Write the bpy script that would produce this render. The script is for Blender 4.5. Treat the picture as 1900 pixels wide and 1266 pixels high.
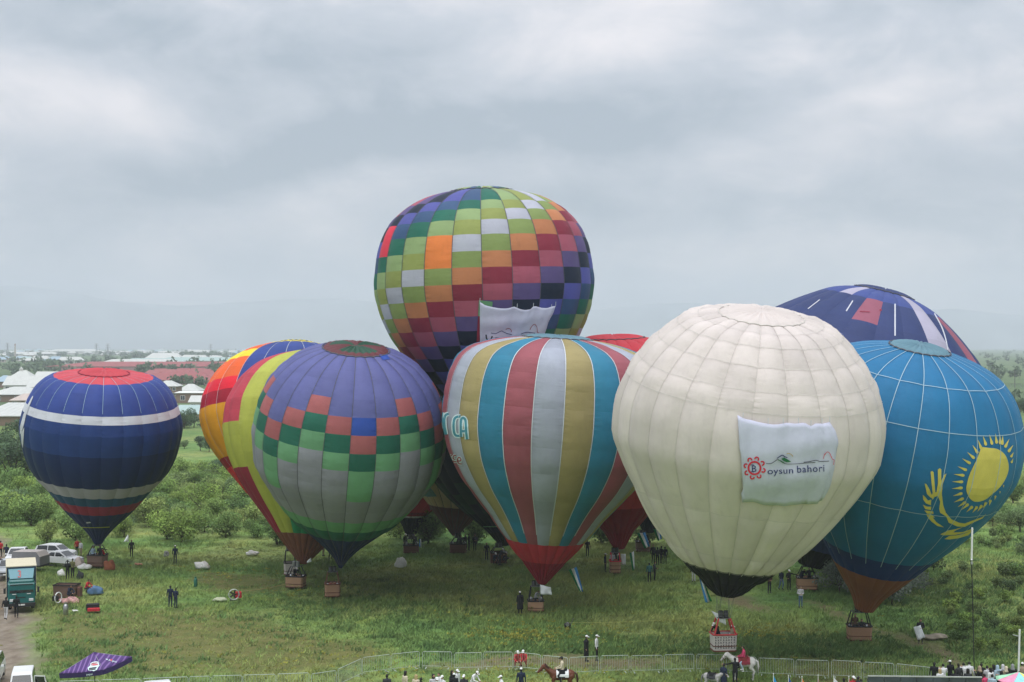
import bpy, bmesh, math, random
import numpy as np
from mathutils import Vector, Matrix
from mathutils.bvhtree import BVHTree
from mathutils.geometry import tessellate_polygon
random.seed(7); RNG = np.random.default_rng(7)
PI = math.pi
for _o in list(bpy.data.objects): bpy.data.objects.remove(_o)
SC = bpy.context.scene
COL = SC.collection
# ------------------------------------------------------------------ camera
F = 2600.0; CX, HY = 950.0, 642.0; CAMZ = 21.0     # focal length in photo pixels, centre column, horizon row, height
cam = bpy.data.cameras.new('camera'); camo = bpy.data.objects.new('camera', cam); COL.objects.link(camo)
cam.sensor_width = 36; cam.lens = 36*F/1900; cam.clip_start = .5; cam.clip_end = 30000
camo.location = (0, 0, CAMZ); camo.rotation_euler = (PI/2, 0, 0)
cam.shift_y = (HY-633)/1900
SC.camera = camo
# ------------------------------------------------------------------ sky
SUN_EL, SUN_AZ = math.radians(70), math.radians(200)     # high behind the cloud and a little to the left
w = bpy.data.worlds.new('World'); SC.world = w; w.use_nodes = True
nt = w.node_tree; nt.nodes.clear(); L = nt.links
def wn(t, **k):
    n = nt.nodes.new(t)
    for a, b in k.items(): setattr(n, a, b)
    return n
def wmath(op, a, b=None, clamp=False):
    n = wn('ShaderNodeMath', operation=op, use_clamp=clamp)
    for i, v in enumerate((a, b)):
        if v is None: continue
        if isinstance(v, (int, float)): n.inputs[i].default_value = v
        else: L.new(v, n.inputs[i])
    return n.outputs[0]
tc = wn('ShaderNodeTexCoord'); sx = wn('ShaderNodeSeparateXYZ'); L.new(tc.outputs['Generated'], sx.inputs[0])
X, Y, Z = sx.outputs
zc = wmath('MAXIMUM', Z, 0.0)
# billows a little wider than tall, drifting up to the right
cv = wn('ShaderNodeCombineXYZ'); L.new(X, cv.inputs[0]); L.new(Y, cv.inputs[1]); L.new(Z, cv.inputs[2])
def noise(scale, detail, rough, dist, off, stretch=1.9):
    m = wn('ShaderNodeMapping'); L.new(cv.outputs[0], m.inputs[0]); m.inputs['Location'].default_value = off
    m.inputs['Rotation'].default_value = (0, math.radians(9), 0); m.inputs['Scale'].default_value = (1.0, 1.0, stretch)
    n = wn('ShaderNodeTexNoise'); L.new(m.outputs[0], n.inputs[0])
    n.inputs['Scale'].default_value = scale; n.inputs['Detail'].default_value = detail
    n.inputs['Roughness'].default_value = rough; n.inputs['Distortion'].default_value = dist
    return n.outputs['Fac']
n1 = noise(4.2, 6, .55, .5, (3.1, .4, .3), 2.2); n2 = noise(11., 7, .6, .35, (7.7, 2.2, 1.1), 2.0)
cl = wmath('ADD', wmath('MULTIPLY', wmath('SUBTRACT', n1, .5), 1.7), wmath('MULTIPLY', wmath('SUBTRACT', n2, .5), 1.25))
for px, py, rx, ry, ang, amp in [(130,225,260,75,-6,.52),(260,90,420,62,-6,-.36),(470,335,270,48,22,-.42),(880,245,430,62,6,-.44),(1080,265,230,50,-6,-.16),
        (1480,250,300,80,14,.20),(1500,395,520,48,-3,-.34),(560,400,480,60,8,.18),(1120,90,330,60,25,.24),(1560,500,420,45,0,.16),(820,320,200,30,10,.18),(60,480,300,50,0,.10)]:
    dx, dz = (px-CX)/F, (HY-py)/F
    ca, sa = math.cos(math.radians(ang)), math.sin(math.radians(ang))
    ux = wmath('SUBTRACT', X, dx); uz = wmath('SUBTRACT', Z, dz)
    p = wmath('DIVIDE', wmath('ADD', wmath('MULTIPLY', ux, ca), wmath('MULTIPLY', uz, sa)), rx/F)
    q = wmath('DIVIDE', wmath('SUBTRACT', wmath('MULTIPLY', uz, ca), wmath('MULTIPLY', ux, sa)), ry/F)
    # break the edge of each cloud bank with the finer noise
    d = wmath('ADD', wmath('ADD', wmath('MULTIPLY', p, p), wmath('MULTIPLY', q, q)), wmath('MULTIPLY', wmath('SUBTRACT', n2, .5), 2.4))
    g = wmath('POWER', 2.718, wmath('MULTIPLY', wmath('MAXIMUM', d, 0.0), -.9))
    cl = wmath('ADD', cl, wmath('MULTIPLY', g, amp*1.1))
fac = wmath('ADD', cl, .5, True)
ramp = wn('ShaderNodeValToRGB'); L.new(fac, ramp.inputs[0])
e = ramp.color_ramp.elements
e[0].position = .0; e[0].color = (.35, .405, .47, 1)
e[1].position = 1.; e[1].color = (.80, .770, .795, 1)
em = ramp.color_ramp.elements.new(.5); em.color = (.515, .548, .608, 1)
# overcast dome: the zenith is brighter than the horizon
lum = wmath('ADD', .76, wmath('MULTIPLY', wmath('POWER', zc, 1.3), 1.28))
cloud_bg = wn('ShaderNodeBackground'); L.new(ramp.outputs[0], cloud_bg.inputs[0]); L.new(lum, cloud_bg.inputs[1])
sky = wn('ShaderNodeTexSky', sky_type='NISHITA', sun_disc=False, sun_elevation=SUN_EL, sun_rotation=SUN_AZ, altitude=900, dust_density=2.0)
sky_bg = wn('ShaderNodeBackground'); L.new(sky.outputs[0], sky_bg.inputs[0]); sky_bg.inputs[1].default_value = .065
mix = wn('ShaderNodeMixShader'); mix.inputs[0].default_value = .93
L.new(sky_bg.outputs[0], mix.inputs[1]); L.new(cloud_bg.outputs[0], mix.inputs[2])
wo = wn('ShaderNodeOutputWorld'); L.new(mix.outputs[0], wo.inputs[0])
# ------------------------------------------------------------------ sun (through thick cloud)
sun = bpy.data.lights.new('sun', 'SUN'); sun.energy = 1.5; sun.angle = math.radians(60); sun.color = (1, .965, .91)
suno = bpy.data.objects.new('sun', sun); COL.objects.link(suno)
sd = Vector((math.sin(SUN_AZ)*math.cos(SUN_EL), math.cos(SUN_AZ)*math.cos(SUN_EL), math.sin(SUN_EL)))
suno.rotation_euler = (-sd).to_track_quat('-Z', 'Y').to_euler()
SC.view_settings.view_transform = 'Standard'; SC.view_settings.look = 'None'
SC.view_settings.exposure = 0.45; SC.view_settings.gamma = 1; SC.view_settings.use_curve_mapping = False
SC.render.engine = 'CYCLES'
cy = SC.cycles; cy.use_denoising = True; cy.max_bounces = 6; cy.diffuse_bounces = 3; cy.glossy_bounces = 2; cy.transmission_bounces = 3
cy.transparent_max_bounces = 6; cy.volume_bounces = 2; cy.use_adaptive_sampling = True; cy.adaptive_threshold = .015
# ------------------------------------------------------------------ helpers
def px3(px, py, Y):
    return Vector(((px-CX)*Y/F, Y, CAMZ-(py-HY)*Y/F))
def gnd(px, py, z=0.0):
    Y = (CAMZ-z)*F/(py-HY); return Vector(((px-CX)*Y/F, Y, z))
def proj(v):
    return (CX+v[0]*F/v[1], HY+(CAMZ-v[2])*F/v[1])
def lin(c):
    c = c/255.; return c/12.92 if c <= .04045 else ((c+.055)/1.055)**2.4
def rgb(r, g, b, k=1.0):
    return tuple(min(.86, lin(v)*k) for v in (r, g, b))
MATS = {}
def mat(name, color, rough=.7, var=.12, scale=3.0, metal=0.0, bump=0.0, trans=0.0, spec=.35, bscale=None):
    if name in MATS: return MATS[name]
    m = bpy.data.materials.new(name); m.use_nodes = True; MATS[name] = m
    t = m.node_tree; b = t.nodes['Principled BSDF']
    b.inputs['Roughness'].default_value = rough; b.inputs['Metallic'].default_value = metal
    b.inputs['Specular IOR Level'].default_value = spec
    g = t.nodes.new('ShaderNodeNewGeometry')
    n = t.nodes.new('ShaderNodeTexNoise'); n.inputs['Scale'].default_value = scale; n.inputs['Detail'].default_value = 4
    t.links.new(g.outputs['Position'], n.inputs['Vector'])
    mp = t.nodes.new('ShaderNodeMapRange'); mp.inputs[1].default_value = .3; mp.inputs[2].default_value = .7
    mp.inputs[3].default_value = 1-var; mp.inputs[4].default_value = 1+var
    t.links.new(n.outputs['Fac'], mp.inputs[0])
    vm = t.nodes.new('ShaderNodeVectorMath'); vm.operation = 'SCALE'; vm.inputs[0].default_value = color
    t.links.new(mp.outputs[0], vm.inputs['Scale']); t.links.new(vm.outputs[0], b.inputs['Base Color'])
    if bump:
        n2 = t.nodes.new('ShaderNodeTexNoise'); n2.inputs['Scale'].default_value = bscale or scale*2; n2.inputs['Detail'].default_value = 3
        t.links.new(g.outputs['Position'], n2.inputs['Vector'])
        bp = t.nodes.new('ShaderNodeBump'); bp.inputs['Strength'].default_value = bump; bp.inputs['Distance'].default_value = .1
        t.links.new(n2.outputs['Fac'], bp.inputs['Height']); t.links.new(bp.outputs[0], b.inputs['Normal'])
    if trans:
        tr = t.nodes.new('ShaderNodeBsdfTranslucent'); t.links.new(vm.outputs[0], tr.inputs['Color'])
        mx = t.nodes.new('ShaderNodeMixShader'); mx.inputs[0].default_value = trans
        t.links.new(b.outputs[0], mx.inputs[1]); t.links.new(tr.outputs[0], mx.inputs[2])
        t.links.new(mx.outputs[0], t.nodes['Material Output'].inputs[0])
    return m
def fabric(name, r, g, b, k=1.0):
    nm = 'nylon_'+name
    if nm in MATS: return MATS[nm]
    m = mat(nm, rgb(r, g, b, k), rough=.6, var=.07, scale=.45, trans=.16, spec=.28); t = m.node_tree; n_ = t.nodes; l_ = t.links; bs = n_['Principled BSDF']
    vm = [q for q in n_ if q.type == 'VECT_MATH'][0]; sk = vm.inputs['Scale'].links[0].from_socket
    oi = n_.new('ShaderNodeObjectInfo'); mr = n_.new('ShaderNodeMapRange'); mr.inputs[3].default_value = .93; mr.inputs[4].default_value = 1.06; l_.new(oi.outputs['Random'], mr.inputs[0])
    mu = n_.new('ShaderNodeMath'); mu.operation = 'MULTIPLY'; l_.new(sk, mu.inputs[0]); l_.new(mr.outputs[0], mu.inputs[1])
    # dust and old rain streaks
    g_ = n_.new('ShaderNodeNewGeometry'); st = n_.new('ShaderNodeMapping'); st.inputs['Scale'].default_value = (1.4, 1.4, .3); l_.new(g_.outputs['Position'], st.inputs[0])
    n3 = n_.new('ShaderNodeTexNoise'); n3.inputs['Scale'].default_value = 1.2; n3.inputs['Detail'].default_value = 6; n3.inputs['Roughness'].default_value = .7; l_.new(st.outputs[0], n3.inputs[0])
    m3 = n_.new('ShaderNodeMapRange'); m3.inputs[1].default_value = .52; m3.inputs[2].default_value = .80; m3.inputs[3].default_value = 1.0; m3.inputs[4].default_value = .89; l_.new(n3.outputs['Fac'], m3.inputs[0])
    m4 = n_.new('ShaderNodeMath'); m4.operation = 'MULTIPLY'; l_.new(mu.outputs[0], m4.inputs[0]); l_.new(m3.outputs[0], m4.inputs[1]); l_.new(m4.outputs[0], vm.inputs['Scale'])
    uv = n_.new('ShaderNodeUVMap'); uv.uv_map = 'UVMap'; su = n_.new('ShaderNodeSeparateXYZ'); l_.new(uv.outputs[0], su.inputs[0])
    def ma(op, a, b):
        q = n_.new('ShaderNodeMath'); q.operation = op
        for i, v in enumerate((a, b)):
            if isinstance(v, (int, float)): q.inputs[i].default_value = v
            else: l_.new(v, q.inputs[i])
        return q.outputs[0]
    edge = ma('POWER', ma('ABSOLUTE', ma('MULTIPLY', ma('SUBTRACT', ma('FRACT', su.outputs[0], 0), .5), 2.0), 0), 2.2)
    cb = n_.new('ShaderNodeCombineXYZ'); l_.new(ma('MULTIPLY', su.outputs[0], 1.3), cb.inputs[0]); l_.new(ma('MULTIPLY', su.outputs[1], 3.6), cb.inputs[1]); l_.new(ma('MULTIPLY', oi.outputs['Random'], 9.0), cb.inputs[2])
    nz = n_.new('ShaderNodeTexNoise'); nz.inputs['Scale'].default_value = 1.0; nz.inputs['Detail'].default_value = 4; l_.new(cb.outputs[0], nz.inputs[0])
    nb = n_.new('ShaderNodeTexNoise'); nb.inputs['Scale'].default_value = .8; nb.inputs['Detail'].default_value = 3; l_.new(g_.outputs['Position'], nb.inputs[0])
    hh = ma('ADD', ma('MULTIPLY', nz.outputs['Fac'], ma('ADD', ma('MULTIPLY', edge, .9), .12)), ma('MULTIPLY', nb.outputs['Fac'], .5))
    bp = n_.new('ShaderNodeBump'); bp.inputs['Strength'].default_value = .5; bp.inputs['Distance'].default_value = .2; l_.new(hh, bp.inputs['Height']); l_.new(bp.outputs[0], bs.inputs['Normal'])
    return m
def empty(name, loc, label=None, cat=None, group=None, rz=0):
    o = bpy.data.objects.new(name, None); COL.objects.link(o); o.location = loc; o.rotation_euler = (0, 0, rz); o.empty_display_size = .2
    tag(o, label, cat, group); return o
def tag(o, label=None, cat=None, group=None, kind=None):
    if label: o['label'] = label
    if cat: o['category'] = cat
    if group: o['group'] = group
    if kind: o['kind'] = kind
    return o
def mesh(name, vs, fs, ms, mi=None, smooth=False):
    me = bpy.data.meshes.new(name); me.from_pydata([tuple(v) for v in vs], [], fs)
    for m in (ms if isinstance(ms, (list, tuple)) else [ms]): me.materials.append(m)
    if mi is not None: me.polygons.foreach_set('material_index', mi)
    if smooth: me.polygons.foreach_set('use_smooth', [True]*len(me.polygons))
    me.update(); return me
def link(name, me, parent=None, loc=None, rz=None):
    o = bpy.data.objects.new(name, me); COL.objects.link(o)
    if parent: o.parent = parent
    if loc is not None: o.location = loc
    if rz is not None: o.rotation_euler = (0, 0, rz)
    return o
class MB:
    """collects simple shapes into one mesh"""
    def __init__(s): s.v = []; s.f = []; s.mi = []; s.m = []
    def _m(s, m):
        if m not in s.m: s.m.append(m)
        return s.m.index(m)
    def add(s, vs, fs, m):
        b = len(s.v); s.v += [tuple(v) for v in vs]; k = s._m(m)
        for f in fs: s.f.append([b+i for i in f]); s.mi.append(k)
    def box(s, c, d, m, rz=0, taper=1.0, rx=0, ry=0):
        x, y, z = [q/2 for q in d]; M = Matrix.Rotation(rz, 3, 'Z') @ Matrix.Rotation(ry, 3, 'Y') @ Matrix.Rotation(rx, 3, 'X')
        vs = [Vector(c)+M @ Vector((sx*x*(taper if sz > 0 else 1), sy*y*(taper if sz > 0 else 1), sz*z)) for sz in (-1, 1) for sy in (-1, 1) for sx in (-1, 1)]
        s.add(vs, [(0,2,3,1),(4,5,7,6),(0,1,5,4),(2,6,7,3),(1,3,7,5),(0,4,6,2)], m)
    def bbox(s, c, d, m, bev=.03, rz=0):
        """box with chamfered vertical edges and top edge"""
        x, y, z = [q/2 for q in d]; M = Matrix.Rotation(rz, 3, 'Z'); b = bev; vs = []
        for zz, ins in ((-z, 0), (z-b, 0), (z, b)):
            for (qx, qy) in ((-x+b+0, -y+ins),(x-b, -y+ins),(x-ins, -y+b),(x-ins, y-b),(x-b, y-ins),(-x+b, y-ins),(-x+ins, y-b),(-x+ins, -y+b)):
                vs.append(Vector(c)+M @ Vector((qx, qy, zz)))
        fs = [tuple(range(7, -1, -1)), tuple(range(16, 24))]
        for r in range(2):
            for i in range(8): fs.append((r*8+i, r*8+(i+1) % 8, r*8+8+(i+1) % 8, r*8+8+i))
        s.add(vs, fs, m)
    def tube(s, pts, r, m, n=6, cap=True):
        pts = [Vector(p) for p in pts]; rs = r if isinstance(r, (list, tuple)) else [r]*len(pts); vs = []
        for i, p in enumerate(pts):
            d = (pts[min(i+1, len(pts)-1)]-pts[max(i-1, 0)])
            d = d.normalized() if d.length > 1e-9 else Vector((0, 0, 1))
            a = d.cross(Vector((0, 0, 1)) if abs(d.z) < .9 else Vector((1, 0, 0))).normalized(); b = d.cross(a)
            for k in range(n):
                t = 2*PI*k/n; vs.append(p+(a*math.cos(t)+b*math.sin(t))*rs[i])
        fs = []
        for i in range(len(pts)-1):
            for k in range(n): fs.append((i*n+k, i*n+(k+1) % n, (i+1)*n+(k+1) % n, (i+1)*n+k))
        if cap: fs.append(tuple(range(n-1, -1, -1))); fs.append(tuple(range((len(pts)-1)*n, len(pts)*n)))
        s.add(vs, fs, m)
    def lathe(s, prof, m, c=(0, 0, 0), n=14, sx=1, sy=1, a0=0):
        vs = []
        for r, z in prof:
            for k in range(n):
                t = 2*PI*k/n+a0; vs.append((c[0]+r*math.cos(t)*sx, c[1]+r*math.sin(t)*sy, c[2]+z))
        fs = []
        for i in range(len(prof)-1):
            for k in range(n): fs.append((i*n+k, i*n+(k+1) % n, (i+1)*n+(k+1) % n, (i+1)*n+k))
        fs.append(tuple(range(n-1, -1, -1))); fs.append(tuple(range((len(prof)-1)*n, len(prof)*n)))
        s.add(vs, fs, m)
    def mesh(s, name, smooth=False): return mesh(name, s.v, s.f, s.m, s.mi, smooth)
    def build(s, name, parent=None, loc=None, rz=None, smooth=False): return link(name, s.mesh(name, smooth), parent, loc, rz)
def copy_tree(o, parent=None):
    c = o.copy(); COL.objects.link(c)
    if parent: c.parent = parent
    for ch in list(o.children): copy_tree(ch, c)
    return c
BLACK = mat('black_fabric', (.012, .013, .016), rough=.8)
STEEL = mat('steel', (.42, .43, .44), rough=.35, metal=.9)
GALV = mat('galvanised_steel', (.50, .52, .50), rough=.5, metal=.35)
WHITE = mat('white_cloth', (.78, .79, .81), rough=.75, var=.05)
# ------------------------------------------------------------------ ground
def in_poly(px, py, poly):
    c = np.zeros(px.shape, bool); n = len(poly)
    for i in range(n):
        x1, y1 = poly[i]; x2, y2 = poly[(i+1) % n]
        k = ((y1 > py) != (y2 > py)) & (px < (x2-x1)*(py-y1)/(y2-y1+1e-12)+x1); c ^= k
    return c
def vnoise(x, y, s, seed):
    r = np.random.default_rng(seed); T = r.random((64, 64)); x = x/s; y = y/s
    xi = np.floor(x).astype(int); yi = np.floor(y).astype(int); fx = x-xi; fy = y-yi
    fx = fx*fx*(3-2*fx); fy = fy*fy*(3-2*fy)
    g = lambda a, b: T[a % 64, b % 64]
    return (g(xi, yi)*(1-fx)+g(xi+1, yi)*fx)*(1-fy)+(g(xi, yi+1)*(1-fx)+g(xi+1, yi+1)*fx)*fy
def fbm(x, y, s, seed): return .5*vnoise(x, y, s, seed)+.3*vnoise(x, y, s/2.1, seed+1)+.2*vnoise(x, y, s/4.3, seed+2)
def G(*pts): return [tuple(gnd(a, b)[:2]) for a, b in pts]
ROAD = G((-60,1275),(75,1275),(66,1225),(58,1180),(60,1145),(45,1110),(28,1070),(22,1035),(12,1008),(2,992),(-40,985),(-90,1010),(-90,1100))
SOILS = [G((860,1222),(905,1211),(960,1212),(1010,1208),(1060,1206),(1110,1211),(1180,1213),(1240,1218),(1230,1230),(1150,1236),(1080,1238),(980,1236),(900,1238),(800,1232),(770,1226)),
         G((1480,1102),(1530,1120),(1600,1148),(1660,1172),(1720,1190),(1760,1205),(1800,1228),(1840,1256),(1790,1256),(1740,1228),(1690,1196),(1600,1160),(1500,1124)),
         G((1310,1090),(1390,1105),(1440,1128),(1480,1140),(1400,1128),(1330,1108))]
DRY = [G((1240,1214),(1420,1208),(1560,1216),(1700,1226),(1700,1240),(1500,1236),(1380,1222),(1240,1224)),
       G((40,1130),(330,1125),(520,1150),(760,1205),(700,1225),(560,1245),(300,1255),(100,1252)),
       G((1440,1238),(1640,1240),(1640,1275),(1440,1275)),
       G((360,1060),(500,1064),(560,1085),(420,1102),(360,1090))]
def soft(px, py, poly, wob=1.5, seed=3):
    ox = (fbm(px, py, 3.1, seed)-.5)*2*wob; oy = (fbm(px, py, 3.3, seed+9)-.5)*2*wob
    acc = np.zeros(px.shape)
    for dx, dy in ((0,0),(.7,0),(-.7,0),(0,.9),(0,-.9)): acc += in_poly(px+ox+dx, py+oy+dy*1.4, poly)
    return acc/5
def ground_z(x, y):
    near = np.clip(1-np.hypot(x*.9, y-140)/200, 0, 1)
    return -.04-.22*fbm(x, y, 5.5, 41)*np.clip(near*3, 0, 1)-.05*vnoise(x, y, 1.3, 77)*np.clip(near*3, 0, 1)
def geo(a, b, n): return list(a*(b/a)**(np.arange(1, n+1)/n))
xs = np.array(sorted([-v for v in geo(70, 9000, 34)]+list(np.arange(-70, 70.01, .62))+geo(70, 9000, 34)))
ys = np.array(list(np.linspace(-400, 74, 16))+list(np.arange(75, 205, .62))+geo(205, 9400, 70))
GX, GY = np.meshgrid(xs, ys); gx, gy = GX.ravel(), GY.ravel()
gz = ground_z(gx, gy)
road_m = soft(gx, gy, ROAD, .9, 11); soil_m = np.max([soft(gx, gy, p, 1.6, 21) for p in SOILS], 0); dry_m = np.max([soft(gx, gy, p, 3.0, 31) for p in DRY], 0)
# ruts along the mud track
rut = np.zeros_like(gx); track_c = [gnd(36,1262),gnd(30,1180),gnd(34,1120),gnd(10,1050),gnd(-8,1000)]
for a, b in zip(track_c[:-1], track_c[1:]):
    d = (b-a).xy; n = Vector((-d.y, d.x)).normalized(); t = ((gx-a.x)*d.x+(gy-a.y)*d.y)/d.length_squared
    off = (gx-a.x)*n.x+(gy-a.y)*n.y+.35*np.sin(gy*.23); inn = (t >= 0) & (t <= 1)
    for o_ in (-1.9, -.55, .8): rut = np.where(inn, np.maximum(rut, np.exp(-((off-o_)/.28)**2)), rut)
gz = gz-.14*rut*road_m-.05*road_m*vnoise(gx, gy, .9, 5)
me = bpy.data.meshes.new('ground')
nx, ny = len(xs), len(ys)
ii = np.arange((ny-1)*(nx-1)); r_, c_ = ii//(nx-1), ii % (nx-1); a_ = r_*nx+c_
quads = np.stack([a_, a_+1, a_+nx+1, a_+nx], 1)
me.vertices.add(nx*ny); me.vertices.foreach_set('co', np.stack([gx, gy, gz], 1).ravel().astype(np.float32))
me.loops.add(quads.size); me.loops.foreach_set('vertex_index', quads.ravel().astype(np.int32))
me.polygons.add(len(quads)); me.polygons.foreach_set('loop_start', (np.arange(len(quads))*4).astype(np.int32))
me.polygons.foreach_set('use_smooth', np.ones(len(quads), bool))
me.update(); me.validate()
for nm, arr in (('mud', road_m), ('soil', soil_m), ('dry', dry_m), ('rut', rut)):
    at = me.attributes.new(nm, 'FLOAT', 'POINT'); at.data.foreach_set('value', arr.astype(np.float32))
gm = bpy.data.materials.new('meadow'); gm.use_nodes = True; t = gm.node_tree; bs = t.nodes['Principled BSDF']
bs.inputs['Roughness'].default_value = .95; bs.inputs['Specular IOR Level'].default_value = .1
def N(t, ty, **k):
    n = t.nodes.new(ty)
    for a, b in k.items(): setattr(n, a, b)
    return n
def noise_n(t, vec, scale, detail=5, rough=.55):
    n = N(t, 'ShaderNodeTexNoise'); t.links.new(vec, n.inputs['Vector']); n.inputs['Scale'].default_value = scale
    n.inputs['Detail'].default_value = detail; n.inputs['Roughness'].default_value = rough; return n.outputs['Fac']
def ramp_n(t, fac, stops):
    n = N(t, 'ShaderNodeValToRGB'); t.links.new(fac, n.inputs[0]); el = n.color_ramp.elements
    while len(el) < len(stops): el.new(.5)
    for e_, (p, c) in zip(el, stops): e_.position = p; e_.color = (*c, 1)
    return n.outputs[0]
def mix_n(t, fac, a, b, blend='MIX'):
    n = N(t, 'ShaderNodeMix', data_type='RGBA', blend_type=blend)
    if isinstance(fac, float): n.inputs[0].default_value = fac
    else: t.links.new(fac, n.inputs[0])
    for s, v in ((6, a), (7, b)):
        if isinstance(v, tuple): n.inputs[s].default_value = (*v, 1)
        else: t.links.new(v, n.inputs[s])
    return n.outputs[2]
def grass_colour(t, vec):
    """the meadow's own patches of fresh, dark and yellowing grass; shared by the ground and the blades"""
    big = noise_n(t, vec, .055, 4, .6); mid = noise_n(t, vec, .32, 5, .6)
    c = ramp_n(t, big, [(.30, (0.131,0.239,0.071)), (.46, (0.182,0.270,0.078)), (.58, (0.253,0.291,0.097)), (.72, (0.199,0.281,0.082))])
    d = ramp_n(t, mid, [(.28, (.60,.68,.66)), (.5, (.98,1.0,.95)), (.75, (1.36,1.24,1.05))])
    return mix_n(t, 1.0, mix_n(t, 1.0, c, d, 'MULTIPLY'), (.95, .985, 1.08), 'MULTIPLY')
geo_n = N(t, 'ShaderNodeNewGeometry'); P_ = geo_n.outputs['Position']
gc = grass_colour(t, P_)
fine = ramp_n(t, noise_n(t, P_, 2.6, 4, .7), [(.25, (.62,.62,.62)), (.75, (1.25,1.25,1.2))])
gc = mix_n(t, 1.0, gc, fine, 'MULTIPLY')
def attr(nm):
    n = N(t, 'ShaderNodeAttribute', attribute_name=nm); return n.outputs['Fac']
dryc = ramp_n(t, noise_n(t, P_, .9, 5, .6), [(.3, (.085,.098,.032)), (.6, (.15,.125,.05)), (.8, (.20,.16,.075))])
def scl(sock, k):
    n = N(t, 'ShaderNodeMath', operation='MULTIPLY'); t.links.new(sock, n.inputs[0]); n.inputs[1].default_value = k; return n.outputs[0]
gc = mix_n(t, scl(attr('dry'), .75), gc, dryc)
soilc = ramp_n(t, noise_n(t, P_, .8, 6, .65), [(.3, (.12,.095,.055)), (.55, (.20,.155,.095)), (.75, (.115,.12,.045))])
gc = mix_n(t, scl(attr('soil'), .85), gc, soilc)
mudc = ramp_n(t, noise_n(t, P_, .7, 6, .7), [(.3, (.13,.10,.075)), (.5, (.20,.165,.125)), (.7, (.27,.225,.18))])
mudc = mix_n(t, scl(attr('rut'), .6), mudc, (.30, .265, .22))
gc = mix_n(t, attr('mud'), gc, mudc)
# farther out: fields and orchards in broad patches
sxyz = N(t, 'ShaderNodeSeparateXYZ'); t.links.new(P_, sxyz.inputs[0])
far = N(t, 'ShaderNodeMapRange'); t.links.new(sxyz.outputs[1], far.inputs[0]); far.inputs[1].default_value = 260; far.inputs[2].default_value = 520
mp_ = N(t, 'ShaderNodeMapping'); t.links.new(P_, mp_.inputs[0]); mp_.inputs['Scale'].default_value = (1.6, .7, 1)
farc = ramp_n(t, noise_n(t, mp_.outputs[0], .006, 6, .65), [(.30, (.06,.10,.05)), (.45, (.10,.15,.07)), (.58, (.13,.18,.085)), (.72, (.075,.115,.055))])
gc = mix_n(t, far.outputs[0], gc, farc)
t.links.new(gc, bs.inputs['Base Color'])
bp = N(t, 'ShaderNodeBump'); bp.inputs['Strength'].default_value = .6; bp.inputs['Distance'].default_value = .25
t.links.new(noise_n(t, P_, 1.8, 6, .7), bp.inputs['Height']); t.links.new(bp.outputs[0], bs.inputs['Normal'])
me.materials.append(gm)
ground = link('ground', me); tag(ground, 'grassy balloon field with a muddy track and worn patches', None, None, 'structure')

# ------------------------------------------------------------------ grass: real blades in tufts over the part of the field in view
def grass_patch(n, seed, dmin, dmax, h0, h1, blades, wdt):
    r = np.random.default_rng(seed)
    y = np.sqrt(r.uniform(dmin**2, dmax**2, n)); x = r.uniform(-.40, .40, n)*y
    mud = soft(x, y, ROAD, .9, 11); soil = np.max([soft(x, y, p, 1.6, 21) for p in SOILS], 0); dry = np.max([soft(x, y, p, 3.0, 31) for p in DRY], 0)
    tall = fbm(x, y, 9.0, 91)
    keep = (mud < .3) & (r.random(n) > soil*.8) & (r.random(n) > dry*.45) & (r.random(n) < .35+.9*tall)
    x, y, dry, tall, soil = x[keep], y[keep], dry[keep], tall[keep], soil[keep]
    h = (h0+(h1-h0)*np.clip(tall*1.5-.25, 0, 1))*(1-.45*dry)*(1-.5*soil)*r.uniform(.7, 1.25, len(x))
    z = ground_z(x, y)-.02
    return x, y, z, h
def blades(x, y, z, h, k, spread, wdt, seed):
    r = np.random.default_rng(seed); n = len(x); X_ = np.repeat(x, k); Y_ = np.repeat(y, k); Z_ = np.repeat(z, k); H_ = np.repeat(h, k)*r.uniform(.55, 1.15, n*k)
    bx = X_+r.normal(0, spread, n*k); by = Y_+r.normal(0, spread, n*k); a = r.uniform(0, 2*PI, n*k); ww = wdt*r.uniform(.6, 1.4, n*k)
    lx = r.normal(0, .6, n*k)*H_+.2*H_; ly = r.normal(0, .6, n*k)*H_-.1*H_
    v = np.empty((n*k, 3, 3)); v[:,0] = np.stack([bx-np.cos(a)*ww, by-np.sin(a)*ww, Z_], 1); v[:,1] = np.stack([bx+np.cos(a)*ww, by+np.sin(a)*ww, Z_], 1)
    v[:,2] = np.stack([bx+lx, by+ly, Z_+H_], 1)
    tone = np.repeat(r.normal(0, 1, n), k)*.6+r.normal(0, .7, n*k)
    return v, tone
def tri_mesh(name, v, tone, m):
    n = len(v); me = bpy.data.meshes.new(name)
    me.vertices.add(n*3); me.vertices.foreach_set('co', v.reshape(-1).astype(np.float32))
    me.loops.add(n*3); me.loops.foreach_set('vertex_index', np.arange(n*3, dtype=np.int32))
    me.polygons.add(n); me.polygons.foreach_set('loop_start', (np.arange(n)*3).astype(np.int32)); me.update()
    at = me.attributes.new('tone', 'FLOAT', 'POINT'); at.data.foreach_set('value', np.repeat(tone, 3).astype(np.float32))
    me.materials.append(m); return me
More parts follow.
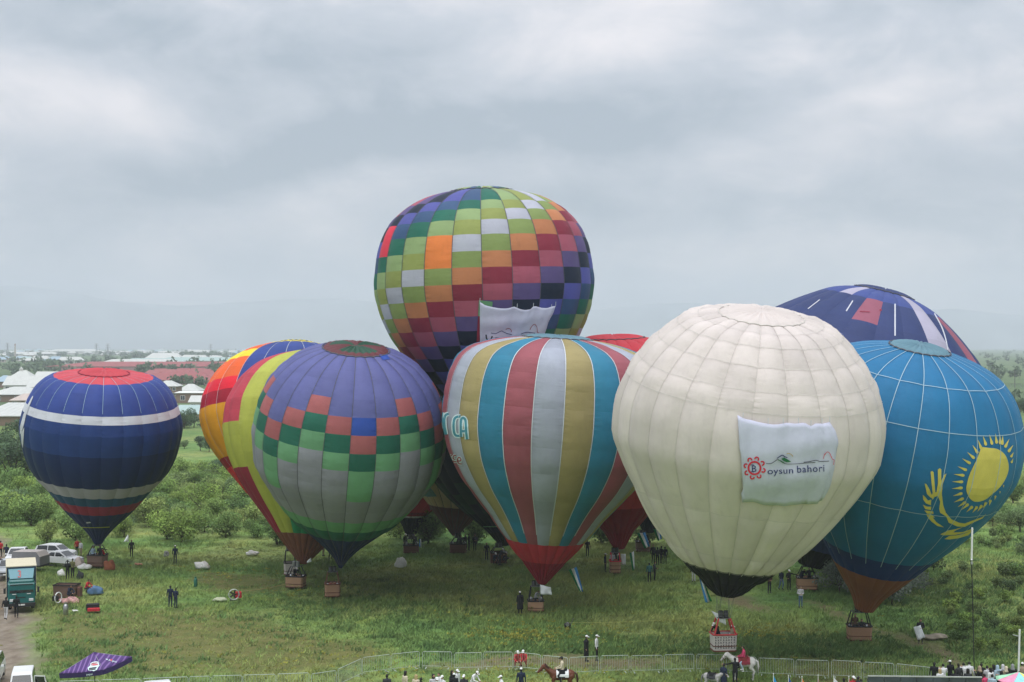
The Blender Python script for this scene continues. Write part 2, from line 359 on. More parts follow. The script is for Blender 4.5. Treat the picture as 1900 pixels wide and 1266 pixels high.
def leafmat(name, colour_fn, trans=.25, tone_amp=.16, up=.7, vary=0.0):
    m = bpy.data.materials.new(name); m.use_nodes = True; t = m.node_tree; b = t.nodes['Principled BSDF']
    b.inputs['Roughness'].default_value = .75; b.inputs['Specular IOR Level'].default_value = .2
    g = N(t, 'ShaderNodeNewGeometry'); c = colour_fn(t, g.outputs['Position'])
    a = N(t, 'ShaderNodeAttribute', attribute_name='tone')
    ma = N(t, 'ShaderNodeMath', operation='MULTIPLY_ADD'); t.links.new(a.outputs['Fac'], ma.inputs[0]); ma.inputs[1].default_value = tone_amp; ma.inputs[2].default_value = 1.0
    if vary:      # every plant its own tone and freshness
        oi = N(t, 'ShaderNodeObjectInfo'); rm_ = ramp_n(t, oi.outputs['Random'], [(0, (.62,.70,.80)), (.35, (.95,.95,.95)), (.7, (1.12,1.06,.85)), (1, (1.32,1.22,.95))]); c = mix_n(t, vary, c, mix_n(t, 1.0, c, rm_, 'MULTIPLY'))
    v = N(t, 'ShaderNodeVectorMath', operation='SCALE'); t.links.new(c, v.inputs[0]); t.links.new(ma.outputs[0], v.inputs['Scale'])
    t.links.new(v.outputs[0], b.inputs['Base Color'])
    tr = N(t, 'ShaderNodeBsdfTranslucent'); t.links.new(v.outputs[0], tr.inputs[0])
    # soft thin leaves take the light of the whole tuft: normals bent towards the sky
    s1 = N(t, 'ShaderNodeVectorMath', operation='SCALE'); t.links.new(g.outputs['Normal'], s1.inputs[0]); s1.inputs['Scale'].default_value = 1-up
    s2 = N(t, 'ShaderNodeVectorMath', operation='ADD'); t.links.new(s1.outputs[0], s2.inputs[0]); s2.inputs[1].default_value = (0, 0, up)
    s3 = N(t, 'ShaderNodeVectorMath', operation='NORMALIZE'); t.links.new(s2.outputs[0], s3.inputs[0]); t.links.new(s3.outputs[0], b.inputs['Normal'])
    mx = N(t, 'ShaderNodeMixShader'); mx.inputs[0].default_value = trans
    t.links.new(b.outputs[0], mx.inputs[1]); t.links.new(tr.outputs[0], mx.inputs[2]); t.links.new(mx.outputs[0], t.nodes['Material Output'].inputs[0])
    return m
def gblade(t, P):
    return mix_n(t, 1.0, grass_colour(t, P), (1.45, 1.38, 1.3), 'MULTIPLY')
GRASS = leafmat('grass_blades', gblade)
V, T = [], []
for (n, sd_, d0, d1, h0, h1, k) in ((36000, 1, 82, 150, .14, .62, 7), (16000, 2, 150, 235, .2, .6, 5)):
    x, y, z, h = grass_patch(n, sd_, d0, d1, h0, h1, k, .03)
    v, tn = blades(x, y, z, h, k, .16, .035, sd_+10); V.append(v); T.append(tn)
go = link('meadow_grass', tri_mesh('meadow_grass', np.concatenate(V), np.concatenate(T), GRASS)); tag(go, 'tall green meadow grass over the field', 'grass', None, 'stuff')
# darker broad-leaved weeds in drifts, and yellow mustard flowers
def wcol(t, P):
    return ramp_n(t, noise_n(t, P, .3, 3), [(.35, (0.125,0.237,0.077)), (.6, (0.175,0.294,0.088)), (.75, (0.225,0.312,0.106))])
WEED = leafmat('weed_leaves', wcol, up=.85)
def drift(px, py, rx, ry, n, seed):
    r = np.random.default_rng(seed); q = [gnd(px+r.normal(0, rx), max(700, py+r.normal(0, ry))) for _ in range(n)]
    return np.array([p.x for p in q]), np.array([p.y for p in q])
VX, VY = [], []
for i, d_ in enumerate([(1040,1195,60,6,420),(1460,1192,80,5,420),(1600,1206,120,4,380),(1250,1200,110,6,300),(640,1130,110,12,260),(820,1165,140,14,320),(180,1215,70,14,160),
           (1640,1090,50,10,260),(1750,1080,70,50,600),(1850,1040,50,60,520),(1850,1180,60,30,260),(100,1100,40,14,90),(1690,1050,40,20,240),(880,1200,60,5,160),(1560,1075,35,10,220)]):
    a, b = drift(d_[0], d_[1], d_[2]*1.2, d_[3]*1.9, int(d_[4]*.9), 100+i); VX.append(a); VY.append(b)
x, y = np.concatenate(VX), np.concatenate(VY); k_ = (soft(x, y, ROAD, .9, 11) < .2) & (np.max([soft(x, y, p, 1.6, 21) for p in SOILS], 0) < .5); x, y = x[k_], y[k_]
v, tn = blades(x, y, ground_z(x, y), RNG.uniform(.18, .48, len(x)), 16, .26, .045, 55)
wo_ = link('meadow_weeds', tri_mesh('meadow_weeds', v, tn, WEED)); tag(wo_, 'dark leafy weeds in drifts among the grass', 'weeds', None, 'stuff')
def ycol(t, P): return ramp_n(t, noise_n(t, P, 1.0, 2), [(.3, (.36,.34,.06)), (.7, (.24,.29,.06))])
FLOW = leafmat('mustard_flowers', ycol)
VX, VY = [], []
for i, d_ in enumerate([(975,1184,40,4,300),(1060,1180,60,6,140),(1410,1176,30,4,120),(430,1068,60,5,120),(960,1140,60,6,60),(560,1100,40,4,70),(900,1250,240,10,260),(480,1230,120,12,130),(1210,1172,140,8,70),(1000,1255,60,6,120)]):
    a, b = drift(d_[0], d_[1], d_[2]*1.3, d_[3]*1.8, int(d_[4]*.55), 200+i); VX.append(a); VY.append(b)
x, y = np.concatenate(VX), np.concatenate(VY); hh = RNG.uniform(.3, .7, len(x))
v, tn = blades(x, y, ground_z(x, y)+hh*.8, hh*.25, 7, .12, .05, 56)
fo_ = link('mustard_flowers', tri_mesh('mustard_flowers', v, tn, FLOW)); tag(fo_, 'small yellow mustard flowers scattered in the meadow', 'flowers', None, 'stuff')

# ------------------------------------------------------------------ far hills, one ridge behind the other
def ridge(name, Y, prof, depth, col, label, seed):
    n = 260; xs_ = np.linspace(-7000, 7000, n); pxs = CX+xs_*F/Y
    h = np.interp(pxs, [p for p, _ in prof], [CAMZ+(HY-q)*Y/F for _, q in prof])
    h = np.maximum(h+18*(fbm(xs_, xs_*0+3, 420, seed)-.5)*2, 4); vs, fs = [], []
    for j in range(7):
        t_ = j/6; sh = math.sin(t_*PI)**.9
        for i in range(n): vs.append((xs_[i]*(1+.0*t_), Y-depth/2+depth*t_, -1.5+h[i]*sh*(1+.12*(vnoise(np.array([xs_[i]]), np.array([j*90.]), 260, seed+3)[0]-.5)*(j not in (0, 6, 3)))))
    for j in range(6):
        for i in range(n-1): fs.append((j*n+i, j*n+i+1, (j+1)*n+i+1, (j+1)*n+i))
    o = link(name, mesh(name, vs, fs, mat(name, col, rough=.95, var=.25, scale=.004), smooth=True)); tag(o, label, None, None, 'structure')
ridge('far_mountain', 8600, [(-2000,560),(-300,545),(40,528),(120,540),(230,560),(330,566),(480,560),(640,556),(760,566),(1000,580),(1300,560),(1560,566),(1760,572),(1900,588),(2300,580),(4000,560)], 900, (.24,.27,.29), 'faint blue mountain ridge under the clouds', 5)  # ridge colour lightened towards the haze, so part of the haze is painted
# ------------------------------------------------------------------ haze
hz = MB(); hm = bpy.data.materials.new('haze'); hm.use_nodes = True; ht = hm.node_tree; ht.nodes.clear()
pv = ht.nodes.new('ShaderNodeVolumePrincipled'); pv.inputs['Color'].default_value = (.80, .845, .95, 1); pv.inputs['Density'].default_value = .0002
ho = ht.nodes.new('ShaderNodeOutputMaterial'); ht.links.new(pv.outputs[0], ho.inputs['Volume'])
hz.box((0, 4450, 211), (20000, 10000, 430), hm)
hzo = hz.build('haze'); tag(hzo, 'pale haze over the plain', None, None, 'stuff')
# ------------------------------------------------------------------ hot-air balloons
def pchip(xs, ys, q):
    xs = np.asarray(xs, float); ys = np.asarray(ys, float); h = np.diff(xs); d = np.diff(ys)/h; m = np.zeros_like(xs)
    for i in range(1, len(xs)-1):
        if d[i-1]*d[i] > 0:
            w1, w2 = 2*h[i]+h[i-1], h[i]+2*h[i-1]; m[i] = (w1+w2)/(w1/d[i-1]+w2/d[i])
    m[0], m[-1] = d[0], d[-1]
    k = np.clip(np.searchsorted(xs, q)-1, 0, len(xs)-2); t_ = (q-xs[k])/h[k]
    return (1+2*t_)*(1-t_)**2*ys[k]+t_*(1-t_)**2*h[k]*m[k]+t_*t_*(3-2*t_)*ys[k+1]+t_*t_*(t_-1)*h[k]*m[k+1]
BALL = {}
class Balloon:
    def __init__(s, name, label, mouth, top, Y, fwd, prof, base, gores=24, phase=0.0, rows=None, rows_t=None, rows_h=None, colour=None,
                 puff=.075, rpuff=.03, valve=50, valve_col=None, tape=None, tape_w=.05, ring_tape=None, tape_end=.985, rim=None, bow=0.0, smooth_to=None, basket=None, skirt_from=None):
        s.root = empty('hot_air_balloon', base, label, 'hot-air balloon', 'hot-air balloons on the field')
        BALL[name] = s; s.base = Vector(base); s.gores = gores; s.phase = math.radians(phase); s.tape_end = tape_end; s.rim = rim; s.bow = bow; s.puff = puff; s.rpuff = rpuff
        s.m3 = px3(*mouth, Y); Yt = Y-fwd; s.t3 = px3(*top, Yt); ax = s.m3-s.t3; s.H = ax.length; s.a = ax.normalized()
        cam_v = Vector((0, 0, CAMZ))-(s.m3+s.t3)/2; e2 = cam_v-s.a*cam_v.dot(s.a); s.e2 = e2.normalized(); s.e1 = s.a.cross(s.e2)
        if s.e1.x < 0: s.e1 = -s.e1
        # profile: fraction of the way down from the crown, radius in photo pixels
        sc = (.6*Yt+.4*Y)/F; tt = np.array([0.0]+[p[0] for p in prof]); rr = np.array([0.0]+[p[1]*sc*.978 for p in prof])
        # the profile was measured as an outline; a leaning ring's near edge hangs below its centre, so narrow the lower rings until the outline agrees
        low = np.linspace(.46, 1, 46); tq = np.concatenate([tt[tt < .45], low]); want = pchip(tt, rr, tq); rq = want.copy()
        c3 = np.array([np.array(s.t3)+np.array(s.a)*s.H*t_ for t_ in tq]); vd = c3-np.array((0, 0, CAMZ)); vd /= np.linalg.norm(vd, axis=1)[:, None]
        at_ = np.array(s.a)[None, :]*s.H-np.array(s.e2)[None, :]*(4*s.bow*(1-2*tq))[:, None]; at_ /= np.linalg.norm(at_, axis=1)[:, None]; ee = np.abs(np.sum(vd*at_, axis=1)); yy = tq*s.H
        best = None
        for c_ in np.linspace(0, .42, 22):
            for lo_, hi_ in ((.35, .75), (.40, .85), (.45, .95), (.5, .9)):
                u_ = np.clip((tq-lo_)/(hi_-lo_), 0, 1); rq_ = want*(1-c_*u_*u_*(3-2*u_)); dy = (yy[:, None]-yy[None, :])/np.maximum(rq_*ee, 1e-4)[None, :]
                sil = np.max(rq_[None, :]*np.sqrt(np.clip(1-dy*dy, 0, 1)), axis=1); er = float(np.sum(((sil-want)[tq > .45])**2))
                if best is None or er < best[0]: best = (er, rq_)
        rq = best[1]
        tt, rr = tq, rq
        ss = np.concatenate([[0], np.cumsum(np.hypot(np.diff(tt)*s.H, np.diff(rr)))]); s.smax = ss[-1]
        q = np.linspace(0, s.smax, 240); s.q = q; s.T = pchip(ss, tt, q); s.R = np.maximum(pchip(ss, rr, q), 0)
        s.vs = float(np.interp(valve*sc, s.R[:int(np.argmax(s.R))], s.q[:int(np.argmax(s.R))]))
        # row boundaries: given as photo rows down the front meridian, turned into arc length
        py = np.array([proj(s.P(0, v))[1] for v in q])
        k0 = int(np.argmin(py[:80]))
        if rows: b = [float(np.interp(r_, py[k0:], q[k0:])) for r_ in rows]
        elif rows_h: b = [float(np.interp(v, s.T, s.q)) for v in rows_h]
        else: b = [v*s.smax for v in rows_t]
        s.rows = [s.vs]+[v for v in b if v > s.vs+.1 and v < s.smax-.05]+[s.smax]
        s.polys = []; s.verts = []
        s.build(colour, valve_col, tape, tape_w, ring_tape)
        s.bvh = BVHTree.FromPolygons(s.verts, s.polys)
    def rt(s, v): return np.interp(v, s.q, s.R), np.interp(v, s.q, s.T)
    def P(s, th, v, off=0.0):
        r_, t_ = s.rt(v); t_ = float(t_); e2, a = s.e2, s.a
        if s.bow:      # the wind bends the envelope: upright at the mouth, leaning at the crown
            a = (s.a*s.H-s.e2*(4*s.bow*(1-2*t_))).normalized(); e2 = (s.e2-a*s.e2.dot(a)).normalized()
        rd = e2*math.cos(th)+s.e1*math.sin(th)
        p = s.t3+s.a*(s.H*t_)-s.e2*(4*s.bow*t_*(1-t_))+rd*float(r_)
        if off:
            r2, t2 = s.rt(min(v+.15, s.smax)); r1, t1 = s.rt(max(v-.15, 0)); dr, dt = float(r2-r1), float(t2-t1)*s.H
            n = (rd*dt-a*dr); n = n.normalized() if n.length > 1e-6 else rd
            p = p+n*off
        return p
    def build(s, colour, valve_col, tape, tape_w, ring_tape):
        dth = 2*PI/s.gores; back = MB(); env = empty('envelope', (0, 0, 0)); env.parent = s.root
        env = None; fr = []
        rr_ = random.Random(len(BALL)*31); slack = {}
        for g in range(s.gores):
            th0 = s.phase+g*dth; thm = (th0+dth/2+PI) % (2*PI)-PI
            for j in range(len(s.rows)-1):
                v0, v1 = s.rows[j], s.rows[j+1]; nu = 5; nv = max(3, min(14, int(round((v1-v0)/.5)))); k1 = rr_.uniform(.65, 1.25); k2 = rr_.uniform(.45, 1.35); sk = rr_.uniform(-.15, .15)
                vs = []
                for b in range(nv+1):
                    fv = b/nv; v = v0+(v1-v0)*fv; r_ = float(s.rt(v)[0]); gw = r_*dth
                    for a in range(nu+1):
                        fu = a/nu
                        fv2 = min(1, max(0, fv+sk*math.sin(PI*fv))); o = s.puff*gw*(math.sin(PI*fu)**.75 if 0 < fu < 1 else 0)*(1+(k1-1)*math.sin(PI*fv))
                        o += k2*s.rpuff*(math.sin(PI*fv2)**.7 if 0 < fv < 1 else 0)*min(v1-v0, 1.6)*(math.sin(PI*fu)**.5 if 0 < fu < 1 else 0)
                        vs.append(s.P(th0+dth*fu, v, o)-s.base)
                fs = [(b*(nu+1)+a, b*(nu+1)+a+1, (b+1)*(nu+1)+a+1, (b+1)*(nu+1)+a) for b in range(nv) for a in range(nu)]
                ci = colour(g, j, len(s.rows)-1, thm); o_ = len(s.verts)
                s.verts += [v+s.base for v in vs]; s.polys += [tuple(i+o_ for i in f) for f in fs]
                c = s.P(thm, (v0+v1)/2); nrm = s.P(thm, (v0+v1)/2, 1.0)-c
                if nrm.normalized().dot((Vector((0, 0, CAMZ))-c).normalized()) > -.28: fr.append((vs, fs, ci))
                else: back.add(vs, fs, ci)
        env = back.build('envelope', s.root, smooth=True); s.env = env
        s.panels = []
        for vs, fs, ci in fr:
            me = mesh('panel', vs, fs, ci, smooth=True); uvl = me.uv_layers.new(name='UVMap'); nvv = len(vs)//6
            uvs = [((i % 6)/5*.998, (i//6)/max(1, nvv-1)) for i in range(len(vs))]; lv = [l.vertex_index for l in me.loops]
            uvl.data.foreach_set('uv', [c for i in lv for c in uvs[i]]); s.panels.append(link('panel', me, env))
        if s.vs:
            m = MB(); n = s.gores*4; vs, fs, mi = [], [], []; rings = 9; mats_ = []
            for k in range(rings+1):
                f_ = k/rings; v = s.vs*f_*1.06
                for i in range(n):
                    th = s.phase+2*PI*i/n; u = (i % 4)/4; pf = .09+.16*math.sin(PI*u)*math.sin(PI*min(1, f_*1.02))**.6*(1 if f_ > .12 else 0)
                    if f_ == 1: pf = -.02
                    vs.append(s.P(th, max(v, .02), pf)-s.base)
            for k in range(rings):
                for i in range(n):
                    fs.append((k*n+i, k*n+(i+1) % n, (k+1)*n+(i+1) % n, (k+1)*n+i)); c = valve_col(i//4, (k+.5)/rings)
                    if c not in mats_: mats_.append(c)
                    mi.append(mats_.index(c))
            vo = link('parachute_valve', mesh('parachute_valve', vs, fs, mats_, mi, True), s.root); o_ = len(s.verts)
            s.verts += [v+s.base for v in vs]; s.polys += [tuple(i+o_ for i in f) for f in fs]
            m = MB(); rg = [s.P(s.phase+2*PI*i/(s.gores*4), s.vs*1.06, .05+.05*abs(math.sin(PI*i/4)))-s.base for i in range(s.gores*4)]; m.tube(rg+[rg[0]], .045, s.rim or (TDK if valve_col(0, .99) is not CREAM else TCR), 4, cap=False); m.build('valve_rim', vo)
        if tape:
            for g in range(s.gores):
                th = s.phase+g*dth
                if math.cos(th) < -.3: continue
                m = MB(); vs = []; n = 40
                for k in range(n+1):
                    v = s.vs*.95+(s.smax*s.tape_end-s.vs*.95)*k/n; r_ = max(.3, float(s.rt(v)[0])); dw = tape_w/2/r_
                    vs += [s.P(th-dw, v, .045)-s.base, s.P(th+dw, v, .045)-s.base]
                m.add(vs, [(2*k, 2*k+1, 2*k+3, 2*k+2) for k in range(n)], tape); m.build('load_tape', env)
        if ring_tape:
            for v in ring_tape(s):
                m = MB(); vs = []; n = s.gores*6
                for k in range(n):
                    th = s.phase+2*PI*k/n; fu = (k % 6)/6; gw = float(s.rt(v)[0])*dth; o = s.puff*gw*(math.sin(PI*fu)**.75 if fu else 0)+.05
                    vs += [s.P(th, v-tape_w/2, o)-s.base, s.P(th, v+tape_w/2, o)-s.base]
                m.add(vs, [(2*k, 2*k+1, (2*k+3) % (2*n), (2*k+2) % (2*n)) for k in range(n)], tape); m.build('ring_tape', env)
    # ---- flat print traced onto the fabric
    def hit(s, px, py, bvh=None):
        d = (px3(px, py, 100)-Vector((0, 0, CAMZ))).normalized()
        h = (bvh or s.bvh).ray_cast(Vector((0, 0, CAMZ)), d)
        return h[0], h[1], d
def print_on(bvh, base, parent, name, shapes, off=.03, maxe=3.5):
    """shapes: list of (polygon in photo pixels, material); each is filled, refined and laid on the cloth"""
    MBo = MB(); k = 0; last = None
    for poly, m in shapes:
        bm = bmesh.new(); vs = [bm.verts.new((x, y, 0)) for x, y in poly]
        for tri in (tessellate_polygon([[Vector((x, y, 0)) for x, y in poly]]) if len(poly) > 3 else [(0, 1, 2)]):
            try: bm.faces.new([vs[i] for i in tri])
            except ValueError: pass
        for _ in range(5):
            es = [e_ for e_ in bm.edges if e_.calc_length() > maxe]
            if not es: break
            bmesh.ops.subdivide_edges(bm, edges=es, cuts=1); bmesh.ops.triangulate(bm, faces=bm.faces[:])
        out = []; ok = True; bm.verts.index_update(); k += (m is not last); last = m
        for v in bm.verts:
            d = (px3(v.co.x, v.co.y, 100)-Vector((0, 0, CAMZ))).normalized(); h = bvh.ray_cast(Vector((0, 0, CAMZ)), d)
            if h[0] is None: out.append(None); continue
            n = h[1] if h[1].dot(d) < 0 else -h[1]
            out.append(h[0]+n*(off+.006*k)-d*.01-Vector(base))
        idx = {}; vv = []
        for i, o in enumerate(out):
            if o is not None: idx[i] = len(vv); vv.append(o)
        fs = [tuple(idx[v.index] for v in f.verts) for f in bm.faces if all(v.index in idx for v in f.verts)]
        # drop triangles that jump across a silhouette
        fs = [f for f in fs if max((vv[f[0]]-vv[f[1]]).length, (vv[f[1]]-vv[f[2]]).length, (vv[f[2]]-vv[f[0]]).length) < 1.5]
        MBo.add(vv, fs, m); bm.free()
    o = MBo.build(name, parent); o['kind'] = 'stuff'; return o
def stroke(pts, w, closed=False, taper=False):
    """outline polygons (one quad per segment plus round joints) of a pen stroke"""
    out = []; P_ = [Vector(p) for p in pts]
    if closed: P_.append(P_[0])
    n = len(P_); Lf, Rt = [], []
    for i in range(n):
        d = (P_[min(i+1, n-1)]-P_[max(i-1, 0)])
        if closed and i in (0, n-1): d = P_[1]-P_[n-2]
        d = d.normalized() if d.length else Vector((1, 0)); nn = Vector((-d.y, d.x)); ww = w/2
        if taper: ww *= max(.12, math.sin(PI*min(1, max(0, i/(n-1))))**.7) if taper is True else max(.1, 1-i/(n-1))
        Lf.append(P_[i]+nn*ww); Rt.append(P_[i]-nn*ww)
    for i in range(n-1): out.append([tuple(Lf[i]), tuple(Lf[i+1]), tuple(Rt[i+1]), tuple(Rt[i])])
    return out
def curve(pts, k=5):
    P_ = [Vector(p) for p in pts]; o = []
    for i in range(len(P_)-1):
        a, b, c, d = P_[max(i-1, 0)], P_[i], P_[i+1], P_[min(i+2, len(P_)-1)]
        for q in range(k):
            t_ = q/k; o.append(.5*((2*b)+(c-a)*t_+(2*a-5*b+4*c-d)*t_*t_+(3*b-a-3*c+d)*t_**3))
    o.append(P_[-1]); return [tuple(v) for v in o]
def text_polys(body, x, y, size, rot=0.0, shear=0.0, offset=0.0, sx=1.0, space=1.0):
    """filled letter triangles in photo pixels"""
    c = bpy.data.curves.new('lettering', 'FONT'); c.body = body; c.size = size; c.offset = offset; c.shear = shear; c.space_character = space
    c.resolution_u = 3
    o = bpy.data.objects.new('lettering', c); COL.objects.link(o); dg = bpy.context.evaluated_depsgraph_get(); dg.update()
    me = bpy.data.meshes.new_from_object(o.evaluated_get(dg)); ca, sa = math.cos(rot), math.sin(rot)
    P_ = [(x+(v.co.x*sx*ca+v.co.y*sa), y+(v.co.x*sx*sa-v.co.y*ca)) for v in me.vertices]
    out = [[P_[i] for i in p.vertices] for p in me.polygons]
    COL.objects.unlink(o); bpy.data.objects.remove(o); bpy.data.meshes.remove(me); bpy.data.curves.remove(c); return out

# ---- fabrics
CREAM = fabric('cream', 220,210,205,1.0); BLK = fabric('black', 26,27,32,1.0)
PINK = fabric('dusty_red', 160,88,98); GREY = fabric('silver_grey', 166,172,186); MUST = fabric('mustard', 166,152,104); SKYB = fabric('strong_blue', 52,130,162)
RED = fabric('red', 196,52,66); CRIM = fabric('crimson', 150,30,52); WHT = fabric('white', 214,216,226,1.0)
TURQ = fabric('turquoise', 34,116,164); NAVY = fabric('navy', 34,62,124); ORNB = fabric('burnt_orange', 150,92,62); GREYV = fabric('grey_teal', 104,142,158)
PUR = fabric('violet', 98,102,158); SALM = fabric('salmon', 172,98,100); DGR = fabric('dark_green', 36,104,86); LGR = fabric('light_green', 112,166,122)
GRY = fabric('grey', 146,148,156); COB = fabric('cobalt', 48,80,166); DRED = fabric('dark_red', 152,42,66); INK = fabric('ink_blue', 22,44,96); FOR = fabric('forest_green', 30,112,80)
BLU = fabric('royal_blue', 50,72,146); REDT = fabric('coral_red', 206,74,86); PLB = fabric('steel_blue', 34,82,122); LIL = fabric('pale_lilac', 176,172,192)
T_ = dict(bv=fabric('blue_violet', 88,92,168), st=fabric('slate_blue', 58,88,128), gr=fabric('bottle_green', 34,108,90), lg=fabric('sage', 148,172,118), ol=fabric('olive', 148,158,88),
          wh=fabric('silver', 184,186,200), og=fabric('leaf_olive', 138,156,92), orr=fabric('apricot', 196,128,88), mr=fabric('maroon', 142,48,68), pk=fabric('rose', 172,88,108), pu=fabric('purple', 98,84,134), nv=fabric('midnight', 28,40,62))
ORG = fabric('orange', 250,104,50); YEL = fabric('yellow', 250,222,50); SCAR = fabric('scarlet', 240,36,60); DCR = fabric('deep_crimson', 172,26,52); AMB = fabric('amber', 250,166,40)
BRICK = fabric('brick_red', 192,66,84); LIME = fabric('lime', 182,186,82); BROWN = fabric('brown', 128,78,62); GRN = fabric('green', 40,138,92); TAN = fabric('tan', 204,180,146); DBR = fabric('dark_brown', 110,66,66)
BRORANGE = fabric('bright_orange', 255,122,62,1.25); BRRED = fabric('bright_red', 226,60,82)
TW = mat('white_tape', (.54, .58, .62), rough=.6, var=.03); TDK = mat('dark_tape', (.10, .10, .115), rough=.7); TBL = mat('pale_blue_tape', (.34, .50, .60), rough=.6, var=.03); TCR = mat('cream_tape', (.60, .565, .525), rough=.7)
W = lambda c: (lambda g, f: c)

# white balloon with the banner
def c_white(g, j, n, th): return BLK if j >= n-2 else CREAM
B1 = Balloon('white', 'big cream white balloon with quilted panels and a printed banner', (1346,1106), (1413,580), 90.0, 2.4,
    [(.012,75),(.037,136),(.09,172),(.152,203),(.258,237),(.364,249),(.45,248),(.538,230),(.653,197),(.76,157),(.865,108),(.917,73),(.96,45),(1,18)],
    gnd(1342,1207,1.55), bow=.62, phase=1.5, rows=[620,645,682,727,765,957,1034,1062,1084], colour=c_white, puff=.075, rpuff=.06, valve=74, valve_col=W(CREAM), tape=TCR, tape_w=.032, tape_end=.89, ring_tape=lambda s: s.rows[1:-2])
def c_str(g, j, n, th):
    if j >= n-2: return CRIM if j == n-1 else RED
    return (MUST, SKYB, PINK, GREY)[g % 4]
B2 = Balloon('striped', 'balloon in vertical dusty red, grey, mustard and blue stripes with a red mouth', (1006,1084), (1035,625), 111.0, .4,
    [(.008,62),(.045,148),(.09,182),(.2,203),(.33,208),(.45,197),(.577,166),(.70,118),(.815,77),(.9,44),(.96,20),(1,7)],
    gnd(994,1133), phase=5.3, rows=[648,668,696,726,760,795,832,880,930,975,1012,1046], colour=c_str, puff=.055, rpuff=.04, valve=62, valve_col=W(GREYV), tape=TW, tape_w=.07, tape_end=.80)
def c_kaz(g, j, n, th): return ORNB if j >= n-2 else (NAVY if j == n-3 else TURQ)
B3 = Balloon('kazakh', 'turquoise balloon leaning right with a golden sun and eagle emblem', (1604,1130), (1708,641), 100.2, 4.2,
    [(.012,50),(.05,128),(.1,170),(.2,204),(.293,219),(.374,221),(.47,207),(.63,161),(.75,112),(.877,62),(.95,32),(1,19)],
    gnd(1594,1187), phase=-8.0, rows=[712,790,860,940,1040,1072,1100], colour=c_kaz, puff=.035, rpuff=.0, valve=52, valve_col=W(GREYV), tape=TBL, tape_w=.045, tape_end=.79,
    ring_tape=lambda s: [s.rows[1], s.rows[2], s.rows[4]])
VGR = fabric('dull_green', 44,82,66); VRD = fabric('dull_red', 104,56,62)
def c_pur(g, j, n, th):
    if j >= n-1: return INK
    if j == n-2: return DGR
    if j == n-3: return LGR
    k = (round((th-math.radians(-7))/(PI/12))) % 4     # four-step zigzag around the waist
    o = (1, 2, 1, 0)[k]
    d = j-4-o
    if g == PURG['b'] and j == 5: return COB
    if d < 0: return PUR
    if d == 0: return SALM
    if d == 1: return DGR
    if d == 2: return LGR
    if d == 3 and o == 2: return LGR
    return GRY
PURG = {'b': 0}
B4 = Balloon('purple', 'violet balloon with a salmon and green zigzag around a grey waist', (632,1053), (661,643), 118.0, 4.2,
    [(.012,59),(.053,106),(.114,137),(.175,157),(.27,174),(.394,181),(.5,176),(.625,151),(.76,110),(.83,74),(.9,38),(.96,14),(1,4)],
    gnd(617,1106), phase=0.5, rows=[672,691,712,742,775,808,842,874,903,930,952,970,988,1004], colour=c_pur, puff=.05, rpuff=.028, valve=58,
    valve_col=lambda g, f: (VGR if (g % 7) < 4 and f < .8 else VRD), tape=TDK, tape_w=.04)
def c_lb(g, j, n, th):
    return REDT if j == 0 else BLU if j < 4 else WHT if j == 4 else NAVY if j < 7 else INK if j == 7 else LIL if j == 8 else PLB if j == 9 else DRED if j == 10 else INK
B5 = Balloon('leftblue', 'dark blue balloon with a coral red top and a white belt', (182,1008), (193,689), 134.0, 2.2,
    [(.012,44),(.037,96),(.075,114),(.16,133),(.255,144),(.3,147),(.44,141),(.565,126),(.674,98),(.81,62),(.907,30),(.97,13),(1,8)],
    gnd(181,1050), phase=0.0, rows=[715,733,752,774,790,812,850,908,926,941,957,985], colour=c_lb, puff=.055, rpuff=.012, valve=43, valve_col=W(REDT), tape=TBL, tape_w=.03, tape_end=.325, rim=DRED)
SEQ = ('nv', 'bv', 'st', 'gr', 'lg', 'ol', 'wh', 'og', 'orr', 'mr', 'pk', 'pu')
def c_tall(g, j, n, th):
    gi = round((th-math.radians(6.5))/(PI/12))      # gore index counted from the one left of centre
    if gi == -2 and j in (4, 5): return BRORANGE
    if gi == -5 and j in (3, 4): return BRRED
    return T_[SEQ[(j+3+gi) % 12]]
B6 = Balloon('tall', 'highest balloon, a patchwork of olive, maroon, rose and navy squares in spiral rows', (906,802), (894,351), 125.0, .2,
    [(.012,58),(.035,104),(.075,141),(.13,170),(.2,190),(.3,202),(.4,206),(.5,197),(.6,178),(.7,145),(.8,107),(.9,62),(1,22)],
    px3(917,858,125.0), phase=-1.0, rows=[372,388,408,435,466,496,527,557,586,613,640,664,688,712,736,760,784], colour=c_tall, puff=.05, rpuff=.02, valve=56, valve_col=lambda g, f: (T_['ol'], T_['lg'], T_['st'], T_['gr'])[g % 4], tape=TDK, tape_w=.05)
def c_dark(g, j, n, th):
    return DGRN if (j in (7, 8, 9) and (g+j) % 3) else (BLK if j == n-1 else MIDN)
DGRN = fabric('deep_green', 26,66,50); MIDN = fabric('night_blue', 20,28,50)
B7 = Balloon('dark', 'night blue balloon with a green star pattern behind the striped balloon', (938,1012), (892,692), 137.0, 0,
    [(.012,40),(.05,88),(.15,120),(.3,140),(.45,135),(.6,112),(.75,76),(.89,35),(1,10)], gnd(925,1044), phase=2, rows_t=[.18,.26,.34,.42,.5,.56,.62,.68,.74,.80,.86,.92], colour=c_dark, puff=.05, rpuff=.01, valve=36, valve_col=W(MIDN), tape=None)
def c_orange(g, j, n, th):
    gi = round((math.degrees(th)-7)/15-.5)
    if gi >= -3 and j < 9: return YEL if j == 0 else ((BLU, SKYB)[j > 3] if gi % 3 else BLU)
    return [YEL,ORG,YEL,ORG,ORG,SCAR,DCR,AMB,AMB,AMB,DCR,SCAR,SCAR,ORG,ORNB,ORNB][min(j, 15)]
